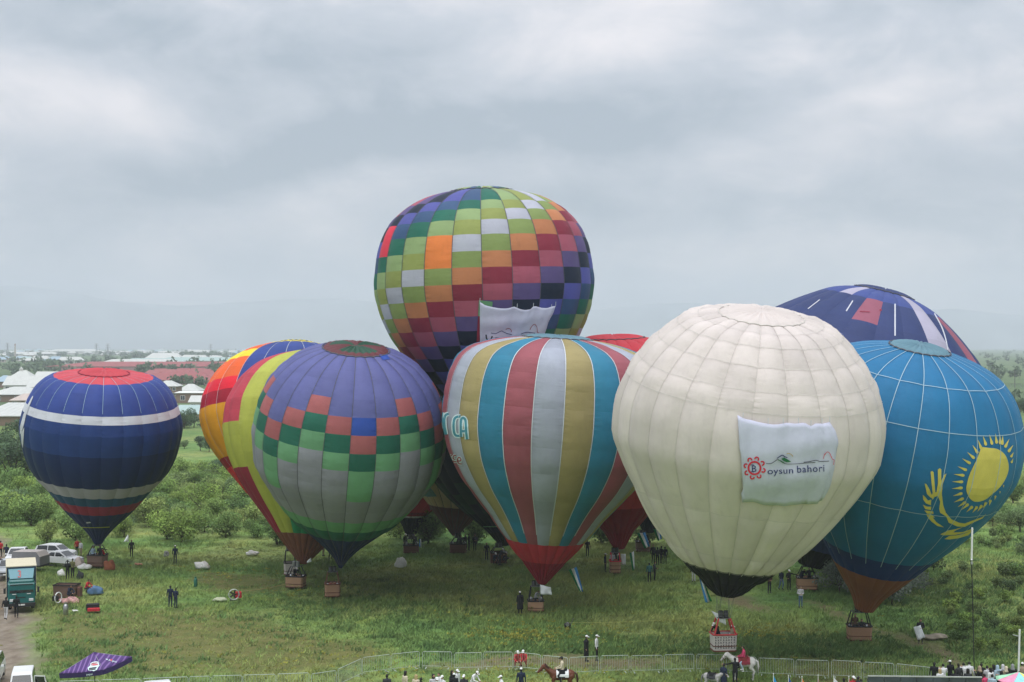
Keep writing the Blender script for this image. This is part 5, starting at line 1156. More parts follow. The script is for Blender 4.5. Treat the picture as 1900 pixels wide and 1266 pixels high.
def car(label, loc, rz, paint, kind='sedan', L_=4.4, Wd=1.76, H=1.46, group='parked cars', s=1.0, open_door=False):
    """forward is +X"""
    root = empty('parked_car', loc, label, 'car', group, rz); root.scale = (s, s, s)
    if kind == 'sedan': low = [(-.5,.28),(-.505,.55),(-.49,.86),(-.36,.93),(.18,.94),(.44,.78),(.495,.66),(.505,.4),(.49,.25)]; cab = [(-.38,.92),(-.22,1.40),(-.08,1.455),(.06,1.43),(.27,.92)]
    elif kind == 'suv': low = [(-.5,.34),(-.51,.62),(-.49,1.0),(-.45,1.06),(.20,1.05),(.44,.95),(.495,.78),(.505,.46),(.49,.32)]; cab = [(-.47,1.03),(-.42,1.50),(-.25,1.66),(.0,1.68),(.10,1.60),(.28,1.03)]
    else: low = [(-.5,.3),(-.505,.6),(-.5,1.0),(-.49,1.08),(.40,1.08),(.47,.9),(.5,.6),(.5,.3)]; cab = [(-.49,1.06),(-.46,1.74),(-.38,1.86),(.18,1.88),(.28,1.80),(.42,1.06)]
    k = H/1.46 if kind == 'sedan' else 1.0
    def shell(prof, wf):
        m = MB(); n = len(prof); vs = []
        for t_ in (-1, -.93, .93, 1):
            for x, z in prof:
                ins = 1.0 if abs(t_) < 1 else .97; vs.append((x*L_*ins, t_*Wd/2*wf(z), (z*k-.02*(abs(t_) == 1)*(z > .6))))
        fs = [(i*n+j, (i+1)*n+j, (i+1)*n+(j+1) % n, i*n+(j+1) % n) for i in range(3) for j in range(n)]+[tuple(range(n)), tuple(range(4*n-1, 3*n-1, -1))]
        m.add(vs, fs, paint); return m
    bo = shell(low, lambda z: 1.0 if z < .8 else .965).build('body', root); 
    zb = cab[0][1]; zt = max(q[1] for q in cab); wf = lambda z: .955-.16*(z-zb)/(zt-zb)
    cb = shell(cab, wf).build('cabin', root)
    def side_glass(pts, nm='side_window'):
        for q in (-1, 1):
            m = MB(); vs = []
            for x, z in pts: vs.append((x*L_, q*(Wd/2*wf(z)+.012), z*k-.01))
            m.add(vs, [tuple(range(len(pts)))], GLASS); m.build(nm, cb)
    x0, x1 = cab[0][0], cab[-1][0]; zm = zb+.04; zh = zt-.10
    xa = x0+(cab[1][0]-x0)*.9+.035; xb = x1-(x1-cab[-2][0])*.92-.02; mid = (x0+x1)/2-.01
    side_glass([(x0+.055, zm), (mid-.012, zm), (mid-.012, zh), (xa+.01, zh-.02)]); side_glass([(mid+.012, zm), (x1-.045, zm), (xb, zh), (mid+.012, zh)])
    for nm, a, b in (('windscreen', cab[-1], cab[-2]), ('rear_window', cab[0], cab[1])):
        A = Vector((a[0]*L_, 0, a[1]*k)); B = Vector((b[0]*L_, 0, b[1]*k)); d = B-A; nn = Vector((d.z, 0, -d.x)); nn = nn.normalized()*(.014 if nm == 'windscreen' else -.014)
        A2, B2 = A+d*.10+nn, A+d*.94+nn; wa, wb = Wd/2*wf(a[1])*.86, Wd/2*wf(b[1])*.86
        m = MB(); m.add([(A2.x, -wa, A2.z), (A2.x, wa, A2.z), (B2.x, wb, B2.z), (B2.x, -wb, B2.z)], [(0, 1, 2, 3)], GLASS); m.build(nm, cb)
    r = .31 if kind != 'suv' else .36
    for fx in (-.31, .32):
        for q in (-1, 1): wheel(root, (fx*L_, q*(Wd/2-.10), r), r, .21)
    zl = .66 if kind != 'suv' else .80
    for q in (-1, 1):
        m = MB(); m.bbox((.485*L_, q*Wd*.36, zl*k), (.12, .36, .15), LAMP, .02); m.build('headlight', bo)
        m = MB(); m.bbox((-.497*L_, q*Wd*.38, (zl+.1)*k), (.07, .30, .18), TAIL, .02); m.build('tail_light', bo)
        m = MB(); m.bbox((.17*L_, q*(Wd/2+.09), zb+.04), (.12, .17, .13), paint, .02); m.build('wing_mirror', bo)
    m = MB(); m.box((.505*L_, 0, .48*k), (.02, 1.0, .14), DARKP); m.build('grille', bo); m = MB(); m.box((.512*L_, 0, .38*k), (.012, .52, .11), PLATE); m.build('number_plate', bo)
    m = MB(); m.box((-.512*L_, 0, .60*k), (.012, .52, .11), PLATE); m.build('number_plate', bo)
    if open_door:
        d = MB(); d.box((0, 0, .62), (.82, .05, .72), paint); d.box((-.38, 0, 1.32), (.05, .04, .68), paint); d.box((.33, 0, 1.30), (.05, .04, .68), paint, ry=-.25); d.box((-.05, 0, 1.66), (.66, .04, .05), paint)
        do = d.build('door', root, (.30*L_, Wd/2+.34, 0), D(68)); g_ = MB(); g_.box((0, 0, 1.31), (.66, .012, .64), GLASS); g_.build('window', do); h_ = MB(); h_.bbox((.28, -.13, 1.12), (.12, .16, .2), DARKP); h_.build('wing_mirror', do)
    return root
car('white estate car parked by the orchard, farther of the two white cars', gnd(103,1037), D(-14), CARW, 'suv', 4.5, 1.82, s=.88)
car('white saloon car parked in front of the estate car, its nose to the right', gnd(115,1047), D(-20), CARW, 'sedan', 4.4, s=.9)
car('white car facing down the track behind the grey covered trailer', gnd(33,1044), D(-80), CARW, 'sedan', 4.3)
car('silver blue car waiting on the mud track behind the teal truck', gnd(16,1067), D(-76), CARS, 'sedan', 4.4)
car('small white minivan with its driver\'s door open at the lower left corner', gnd(42,1302), D(-74), CARW, 'van', 3.2, 1.42, open_door=True)
car('white car cut by the left edge beside the mud track', gnd(-24,1264), D(-76), CARW, 'suv', 4.3, 1.8)
car('white car whose roof shows right of the purple parasol', gnd(294,1316), D(-70), CARW, 'sedan', 4.5, 1.78, H=1.52)
# ------------------------------------------------------------------ the teal box truck
TEAL = mat('teal_truck_paint', (.012, .125, .125), rough=.3, var=.03, spec=.6); TEALD = mat('dark_teal_paint', (.012, .035, .075), rough=.35, var=.03); TARP = mat('cream_box_side', (.62, .57, .42), rough=.6, var=.06); SPOIL = mat('pale_teal_spoiler', (.13, .27, .31), rough=.35, var=.03)
tr = empty('box_truck', gnd(40,1134), 'teal cab box truck with a cream box parked on the mud track', 'truck', None, D(20))
# built facing -Y: x across, y back
m = MB(); m.bbox((0, .95, 1.30), (2.05, 1.7, 1.75), TEAL, .10); cabo = m.build('cab', tr)
m = MB(); m.bbox((0, .98, 2.30), (1.9, 1.55, .28), TEAL, .12); m.build('cab_roof', cabo)
m = MB(); m.bbox((0, 4.1, 2.02), (2.30, 4.5, 2.46), TARP, .04); boxo = m.build('cargo_box', tr)
m = MB(); m.box((0, 1.835, 2.02), (2.24, .03, 2.40), TEALD); m.build('front_wall', boxo)
m = MB(); m.box((0, 4.1, 3.275), (2.34, 4.54, .05), TARP); m.build('roof_panel', boxo)
m = MB(); a = [(-.98, 1.78, 3.1), (.98, 1.78, 3.1), (.86, .55, 2.50), (-.86, .55, 2.50), (-1.0, 1.80, 2.50), (1.0, 1.80, 2.50)]
m.add(a, [(0,3,2,1), (0,4,3), (1,2,5), (0,1,5,4), (3,4,5,2)], SPOIL); spo = m.build('roof_spoiler', cabo)
m = MB()
for p_ in text_polys('3', -.20, 0, .62, offset=.012):
    q = [(x, 1.30-.42*0-(.72-(-y))*0, y) for x, y in p_]; vs = []
    for x, y in p_: f_ = max(0, min(1, (-y+.05)/.6)); vs.append((x-.1, 1.78-(1.23)*(1-f_)-.03, 2.50+.6*f_+.03))
    m.add(vs, [tuple(range(len(vs)))], mat('faded_red_print', (.38,.13,.13)))
m.build('painted_mark', spo)
m = MB(); m.add([(-.90,.085,1.42),(.90,.085,1.42),(.84,.125,2.02),(-.84,.125,2.02)], [(0,1,2,3)], GLASS); m.build('windscreen', cabo)
m = MB(); m.box((0,.085,2.08),(1.7,.06,.06),DARKP); m.build('sun_visor', cabo)
for q in (-1, 1):
    m = MB(); m.add([(q*1.03,.35,1.42),(q*1.03,1.1,1.42),(q*1.03,1.1,1.98),(q*1.03,.42,1.98)], [(0,1,2,3)], GLASS); m.build('side_window', cabo)
    m = MB(); m.bbox((q*.72,.07,.86),(.34,.06,.2),LAMP,.02); m.build('headlight', cabo)
    m = MB(); m.tube([(q*1.02,.3,1.9),(q*1.22,.2,1.85)], .02, DARKP); m.bbox((q*1.26,.2,1.62),(.18,.08,.44),DARKP,.02); m.build('wing_mirror', cabo)
    m = MB(); m.tube([(q*.2-.35,.06,1.40),(q*.2+.1,.07,1.62)], .012, DARKP, 4); m.build('wiper', cabo)
    m = MB(); m.box((q*.55,.07,1.34),(.3,.03,.05),CARW); m.build('trim_strip', cabo)
    for y in (1.0, 4.6): wheel(tr, (q*.86, y, .40), .40, .26, PI/2)
m = MB(); m.bbox((0,.03,.48),(2.1,.16,.30),DARKP,.03); bu = m.build('bumper', tr); m = MB(); m.box((0,-.062,.50),(.5,.012,.11),PLATE); m.build('number_plate', bu)
m = MB(); m.box((0,.09,1.06),(.6,.03,.07),DARKP); m.build('badge', cabo); m = MB(); m.box((0,3.6,.62),(.9,5.4,.2),DARKP); m.build('chassis', tr)
# covered trailer
GREYT = mat('grey_tarpaulin', (.20,.20,.21), rough=.7, var=.06, bump=.2); PALET = mat('pale_tarpaulin', (.48,.44,.41), rough=.7, var=.06, bump=.2)
t_ = empty('covered_trailer', gnd(56,1056), 'trailer under a grey and beige tarpaulin behind the teal truck', 'trailer', None, D(-12))
m = MB(); a = [(-1.5,-.9,.5),(1.5,-.9,.5),(1.5,.9,.5),(-1.5,.9,.5),(-1.35,-.85,1.7),(1.1,-.85,1.75),(1.1,.85,1.75),(-1.35,.85,1.7),(1.5,-.88,1.3),(1.5,.88,1.3)]
m.add(a, [(0,3,2,1),(0,1,8,5,4),(2,3,7,6,9),(1,2,9,8),(3,0,4,7)], GREYT); m.add(a, [(4,5,6,7),(5,8,9,6)], PALET); co = m.build('cover', t_)
m = MB(); m.box((0,0,.42),(3.0,1.7,.16),DARKP); m.tube([(1.5,0,.42),(2.4,0,.42)],.04,DARKP); m.build('chassis', t_)
for q in (-1, 1): wheel(t_, (-.1, q*.86, .3), .3, .18)
# ------------------------------------------------------------------ crowd barriers
def top_pt(px, py, z=1.1): Yd = (CAMZ-z)*F/(py-HY); return Vector(((px-CX)*Yd/F, Yd, 0))
runs = [[(108,1264.5),(185,1262),(262,1259.5),(350,1256),(392,1254.5),(450,1253),(513,1251),(575,1248.5)], [(577,1251),(625,1244)], [(627,1242),(671,1222)], [(672,1220.5),(726,1214),(780,1208.6)], [(783,1209),(840,1210)], [(842,1212),(895,1211)],
        [(896,1210),(952,1210)], [(953,1209.5),(1004,1215)], [(1006,1216),(1054,1220.5)], [(1056,1220.5),(1112,1217.5)], [(1114,1217),(1168,1216)], [(1170,1217),(1230,1216)], [(1232,1215),(1290,1214)], [(1292,1214),(1345,1215)], [(1347,1216),(1404,1220)],
        [(1406,1221),(1474,1223.5)], [(1476,1224.5),(1540,1226)], [(1542,1225),(1600,1228)], [(1602,1228.5),(1660,1231.5)], [(1662,1231.5),(1728,1239)], [(1730,1239),(1800,1246)]]
BARM = {}; FENCE = mat('dull_galvanised', (.46,.52,.47), rough=.6, metal=.2)
def barrier_mesh(kind, Ln):
    k = (kind, round(Ln, 2))
    if k in BARM: return BARM[k]
    m = MB(); h = 1.1
    if kind == 'frame':
        m.tube([(.03,0,.0),(.03,0,h-.08),(.1,0,h),(Ln-.1,0,h),(Ln-.03,0,h-.08),(Ln-.03,0,0)], 0.019, FENCE, 6); m.tube([(.03,0,.16),(Ln-.03,0,.16)], .014, FENCE, 6)
        for x in (.25, Ln-.25): m.box((x,0,.02),(.06,.5,.03),FENCE)
    else: m.tube([(0,0,.16),(0,0,h)], .0075, FENCE, 5, cap=False)
    BARM[k] = m.mesh(kind); return BARM[k]
BLAB = ["right of the white minivan's open door", 'under the right tip of the purple parasol', 'beside the white car roof at the lower edge', 'first right of the white car roof', 'second right of the white car roof', 'third right of the white car roof, on yellowed grass', 'fourth right of the white car roof, on yellowed grass', 'last of the low left row, just before the line steps up', 'short and slanting up where the left row ends', 'second of the slanting stretch, above the leftmost spectator', 'third of the slanting stretch, above the cream jacket', 'above the spectators with long black hair, over dark grass', "above the leaning spectator, at the bare soil's left end", 'on the bare soil just left of the two people in red', 'in front of the two people in red', "right of the two people in red, above the chestnut horse's head", 'behind the rider in cream and the person in the long coat', 'in front of the person in the white shirt', 'between the person in white and the grey pony, on dry grass', 'left of the grey pony, under the yellow line', "behind the grey pony and the white horse's head", "behind the white horse's rump", 'above the light blue small flag', 'above the deep blue and orange small flags', 'above the large white small flag', "above the dark screen's left corner", "above the dark screen's middle", 'last, running into the right hand crowd']
bi = 0
for run in runs:
    P_ = [top_pt(*q) for q in run]
    for a, b in zip(P_[:-1], P_[1:]):
        d = b-a; n = max(1, round(d.length/2.4)); L1 = d.length/n
        for k in range(n):
            Lq = round(L1, 1)-.02 if round(L1, 1)-.02 <= L1 else L1-.01
            q = a+d*(k/n); o = empty('crowd_barrier', q, None, None, 'crowd control barriers along the field', math.atan2(d.y, d.x)); bi += 1; tag(o, 'galvanised crowd barrier '+BLAB[bi-1], 'barrier')
            link('frame', barrier_mesh('frame', Lq), o); nb_ = max(3, int(round(Lq/.16)))
            for j in range(1, nb_): link('bar', barrier_mesh('bar', 1), o, (Lq*j/nb_, 0, 0))
# ------------------------------------------------------------------ parasols
def parasol(label, c, half, rise, rz, tilt, cols, nseg, logo=None, valance=.16, pole_to=0.0, group=None, val_m=None):
    root = empty('parasol', (c[0], c[1], pole_to), label, 'parasol', group); cz = c[2]-pole_to
    M = Matrix.Rotation(tilt, 3, 'Y') @ Matrix.Rotation(rz, 3, 'Z')
    for k in range(nseg):
        m = MB(); a0, a1 = 2*PI*k/nseg, 2*PI*(k+1)/nseg; A = Vector((half*math.cos(a0), half*math.sin(a0), 0)); B = Vector((half*math.cos(a1), half*math.sin(a1), 0)); T = Vector((0, 0, rise)); vs = []; nn = 6
        for i in range(nn+1):
            f_ = i/nn
            for j in range(7): e_ = A.lerp(B, j/6); p_ = T.lerp(e_, f_); sag = -.08*half*math.sin(PI*j/6)*f_*(1 if nseg > 4 else .6)-.0*f_; vs.append(M @ (p_+Vector((0, 0, sag*.5-.05*math.sin(PI*f_)*rise)))+Vector((0, 0, cz)))
        for j in range(7): e_ = A.lerp(B, j/6); vs.append(M @ (e_+Vector((0, 0, -.08*half*math.sin(PI*j/6)*.5*(1 if nseg > 4 else .6)-valance)))+Vector((0, 0, cz)))
        fs = [(i*7+j, i*7+j+1, (i+1)*7+j+1, (i+1)*7+j) for i in range(nn+1) for j in range(6)]
        if val_m:
            q = MB(); nv_ = len(vs); q.add(vs[-14:], [(j, j+1, 7+j+1, 7+j) for j in range(6)], val_m); vo = q.build('valance', root); s2_ = vo.modifiers.new('t', 'SOLIDIFY'); s2_.thickness = .01; fs = fs[:-6]
        m.add(vs, fs, cols[k % len(cols)]); o = m.build('canopy_panel', root, smooth=True); sm = o.modifiers.new('t', 'SOLIDIFY'); sm.thickness = .008
        m = MB(); m.tube([M @ (T*.97)+Vector((0, 0, cz)), M @ (A+Vector((0, 0, -.03)))+Vector((0, 0, cz))], .014, STEEL, 5); m.build('rib', root)
    m = MB(); m.tube([(0, 0, 0), M @ Vector((0, 0, rise+.05))+Vector((0, 0, cz))], .025, DARKP, 6); m.build('pole', root)
    m = MB(); m.lathe([(.28,0),(.30,.05),(.26,.1),(.04,.12)], DARKP, (0,0,0), 12); m.build('base', root)
    return root, M, cz
def stripes(name, c1, c2, scale):
    m = bpy.data.materials.new(name); m.use_nodes = True; t = m.node_tree; b = t.nodes['Principled BSDF']; b.inputs['Roughness'].default_value = .7
    tc_ = N(t, 'ShaderNodeTexCoord'); wv = N(t, 'ShaderNodeTexWave', bands_direction='X'); wv.inputs['Scale'].default_value = scale; wv.inputs['Distortion'].default_value = .6; wv.inputs['Detail'].default_value = 0
    t.links.new(tc_.outputs['Object'], wv.inputs[0]); t.links.new(ramp_n(t, wv.outputs['Fac'], [(.70, c1), (.86, c2)]), b.inputs['Base Color']); return m
PURP = stripes('purple_striped_canvas', rgb(72,42,108), rgb(122,92,152), 1.15); PURP2 = mat('dull_purple_canvas', rgb(104,74,116), rough=.75)
Yp = 80.0; pc = px3(178,1234,Yp); pr, PMx, pcz = parasol('purple striped square parasol with a burger emblem tilted over the barriers', pc, 2.05, .74, D(28), D(-8.5), [PURP2, PURP2, PURP, PURP], 4, valance=.27, val_m=mat('dark_indigo_canvas', rgb(50,38,84), rough=.75))
print_bvh_v, print_bvh_f = [], []
bpy.context.view_layer.update()
for ch in pr.children:
    if ch.name.startswith(('canopy_panel', 'valance')):
        o_ = len(print_bvh_v); print_bvh_v += [v.co+pr.location for v in ch.data.vertices]; print_bvh_f += [tuple(i+o_ for i in p.vertices) for p in ch.data.polygons]
pb = BVHTree.FromPolygons(print_bvh_v, print_bvh_f)
def s6(p): return (105+p[0]/12.667, 1210+p[1]/12.667)
sh = [([s6(p) for p in [(800,270),(850,245),(930,228),(990,240),(1000,290),(1015,330),(980,370),(950,430),(880,450),(750,440),(735,380),(790,330)]], INKW),
      ([s6(p) for p in [(810,290),(860,262),(960,255),(975,275),(870,290),(815,305)]], INKM), ([s6(p) for p in [(800,320),(880,300),(985,295),(975,315),(880,330)]], INKR),
      ([s6(p) for p in [(765,390),(850,375),(950,365),(940,388),(850,400),(768,408)]], INKD), ([s6(p) for p in [(765,415),(850,410),(930,400),(920,425),(850,432),(770,432)]], INKD)]
sh += [(p, INKW) for p in text_polys('pepsi', *s6((712,548)), 5.6, rot=-.09, offset=.03)]
sh += [(p, INKW) for p in text_polys('pepsi', *s6((1215,215)), 5.0, rot=.30, offset=.02, sx=1.5)]+[([s6(p) for p in [(1140,180),(1195,180),(1185,212)]], INKW), ([s6(p) for p in [(1265,185),(1300,190),(1295,225),(1260,230)]], INKR)]
print_on(pb, pr.location, pr, 'printed_emblem', sh, off=.02, maxe=3)
rc = [mat('parasol_'+n_, rgb(*c), rough=.6) for n_, c in (('pink',(236,150,180)),('sky',(150,216,226)),('yellow',(236,226,110)),('mint',(170,226,190)))]
parasol('round rainbow parasol in pastel pink, blue and yellow at the lower right corner', head_at(1890,1247,2.35)+Vector((0, 0, 1.9)), 1.3, .45, .2, 0.05, [rc[0], rc[1], rc[2], rc[3]], 8, valance=.05)
# ------------------------------------------------------------------ flags
def flag_mesh(w_, h_, m_, seed, nx=8, ny=5, amp=.07):
    r = random.Random(seed); ph = r.random()*6; vs = []
    for j in range(ny+1):
        for i in range(nx+1):
            u, v = i/nx, j/ny; vs.append((u*w_, amp*(.3+u)*math.sin(5*u+ph+v*1.5)*2, (v-.5)*h_-.10*w_*u*u))
    return vs, [(j*(nx+1)+i, j*(nx+1)+i+1, (j+1)*(nx+1)+i+1, (j+1)*(nx+1)+i) for j in range(ny) for i in range(nx)], nx, ny
UZB = mat('flag_blue', rgb(60,130,190), rough=.8); UZW = mat('flag_white', rgb(222,226,228), rough=.8); UZG = mat('flag_green', rgb(30,130,80), rough=.8)
def cloth_px(name, label, cat, quad, Y, mats, axis, group=None, n=(8, 10), amp=.05, parent=None, pole=None, thick=.01):
    """hanging cloth: four photo corners (top-left, top-right, bottom-right, bottom-left) at its real distance; mats split across u"""
    c = [px3(*q, Y+(q_[2] if len(q_) > 2 else 0)) if False else px3(q[0], q[1], Y+(q[2] if len(q) > 2 else 0)) for q, q_ in zip(quad, quad)]
    vs, fs, mi = [], [], []; nx, ny = n
    for j in range(ny+1):
        for i in range(nx+1):
            u, v = i/nx, j/ny; p_ = c[0].lerp(c[1], u).lerp(c[3].lerp(c[2], u), v); vs.append(p_+Vector((0, amp*math.sin(u*7+v*3), 0)))
    o0 = vs[0]
    for j in range(ny):
        for i in range(nx): fs.append((j*(nx+1)+i, j*(nx+1)+i+1, (j+1)*(nx+1)+i+1, (j+1)*(nx+1)+i)); mi.append(min(len(mats)-1, int(((i+.5)/nx if axis == 'u' else (j+.5)/ny)*len(mats))))
    o = link(name, mesh(name, [v-o0 for v in vs], fs, mats, mi, True), parent, o0 if not parent else None); sm = o.modifiers.new('t', 'SOLIDIFY'); sm.thickness = thick
    tag(o, label, cat, group)
    if pole:
        a, b = px3(*pole[0], Y), px3(*pole[1], Y); m = MB(); m.tube([a-o0, b-o0], .014, STEEL, 5); m.build('pole', o)
    return o
FG = 'flags hung from balloons'
def Yof(py): return 54600/(py-HY)
tri = [UZG, UZG, UZW, UZB]
cloth_px('flag', 'green, white and blue flag hanging right of the striped balloon\'s mouth', 'flag', [(1055,1058),(1070,1052),(1082,1098),(1076,1098)], 112, [UZG, UZW, UZB], 'u', FG, (9, 10), .12)
cloth_px('flag', 'blue, white and green flag hanging at the left of the cream balloon\'s black skirt', 'flag', [(1297,1070),(1303,1070),(1321,1116),(1309,1118)], 91, [UZB, UZW, UZG], 'u', FG, (9, 10), .10)
cloth_px('flag', 'green and white flag drooping right of the red balloon\'s basket', 'flag', [(1168,1027),(1176,1023),(1178,1055),(1174,1060)], 130, [UZG, UZW], 'u', FG, (6, 8), .08, pole=((1176,1022),(1182,1020)))
cloth_px('flag', 'striped flag slanting across the basket behind the dark group', 'flag', [(1182,990),(1197,988),(1206,1014),(1196,1018)], 141, [UZG, UZW, UZB], 'u', FG, (6, 8), .08)
cloth_px('flag', 'striped flag hanging beside the cream balloon\'s left flank', 'flag', [(1212,982),(1226,982),(1228,1000),(1221,1004)], 143, [UZG, UZW, UZB], 'u', FG, (6, 8), .08)
cloth_px('flag', 'white flag flying from the striped balloon\'s basket', 'flag', [(1002,1085),(1022,1090),(1024,1104),(1003,1103)], 110.6, [UZW], 'u', FG, (6, 5), .06, pole=((1002,1084),(1001,1118)))
cloth_px('flag', 'white printed flag flying from the white basket', 'flag', [(1320,1134),(1346,1144),(1347,1160),(1333,1153)], 89.6, [UZW], 'u', FG, (6, 5), .08)
cloth_px('flag', 'white printed cloth held by the person on the right slope', 'flag', [(1695,1164),(1708,1160),(1717,1183),(1703,1188)], 98.6, [UZW], 'u', None, (6, 6), .05)
cloth_px('pennant', 'white pennant fluttering at the orchard\'s edge right of the dark blue balloon', 'pennant', [(237,992),(239,999),(238,1006),(229,1006)], 150, [UZW], 'u', None, (4, 5), .08, pole=((239,992),(239,1016)))
cloth_px('flag', 'white flag beside the brown balloon mouth', 'flag', [(571,1040),(577,1035),(578,1043),(569,1044)], 121, [UZW], 'u', FG, (4, 4), .05)
cloth_px('flag', 'white banner on the right side of the red balloon\'s basket', 'flag', [(1152,1028),(1161,1028),(1161,1048),(1153,1048)], 130, [UZW], 'u', FG, (4, 6), .05)
cloth_px('flag', 'pale blue and white flag beside the small red balloon\'s basket', 'flag', [(778,1001),(781,1000),(783,1024),(778,1026)], 147, [UZB, UZW], 'u', FG, (4, 6), .05)
# hand flags standing along the lower edge
for (x, y, w_, c, lab) in [(1435,1250,.42,rgb(60,160,220),'light blue'),(1463,1253,.46,rgb(50,90,170),'deep blue'),(1488,1255,.42,rgb(236,150,70),'orange'),(1518,1252.5,.2,rgb(200,60,60),'furled red'),(1547,1254.5,.9,rgb(226,226,236),'large white'),(1575,1255,.3,rgb(210,50,60),'red')]:
    b = head_at(x, y, 2.3); ro = empty('small_flag', b, 'small %s flag on a pole at the lower edge' % lab, 'flag', 'small flags along the lower edge')
    m = MB(); m.tube([(0,0,0),(0,0,2.28)], .018, CARW, 5); m.lathe([(.0,0),(.03,.02),(.03,.05),(0,.07)], CARW, (0,0,2.25), 6); m.build('pole', ro)
    m = MB(); vs = []
    for j in range(7):
        for i in range(5): u, v = i/4, j/6; vs.append((.02+u*w_*(.25+.75*v)*(1 if lab != 'furled red' else .4), .05*math.sin(u*5+v*2), 2.2-v*1.1-.25*u*(1-v)))
    m.add(vs, [(j*5+i, j*5+i+1, (j+1)*5+i+1, (j+1)*5+i) for j in range(6) for i in range(4)], mat('flag_'+lab.replace(' ', '_'), c, rough=.8)); m.build('flag_cloth', ro, smooth=True)
# ------------------------------------------------------------------ poles, screen, tether line
Ym = 86.5; b = px3(1808.5, 1240, Ym); ms_ = empty('mast', (b.x, Ym, 0), 'thin tall mast with a white upper tube in front of the turquoise balloon', 'mast')
top = px3(1804, 979, Ym)-Vector((b.x, Ym, 0)); mid = px3(1802.8, 1042, Ym)-Vector((b.x, Ym, 0))
m = MB(); m.tube([(0,0,0), mid], .028, DARKP, 6); m.build('lower_tube', ms_); m = MB(); m.tube([mid, top], .06, CARW, 8); m.build('upper_tube', ms_); m = MB(); m.lathe([(.05,-.2),(.09,-.15),(.07,0),(.09,.1),(.05,.15)], STEEL, mid, 8); m.build('clamp', ms_)
Ym = 83; b = px3(1888.5, 1246, Ym); wp = empty('white_pole', (b.x, Ym, 0), 'white pole with a short arm at the right edge', 'pole'); top = px3(1892, 1168, Ym)-Vector((b.x, Ym, 0)); m = MB(); m.tube([(0,0,0), top], .06, CARW, 8); m.build('shaft', wp)
m = MB(); a = px3(1890.6,1181,Ym)-Vector((b.x,Ym,0)); e_ = px3(1879,1178,Ym)-Vector((b.x,Ym,0)); m.tube([a, e_], .025, STEEL, 6); m.build('arm', wp)
# screen seen from behind along the lower edge
sl, sr = head_at(1610,1253.5,2.1), head_at(1822,1256,2.1); d = sr-sl; so = empty('led_screen', sl, 'long dark glossy screen panel along the lower right edge', 'screen', None, math.atan2(d.y, d.x))
SCRM = mat('dark_screen', (.045,.055,.075), rough=.18, var=.5, scale=.8, spec=.7); n = 7
for k in range(n): m = MB(); m.bbox((d.length*(k+.5)/n, 0, 1.04), (d.length/n-.02, .12, 2.0), SCRM, .02); m.build('screen_panel', so)
m = MB(); m.box((d.length/2, 0, 2.075), (d.length, .14, .05), GALV); m.build('top_rail', so)
for k in range(n+1): m = MB(); m.tube([(d.length*k/n, .35, 0), (d.length*k/n, .1, 1.9)], .03, STEEL, 5); m.build('stay', so)
def sag(a, b, s_, n=16): return [a.lerp(b, i/n)+Vector((0, 0, -s_*4*(i/n)*(1-i/n))) for i in range(n+1)]
ROPE = mat('yellow_rope', rgb(170,172,100), rough=.8); ROPEB = mat('pale_rope', rgb(170,150,110), rough=.8)
a, b = gnd(1056,1164), B1.base+Vector((-.7, -.3, .5)); m = MB(); m.tube([p-a for p in sag(a+Vector((0,0,.35)), px3(1323,1143,90.3), .15)], .011, ROPE, 5); o = m.build('tether_line', None, a); tag(o, 'yellow tether line running from a winch up beside the white basket', 'tether line')
a, b = gnd(444,1101), B9.base+Vector((-.6, -.3, .35)); m = MB(); m.tube([p-a for p in sag(a+Vector((0,0,.15)), b, .1)], .022, ROPEB, 5); o = m.build('tether_line', None, a); tag(o, 'pale tether line running to the brown mouthed balloon\'s basket', 'tether line')
# winch at the end of the yellow line
wq = empty('tether_winch', gnd(1053,1166), 'small dark winch lying in the grass at the yellow line\'s end', 'winch'); m = MB(); m.bbox((0,0,.2),(.5,.4,.3),DARKP,.04); m.build('body', wq); m = MB(); m.tube([(.0,-.28,.3),(0,.28,.3)],.12,STEEL,10); m.build('drum', wq); m = MB(); m.tube([(.25,0,.3),(.45,0,.75)],.02,STEEL,5); m.build('handle', wq)
# ------------------------------------------------------------------ gear in the grass
def heap(label, px, py, w_, h_, m_, seed, cat='cloth bag', nm='cloth_heap', d_=None):
    r = random.Random(seed); bm = bmesh.new(); bmesh.ops.create_icosphere(bm, subdivisions=3, radius=1); ph = [r.random()*6 for _ in range(6)]
    for v in bm.verts:
        q = v.co; k = 1+.22*math.sin(3*q.x+ph[0])*math.sin(2.5*q.y+ph[1])+.14*math.sin(6*q.x+ph[2]+3*q.z)+.08*math.sin(11*q.y+ph[3])
        v.co = Vector((q.x*w_/2*k, q.y*(d_ or w_*.6)/2*k, max(-.05, (q.z*.9+.25)*h_*k)))
    me = bpy.data.meshes.new(nm); bm.to_mesh(me); bm.free(); me.materials.append(m_); me.polygons.foreach_set('use_smooth', [True]*len(me.polygons))
    o = link(nm, me, None, gnd(px, py)+Vector((0, 0, -.03))); tag(o, label, cat); return o
CR = mat('crumpled_white', (.70,.70,.68), rough=.85, var=.08, scale=4, bump=.5)
heap('crumpled white cloth heap on the grass right of the person with the white hat', 376,1053,1.35,.5,CR,1); heap('flat white cloth heap below the orchard trees near the brown balloon mouth', 469,1028,1.3,.3,CR,2); heap('upright puffed white bag in the shade between the violet and striped balloons', 743,1051,.95,.75,CR,3)
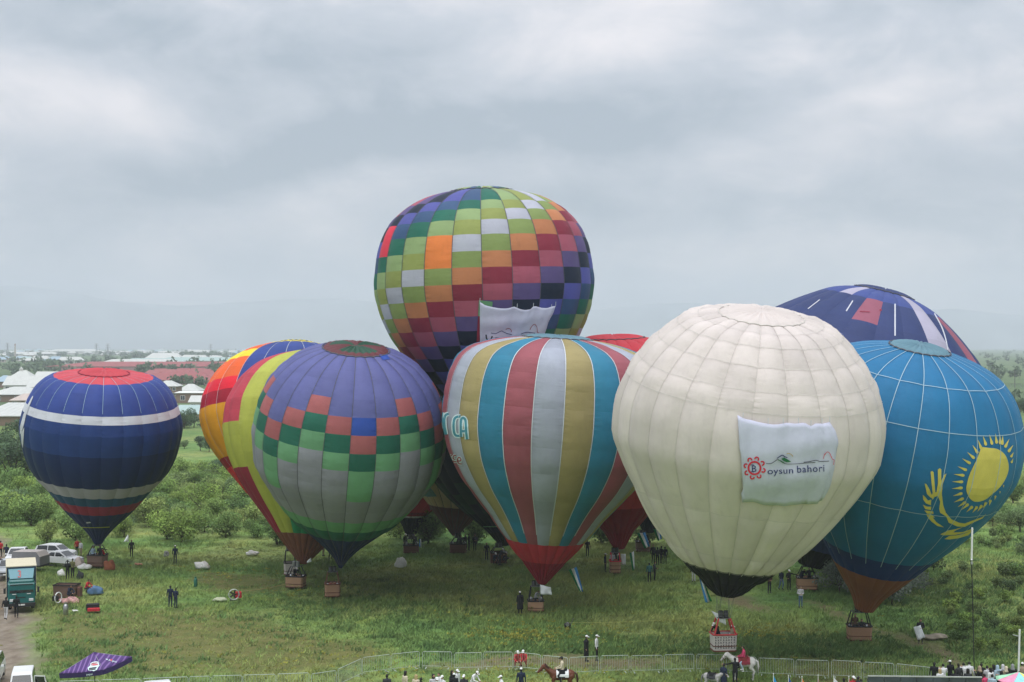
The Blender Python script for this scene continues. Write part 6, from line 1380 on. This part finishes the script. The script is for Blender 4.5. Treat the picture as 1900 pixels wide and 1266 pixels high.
heap('pale cloth spread beside the inflation fan', 408,1113,1.2,.18,mat('pale_green_cloth', (.45,.48,.34), rough=.9),4); heap('cream sack by the white saloon car', 121,1048,.9,.55,mat('cream_sack', (.6,.58,.5), rough=.9),5); heap('pink and white cloth pile behind the pair near the cars', 143,1050,1.4,.6,mat('pinkish_cloth', (.55,.46,.42), rough=.9, var=.2),6)
heap('small white bag with a dark mouth at the pair\'s feet', 114,1067,.8,.4,CR,7); heap('white plastic heap in front of the dark blue balloon\'s basket', 158,1054,1.1,.35,CR,8); heap('dark gear bag beside the white plastic heap', 149,1072,.6,.5,mat('dark_bag', (.04,.045,.05), rough=.8),9)
heap('orange brown cloth draped by the dark blue balloon\'s basket', 203,1056,1.0,.7,mat('rust_cloth', (.26,.09,.045), rough=.9),10); heap('blue fabric bundle beside the person in red', 177,1100,1.3,.5,mat('blue_bundle', (.09,.17,.30), rough=.8, var=.15),11)
heap('red and white clothing spread before the basket lying in the grass', 127,1117,1.6,.35,mat('red_white_cloth', (.5,.28,.27), rough=.9, var=.7, scale=2.5),12); heap('small white scrap on the grass', 139,1133,.45,.08,CR,13); heap('orange scrap of cloth on the shaded grass', 257,1047,.75,.12,mat('orange_scrap', (.5,.24,.16), rough=.9),14)
heap('beige and brown tarpaulin spread on the slope behind the person with the cloth', 1733,1182,2.0,.2,mat('beige_tarp', (.34,.29,.22), rough=.9, var=.3, scale=1.5),15,d_=1.2)
heap('black and white bag lying near the orchard\'s edge', 308,1031,.5,.4,mat('mixed_bag', (.35,.35,.35), rough=.9, var=.9, scale=4),16)
def bottle(label, px, py, m_, h_=1.05, r_=.17):
    o = empty('gas_cylinder', gnd(px, py), label, 'gas cylinder', 'gas cylinders'); m = MB(); m.lathe([(r_*.8,0),(r_,.06),(r_,h_*.72),(r_*.7,h_*.86),(r_*.35,h_*.9)], m_, (0,0,0), 14); m.build('tank', o, smooth=True); m = MB(); m.lathe([(r_*.6,h_*.86),(r_*.6,h_),(r_*.5,h_),(r_*.5,h_*.88)], m_, (0,0,0), 12); m.build('collar', o); m = MB(); m.lathe([(.03,h_*.88),(.03,h_*.97)], STEEL, (0,0,0), 8); m.build('valve', o)
bottle('grey gas cylinder standing alone in the grass right of the truck', 122,1141,STEEL,.95,.2); bottle('green gas cylinder standing in the grass left of the inflation fan', 363,1089,mat('green_enamel', (.03,.14,.10), rough=.4),.85,.16)
# inflation fan
fn = empty('inflation_fan', gnd(434,1115), 'round inflation fan with a red engine on the grass', 'fan', None, .3)
m = MB(); ring = [(.42*math.cos(q), 0, .52+.42*math.sin(q)) for q in np.linspace(0, 2*PI, 21)]; m.tube(ring, .05, GALV, 6); m.build('guard_ring', fn)
for k in range(5): m = MB(); q = 2*PI*k/5; m.box((.2*math.cos(q), .03, .52+.2*math.sin(q)), (.36, .02, .12), DARKP, ry=-q, rx=.3); m.build('blade', fn)
m = MB(); m.bbox((.40,.25,.45),(.5,.45,.5),CL['red'],.06); m.build('engine', fn); m = MB(); m.tube([(-.35,0,.02),(.5,.2,.02)],.03,DARKP); m.tube([(-.3,0,0),(-.25,0,.3)],.025,DARKP); m.build('stand', fn)
# black and red case
cs = empty('gear_case', gnd(172,1133), 'open black gear case with a red side in the grass', 'case', None, .2); m = MB(); m.bbox((0,.1,.28),(1.0,.5,.5),BLKP,.05); m.build('lid', cs); m = MB(); m.bbox((.1,-.3,.13),(.95,.3,.24),CL['red'],.04); m.build('red_side', cs)
# spare basket lying in the grass
sb = empty('wicker_basket', gnd(124,1107), 'spare wicker basket with a black rim standing in the grass behind the crouching person', 'basket', None, -.12)
m = MB(); vs = []
for z, k in ((0,.95),(1.0,1.0),(1.0,.93),(.1,.88)):
    vs += [(-.95*k,-.6*k,z),(.95*k,-.6*k,z),(.95*k,.6*k,z),(-.95*k,.6*k,z)]
m.add(vs, [(3,2,1,0)]+[(r*4+i, r*4+(i+1)%4, r*4+4+(i+1)%4, r*4+4+i) for r in range(3) for i in range(4)]+[(12,13,14,15)], WKG); m.build('body', sb); m = MB(); q = [(-.95,-.6,1.02),(.95,-.6,1.02),(.95,.6,1.02),(-.95,.6,1.02),(-.95,-.6,1.02)]; m.tube(q, .05, BLKP, 6); m.build('rim', sb); m = MB(); m.bbox((1.12,.0,.45),(.28,.6,.8),WKD,.06); m.build('side_pouch', sb)
# white fan lying left of it
wf_ = empty('inflation_fan', gnd(108,1121), 'white rimmed inflation fan lying beside the red and white clothing', 'fan', None, 1.2); m = MB(); m.tube(ring, .05, CARW, 6); m.build('guard_ring', wf_); m = MB(); m.bbox((0,.28,.45),(.4,.4,.4),DARKP,.05); m.build('engine', wf_)
# ------------------------------------------------------------------ orchard trees, shrubs
def lcol(stops):
    return lambda t, P_: ramp_n(t, noise_n(t, P_, .45, 4, .6), stops)
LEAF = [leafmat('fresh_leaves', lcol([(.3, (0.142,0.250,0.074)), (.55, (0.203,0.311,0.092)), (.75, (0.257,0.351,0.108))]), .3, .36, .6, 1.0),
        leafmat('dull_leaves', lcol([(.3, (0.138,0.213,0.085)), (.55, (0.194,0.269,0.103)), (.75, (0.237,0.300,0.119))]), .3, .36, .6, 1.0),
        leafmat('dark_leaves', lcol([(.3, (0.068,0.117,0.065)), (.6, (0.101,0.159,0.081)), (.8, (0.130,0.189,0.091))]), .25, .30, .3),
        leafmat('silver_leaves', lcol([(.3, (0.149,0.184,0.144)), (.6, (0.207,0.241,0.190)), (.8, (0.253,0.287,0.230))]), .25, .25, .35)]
BARK = mat('bark', (.075, .055, .042), rough=.9, var=.2, scale=6)
def crown_mesh(name, r, R_, H_, n, leaf, m_, lobes=7, base=.25):
    """leaf-sized faces spread through the volume of several uneven lobes"""
    lb = [(np.array([r.normal(0, .42)*R_, r.normal(0, .42)*R_, H_*(base+(1-base)*r.uniform(.25, .85))]), R_*r.uniform(.32, .62), r.normal(0, .8)) for _ in range(lobes)]
    k = r.choice(lobes, n, p=np.array([l[1]**2 for l in lb])/sum(l[1]**2 for l in lb)); d = r.normal(size=(n, 3)); d /= np.linalg.norm(d, axis=1)[:, None]
    rad = np.array([lb[i][1] for i in k])*r.uniform(.25, 1.08, n)**.45; c = np.array([lb[i][0] for i in k])+d*rad[:, None]*np.array([1, 1, .85]); c[:, 2] = np.maximum(c[:, 2], H_*base*.45+r.uniform(0, .3, n))
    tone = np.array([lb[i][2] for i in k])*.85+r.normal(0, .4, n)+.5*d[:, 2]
    a = r.normal(size=(n, 3))+d*.5; a /= np.linalg.norm(a, axis=1)[:, None]; b = np.cross(a, r.normal(size=(n, 3))); b /= np.linalg.norm(b, axis=1)[:, None]; u = np.cross(a, b)
    s_ = leaf*r.uniform(.6, 1.35, n)[:, None]; v = np.stack([c-b*s_*.5, c+u*s_*.30, c+b*s_*.6, c-u*s_*.30], 1)
    me = bpy.data.meshes.new(name); me.vertices.add(n*4); me.vertices.foreach_set('co', v.reshape(-1).astype(np.float32)); me.loops.add(n*4); me.loops.foreach_set('vertex_index', np.arange(n*4, dtype=np.int32))
    me.polygons.add(n); me.polygons.foreach_set('loop_start', (np.arange(n)*4).astype(np.int32)); me.update()
    at = me.attributes.new('tone', 'FLOAT', 'POINT'); at.data.foreach_set('value', np.repeat(tone, 4).astype(np.float32)); me.materials.append(m_); return me, lb
def trunk_mesh(name, r, lb, H_, rad):
    m = MB(); f0 = Vector((r.normal(0, .08), r.normal(0, .08), H_*.22)); m.tube([(0,0,-.15), f0*.5, f0], [rad*1.25, rad, rad*.85], BARK, 7)
    for c, q, _ in lb:
        c = Vector(c); mid = f0.lerp(c, .5)+Vector((r.normal(0, .12), r.normal(0, .12), -.05*H_)); m.tube([f0*.95, mid, c+Vector((0, 0, q*.3))], [rad*.6, rad*.36, rad*.1], BARK, 5)
        for _k in range(2): e_ = c+Vector(r.normal(0, .5, 3))*q; m.tube([mid.lerp(c, .6), e_], [rad*.22, rad*.06], BARK, 4)
    return m.mesh(name)
def tree_kind(seed, R_, H_, n, leaf, m_, rad, lobes=7, base=.25):
    r = np.random.default_rng(seed); c, lb = crown_mesh('crown', r, R_, H_, n, leaf, m_, lobes, base); return c, trunk_mesh('trunk', r, lb, H_, rad)
KIND = {'fresh': [tree_kind(300+i, 2.3, 3.0, 2300, .23, LEAF[0], .10, 10, .06) for i in range(5)], 'dull': [tree_kind(320+i, 2.1, 2.9, 2000, .22, LEAF[1], .10, 9, .06) for i in range(3)],
        'dark': [tree_kind(340+i, 3.2, 6.0, 2200, .36, LEAF[2], .18, 9, .22) for i in range(3)], 'silver': [tree_kind(360+i, 1.9, 2.4, 1700, .22, LEAF[3], .06, 8, .05) for i in range(2)],
        'shrub': [tree_kind(380+i, 1.0, 1.0, 620, .18, LEAF[0] if i % 2 else LEAF[1], .04, 7, .02) for i in range(4)]}
LAST = [None]
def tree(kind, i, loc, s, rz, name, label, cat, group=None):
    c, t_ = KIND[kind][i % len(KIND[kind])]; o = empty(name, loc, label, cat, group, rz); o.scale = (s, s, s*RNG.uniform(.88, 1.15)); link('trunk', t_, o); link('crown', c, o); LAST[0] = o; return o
rg = np.random.default_rng(99); ntree = 0
def open_field(px, py):      # clearings seen in the photograph
    if 300 < px < 450 and py < 880: return True
    if py > 1012 and px < 620: return True
    if px > 235 and px < 275 and py > 985: return True
    return False
spots = []
for row in range(22):
    Yr = 150+row*4.6
    for k in range(60):
        x = -95+k*5.0+rg.normal(0, .7)+(row % 2)*2.4; y = Yr+rg.normal(0, .8); px, py = proj((x, y, 0))
        if px < -60 or px > 1290 or open_field(px, py): continue
        if px > 520 and row > 5: continue                       # hidden behind the balloons
        if px > 620 and rg.random() < .35: continue
        if px < 70 and py > 985: continue
        if rg.random() < .10: continue
        spots.append((x, y, px, py))
spots.sort(key=lambda q: q[1]); spots = spots[:285]
GO = 'fruit trees of the overgrown orchard'
def where(px, py):
    c = 'left of the dark blue balloon' if px < 60 else 'under the dark blue balloon' if px < 300 else 'between the dark blue and orange balloons' if px < 440 else 'left of the violet balloon\'s mouth' if px < 640 else 'seen between the violet and striped balloons' if px < 940 else 'behind the striped balloon\'s mouth' if px < 1120 else 'left of the cream balloon'
    d = 'front row' if py > 992 else 'second row' if py > 965 else 'middle' if py > 925 else 'distant'
    return d, c
ordn = ['first','second','third','fourth','fifth','sixth','seventh','eighth','ninth','tenth']; spots.sort(key=lambda q: q[2]); seen = {}
for j, (x, y, px, py) in enumerate(spots):
    kd = 'fresh' if rg.random() < .72 else 'dull'
    tree(kd, j, (x, y, ground_z(np.array([x]), np.array([y]))[0]), rg.uniform(.62, 1.2), rg.uniform(0, 6.28), 'fruit_tree', None, 'tree', GO)
    d_, c_ = where(px, py); kc = 'fresh green' if kd == 'fresh' else 'dull green'; k_ = (d_, c_, kc); seen[k_] = seen.get(k_, 0)+1; o = LAST[0]
    if d_ in ('front row', 'second row') and seen[k_] <= 10: o['label'] = '%s tree, %s in the %s %s' % (kc, ordn[seen[k_]-1], d_, c_)
    else: o['label'] = '%s tree in the %s orchard %s' % (kc, d_, c_)
for (px, py, s_, k, lab) in [(28,905,1.15,0,'tall dark tree at the left edge above the orchard'),(4,880,1.2,1,'dark tree cut by the left edge, below the long shed'),(62,872,.9,2,'dark tree left of the dark blue balloon'),(40,842,.9,0,'dark tree below the long pale shed'),
        (342,795,.75,1,'dark tree right of the dark blue balloon\'s belt'),(360,793,.7,2,'round dark tree beside the orange balloon'),(10,832,.5,2,'bushy dark tree under the shed wall at the left edge')]:
    tree('dark', k, gnd(px, py), s_, k*1.3+px, 'dark_tree', lab, 'tree')
for (px, py, s_, kd, lab) in [(338,905,.8,'dull','grey green bush alone on the open field, left of two'),(385,903,.75,'dull','round bush on the open field left of the dark one'),(412,893,.95,'dark','dark bush on the open field next to the orange balloon'),(342,832,.6,'dull','small bush on the far open field'),(372,836,.8,'dark','long dark bush on the far open field'),(388,838,.75,'dark','dark bush at the orange balloon\'s edge on the far field')]:
    tree(kd, int(px), gnd(px, py), s_*(.55 if kd == 'dark' else 1), px, 'field_bush', lab, 'bush')
for (px, py, s_, lab) in [(1558,1098,1.0,'silvery shrub beside the turquoise balloon\'s mouth'),(1580,1078,1.05,'silvery shrub behind the turquoise balloon, left of its mouth'),(1655,1118,1.1,'silvery shrub right of the turquoise balloon\'s mouth'),(1680,1092,.9,'silvery shrub under the turquoise balloon\'s right flank'),(1538,1060,.8,'silvery shrub next to the indigo basket')]:
    tree('silver', int(px), gnd(px, py), s_, px*.7, 'silver_shrub', lab, 'shrub')
for (px, py, s_, kd, lab) in [(1868,972,1.0,'fresh','broad tree on the right slope below the turquoise balloon'),(1893,985,.9,'dull','tree cut by the right edge below the turquoise balloon'),(1880,932,.85,'fresh','tree at the right edge above the broad one'),(1896,915,.8,'dull','farther tree at the right edge beside the turquoise balloon'),(1842,975,.55,'dull','thin leaning tree left of the broad one on the slope'),(1893,770,.75,'dark','dark tree at the foot of the power pole'),(1899,766,.7,'dark','dark tree right of the power pole')]:
    tree(kd, int(px*3), gnd(px, py), s_, px*.3, 'slope_tree', lab, 'tree')
n_ = 0
for k in range(400):
    px = rg.uniform(1655, 1930); py = rg.uniform(985, 1205)
    if py > 1090 and px < 1760: continue
    if px < 1655+ (1100-py)*.9: continue
    if n_ >= 72: break
    p = gnd(px, py); 
    if soft(np.array([p.x]), np.array([p.y]), SOILS[1], 1.6, 21)[0] > .2: continue
    n_ += 1; tree('shrub', k, p, rg.uniform(.45, 1.0)*(1.15 if py < 1080 else .8), rg.uniform(0, 6.28), 'low_shrub', 'low olive shrub on the right slope '+('level with the mast\'s white tube' if py < 1042 else 'level with the mast\'s dark part' if py < 1120 else 'near the foot of the mast')+(', left of it' if px < 1804 else ', right of it'), 'shrub', 'low shrubs on the right slope')
# far trees: hedges, gardens and woods of the plain, too small to pick apart
FARLEAF = leafmat('far_leaves', lcol([(.3, (.09,.135,.085)), (.6, (.12,.17,.10)), (.8, (.15,.20,.12))]), .2, .3, .5)  # greens made paler than near leaves: distance haze put into the colour
def far_wood():
    r = np.random.default_rng(5); V, T = [], []
    def put(x, y, h, n):
        d = r.normal(size=(n, 3)); d /= np.linalg.norm(d, axis=1)[:, None]; c = np.array([x, y, h*.55])+d*np.array([h*.48, h*.48, h*.45])*r.uniform(.5, 1.05, n)[:, None]; s_ = h*.26
        a = r.normal(size=(n, 3)); a /= np.linalg.norm(a, axis=1)[:, None]; b = np.cross(a, r.normal(size=(n, 3))); b /= np.linalg.norm(b, axis=1)[:, None]
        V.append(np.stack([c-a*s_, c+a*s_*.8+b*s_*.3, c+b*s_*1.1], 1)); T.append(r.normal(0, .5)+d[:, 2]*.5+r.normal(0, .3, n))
    def px_tree(px, py, h, n): p = gnd(px, py); put(p.x, p.y, h, n)
    for _ in range(900):      # general scatter, denser in bands
        py = HY+8+58*r.random()**1.7; px = r.uniform(-250, 2150)
        if 655 < py < 690 and r.random() < .35: continue
        px_tree(px, py, r.uniform(5, 10), 24)
    for (x0, x1, y, k, h) in [(-100,120,689,34,7),(-100,460,673,70,7),(-100,460,661,100,8),(60,110,684,16,7),(290,400,691,26,6),(320,380,718,9,5),(240,420,664,70,9),(1840,2050,668,20,7),(1840,2050,700,12,6),(1860,2060,752,14,5),(318,385,793,14,2.2)]:
        for _ in range(k): px_tree(r.uniform(x0, x1), y+r.normal(0, 1.2), h*r.uniform(.7, 1.3), 34)
    return np.concatenate(V), np.concatenate(T)
v, tn = far_wood(); fw = link('far_trees', tri_mesh('far_trees', v, tn, FARLEAF)); tag(fw, 'hazy dark trees and gardens spread over the far plain', 'trees', None, 'stuff')
# ------------------------------------------------------------------ the town behind the orchard
RW = mat('pale_metal_roof', rgb(192,194,190), rough=.6, var=.06, scale=.4); RP_ = mat('pinkish_roof', rgb(190,176,168), rough=.6, var=.06, scale=.4); RG = mat('grey_blue_roof', rgb(150,172,186), rough=.5, var=.05, scale=.4); RT = mat('turquoise_roof', rgb(160,182,178), rough=.6, var=.05, scale=.4); RR = mat('red_roof', rgb(150,84,86), rough=.6, var=.1, scale=.4)
WB = mat('beige_plaster', rgb(176,164,150), rough=.9, var=.08); WWH = mat('white_plaster', rgb(206,204,198), rough=.9, var=.06); WBR = mat('brown_wall', rgb(136,116,102), rough=.9, var=.1); WPK = mat('pink_wall', rgb(176,140,140), rough=.9, var=.06); GL2 = mat('house_glass', (.05,.06,.07), rough=.2, var=0); FRW = mat('white_window_frame', rgb(226,226,222), rough=.6)
HM = {}
def house(label, px, py, wpx, wall_h, roof_h, roof='gable', rm=RW, wm=WB, depth=None, rz=0.0, storeys=1, nwin=3, eave=.5, group=None, door=True, name='house'):
    p = gnd(px, py); w_ = wpx*p.y/F; d_ = depth or w_*.75; o = empty(name, (p.x, p.y+d_/2, -.3), label, 'house', group, rz)
    h = wall_h+.3; m = MB(); m.box((0, 0, h/2), (w_, d_, h), wm); wl = m.build('wall', o)
    W2, D2 = w_/2+eave, d_/2+eave; m = MB(); th = .18
    for z0, k in ((h+.004, 0), ):
        if roof == 'gable': top = [(-W2, 0, h+roof_h), (W2, 0, h+roof_h)]
        elif roof == 'hip': top = [(-W2+min(W2*.75, D2), 0, h+roof_h), (W2-min(W2*.75, D2), 0, h+roof_h)]
        else: top = None
        base = [(-W2, -D2, z0), (W2, -D2, z0), (W2, D2, z0), (-W2, D2, z0)]; low = [(x, y, z0+th) for x, y, _ in base]
        if top: m.add(base+low+[(x, y, z+th) for x, y, z in top], [(3,2,1,0),(0,1,5,4),(1,2,6,5),(2,3,7,6),(3,0,4,7),(4,5,9,8),(6,7,8,9),(5,6,9),(7,4,8)], rm)
        else: m.add(base+[(-W2,-D2,z0+th),(W2,-D2,z0+th),(W2,D2,z0+th+roof_h),(-W2,D2,z0+th+roof_h)], [(3,2,1,0),(0,1,5,4),(1,2,6,5),(2,3,7,6),(3,0,4,7),(4,5,6,7)], rm)
    rf = m.build('roof', o)
    # raised seams of the sheet-metal roof
    if p.y < 700:
        for k in range(1, max(3, int(w_/1.6))):
            x = -W2+2*W2*k/max(3, int(w_/1.6)); f_ = 1.0
            if roof == 'hip': f_ = min(1, (W2-abs(x))/max(.1, min(W2*.75, D2)))
            zt = h+roof_h*f_+th if top else h+th+roof_h
            m = MB(); y1 = -D2*(1-f_) if top else D2; m.tube([(x, -D2, h+th+.02), (x, y1, zt+.02)], .045, rm, 4); m.build('roof_seam', rf)
    wh = min(1.5, wall_h/storeys*.5)
    for s_ in range(storeys):
        for k in range(nwin):
            x = w_*((k+.5)/nwin-.5); z = .3+wall_h/storeys*(s_+.52)
            if door and s_ == 0 and k == nwin//2:
                m = MB(); m.box((x, -D2+eave-.03, .3+1.0), (1.0, .08, 2.0), WBR); m.build('door', o); continue
            ww = min(1.5, w_/nwin*.55); m = MB(); m.box((x, -D2+eave-.02, z), (ww+.24, .08, wh+.24), FRW); fr = m.build('window', o); m = MB(); m.box((x, -D2+eave-.065, z), (ww, .03, wh), GL2); m.build('pane', fr)
            m = MB(); m.box((x, -D2+eave-.09, z), (.07, .02, wh), FRW); m.build('glazing_bar', fr)
    return o, w_, d_, h
house('long pale roofed shed with brown wall at left edge', 10, 790, 96, 2.4, 2.6, 'slope', RW, WBR, depth=22, nwin=0, door=False, name='shed')
house('house with a pinkish hipped roof left of the dark blue balloon', 42, 754, 44, 1.9, 2.2, 'hip', RP_, WB, depth=9, nwin=3)
house('wide house with a broad pale roof at the left edge', 14, 746, 84, 2.6, 2.6, 'hip', RW, WBR, depth=26, nwin=5)
house('house with a long pale roof behind the broad roofed one', 44, 726, 76, 2.6, 4.2, 'gable', RW, WWH, depth=14, nwin=5)
o_, w_, d_, h_ = house('pale house with a little roof turret, farther back at left', 36, 712, 42, 2.8, 4.4, 'hip', RW, WB, depth=13, nwin=4)
m = MB(); m.box((-1.2, 0, h_+4.3), (1.6, 1.6, 1.8), WWH); t2 = m.build('turret', o_); m = MB(); m.lathe([(1.2, 0), (.1, 1.3)], RW, (-1.2, 0, h_+5.2), 4); m.build('turret_roof', t2)
house('low house with a blue grey roof at the far left edge', 2, 720, 26, 3, 3, 'hip', RG, WBR, depth=12, nwin=2)
house('dark walled house with a pale roof above the dark blue balloon\'s shoulder', 92, 709, 58, 2.4, 3.4, 'gable', RW, WBR, depth=14, nwin=4)
house('pale roofed house half hidden by the dark blue balloon\'s left shoulder', 70, 730, 40, 2.5, 3.0, 'gable', RW, WB, depth=12, nwin=3)
house('two storey house with white windows right of the dark blue balloon', 308, 737, 40, 4.3, 2.2, 'hip', RW, WBR, depth=9, storeys=2, nwin=4, door=False)
house('house with a pale hipped roof left of the orange balloon', 349, 733, 38, 1.6, 2.8, 'hip', RW, WWH, depth=11, nwin=3)
house('long grey flat roofed house with a white edge left of the orange balloon', 352, 748, 52, 3.6, .3, 'slope', FRW, WBR, depth=8, nwin=2)
house('low building with a turquoise white roof between the two left balloons', 345, 777, 46, 1.2, 2.2, 'slope', RT, WB, depth=9, nwin=0, door=False)
house('white house with a stepped roof beside the orange balloon', 366, 762, 28, 2.6, 2.0, 'gable', RW, WWH, depth=8, nwin=2)
def far_house(kind, w_=11., d_=8., wh=3., rh=2.6):
    m = MB(); wm, rm = {'w': (WWH, RW), 'b': (WB, RW), 'r': (WPK, RR), 'g': (WB, RG), 't': (WWH, RT)}[kind]
    m.box((0,0,wh/2), (w_,d_,wh), wm); a = [(-w_/2-.5,-d_/2-.5,wh+.003),(w_/2+.5,-d_/2-.5,wh+.003),(w_/2+.5,d_/2+.5,wh+.003),(-w_/2-.5,d_/2+.5,wh+.003),(-w_/2+1.5,0,wh+rh),(w_/2-1.5,0,wh+rh)]
    m.add(a, [(3,2,1,0),(0,1,5,4),(2,3,4,5),(1,2,5),(3,0,4)], rm)
    for k in range(3): m.box((w_*(k-1)*.3, -d_/2-.03, wh*.55), (1.3,.05,1.3), GL2)
    return m.mesh('far_house')
FH = {k: far_house(k) for k in 'wbrgt'}; r = np.random.default_rng(17)
def put_far(kind, px, py, s, label, group, sx=1.0):
    p = gnd(px, py); o = link('far_house', FH[kind], None, (p.x, p.y, -.2), r.uniform(-.5, .5)); o.scale = (s*sx, s, s*r.uniform(.8, 1.15)); tag(o, label, 'house', group); return o
for k in range(40):      # the red roofed settlement
    py = 699+(k % 4)*4.6+r.normal(0, .5); put_far('r', 286+(k//4)*10.2+r.normal(0, 2)+(k % 4)*2.5, py, r.uniform(.85, 1.1), 'small house with a dull red roof in the red roofed settlement', 'red roofed houses between the left balloons')
n_ = 0
for k in range(900):
    px = r.uniform(-120, 560); py = HY+9+26*r.random()**1.4
    if n_ >= 165: break
    if 660 < py < 668 and px < 170 and r.random() < .7: continue
    if py > 663 and r.random() < .75: continue
    n_ += 1; put_far('wwbtg'[int(r.integers(5))], px, py, r.uniform(.9, 1.6), 'tiny pale roofed house in the hazy far town', 'pale houses of the far town', r.uniform(.9, 1.7))
for (px, py, s, sx, kd, lab) in [(335,690,1.5,12,'r','long dull pink building behind the red roofed settlement'),(262,683,1.5,4.5,'w','long white shed behind the dark blue balloon\'s shoulder'),(285,679,1.4,4,'t','second long white shed behind the dark blue balloon'),(306,676,2.2,1.6,'w','large white hipped roof far behind between the left balloons'),(370,677,1.4,6,'t','long pale green roof left of the orange balloon'),(217,683,1.6,1.3,'w','white block house above the dark blue balloon\'s crown'),(60,661,2,5,'w','long white roof in the far town at left'),(140,657,2,6,'w','very long white roof in the far town'),(295,660,2,5,'w','long white roof in the far town left of the orange balloon'),(368,660,2.2,2,'w','big white roof in the far town beside the orange balloon')]:
    o = put_far(kd, px, py, s, lab, None, sx); o.rotation_euler = (0, 0, 0)
# ------------------------------------------------------------------ pylons and the power pole
def pylon(label, px, py_top, py_base, arms=3):
    p = gnd(px, py_base); H_ = (py_base-py_top)*p.y/F; o = empty('pylon', (p.x, p.y, 0), label, 'pylon', 'power pylons beyond the town'); b = H_*.10
    for q in (-1, 1):
        for w2 in (-1, 1): m = MB(); m.tube([(q*b, w2*b, 0), (q*.5, w2*.5, H_*.72), (q*.25, w2*.25, H_)], .28, STEEL, 4); m.build('leg', o)
    for k in range(arms): m = MB(); z = H_*(.72+.12*k); a = H_*(.2-.03*k); m.tube([(-a, 0, z+.6), (a, 0, z+.6)], .3, STEEL, 4); m.tube([(-a, 0, z+.6), (0, 0, z+2.0), (a, 0, z+.6)], .2, STEEL, 4); m.build('cross_arm', o)
    m = MB()
    for k in range(8): z0, z1 = H_*.72*k/8, H_*.72*(k+1)/8; f0, f1 = b+(0.5-b)*k/8, b+(.5-b)*(k+1)/8; m.tube([(-f0, -f0, z0), (f1, -f1, z1)], .15, STEEL, 3); m.tube([(f0, -f0, z0), (-f1, -f1, z1)], .15, STEEL, 3)
    m.build('bracing', o); return o
pylon('left of two pylons close together beyond the town', 179, 638, 664); pylon('right of two pylons close together beyond the town', 200, 638, 664); pylon('pylon at the far left beyond the town', 14, 637, 664); pylon('pylon just above the orange balloon\'s left shoulder', 391, 639, 662)
p = gnd(28, 664); o = empty('chimney', (p.x, p.y, 0), 'slim factory chimney at the far left beyond the town', 'chimney'); m = MB(); m.lathe([(1.6,0),(1.1,25)], WB, (0,0,0), 10); m.build('shaft', o); m = MB(); m.lathe([(1.25,22),(1.3,23.5),(1.2,24)], RR, (0,0,0), 10); m.build('band', o)
p = gnd(1883, 745); pp = empty('power_pole', (p.x, p.y, 0), 'tall power pole with hanging cross arms at the right edge', 'power pole'); H_ = (745-687)*p.y/F; dk = mat('weathered_pole', (.16,.16,.16), rough=.8)
m = MB(); m.tube([(0,0,0),(0,0,H_)], [.2,.13], dk, 8); m.build('shaft', pp)
for z, a, b in ((H_*.56, -1.7, 2.4), (H_*.84, 0, 1.7)):
    m = MB(); m.tube([(a,0,z),(b,0,z)], .09, dk, 5); m.build('cross_arm', pp)
    for x in ((a, b) if a else (b,)): m = MB(); m.tube([(x,0,z),(x,0,z-1.5)], .07, STEEL, 5); m.lathe([(.14,-1.5),(.14,-1.3)], STEEL, (x,0,z), 6); m.build('insulator', pp)
# country road at the right
rd = MB(); a, b = [gnd(q, 853) for q in (1700, 2300)]; w2 = 2.6; rd.add([(a.x, a.y-w2, .06), (b.x, b.y-w2, .06), (b.x, b.y+w2, .06), (a.x, a.y+w2, .06)], [(0,1,2,3)], mat('pale_road', rgb(170,166,160), rough=.9, var=.08)); ro = rd.build('road'); tag(ro, 'pale country road crossing at the right edge', None, None, 'structure')
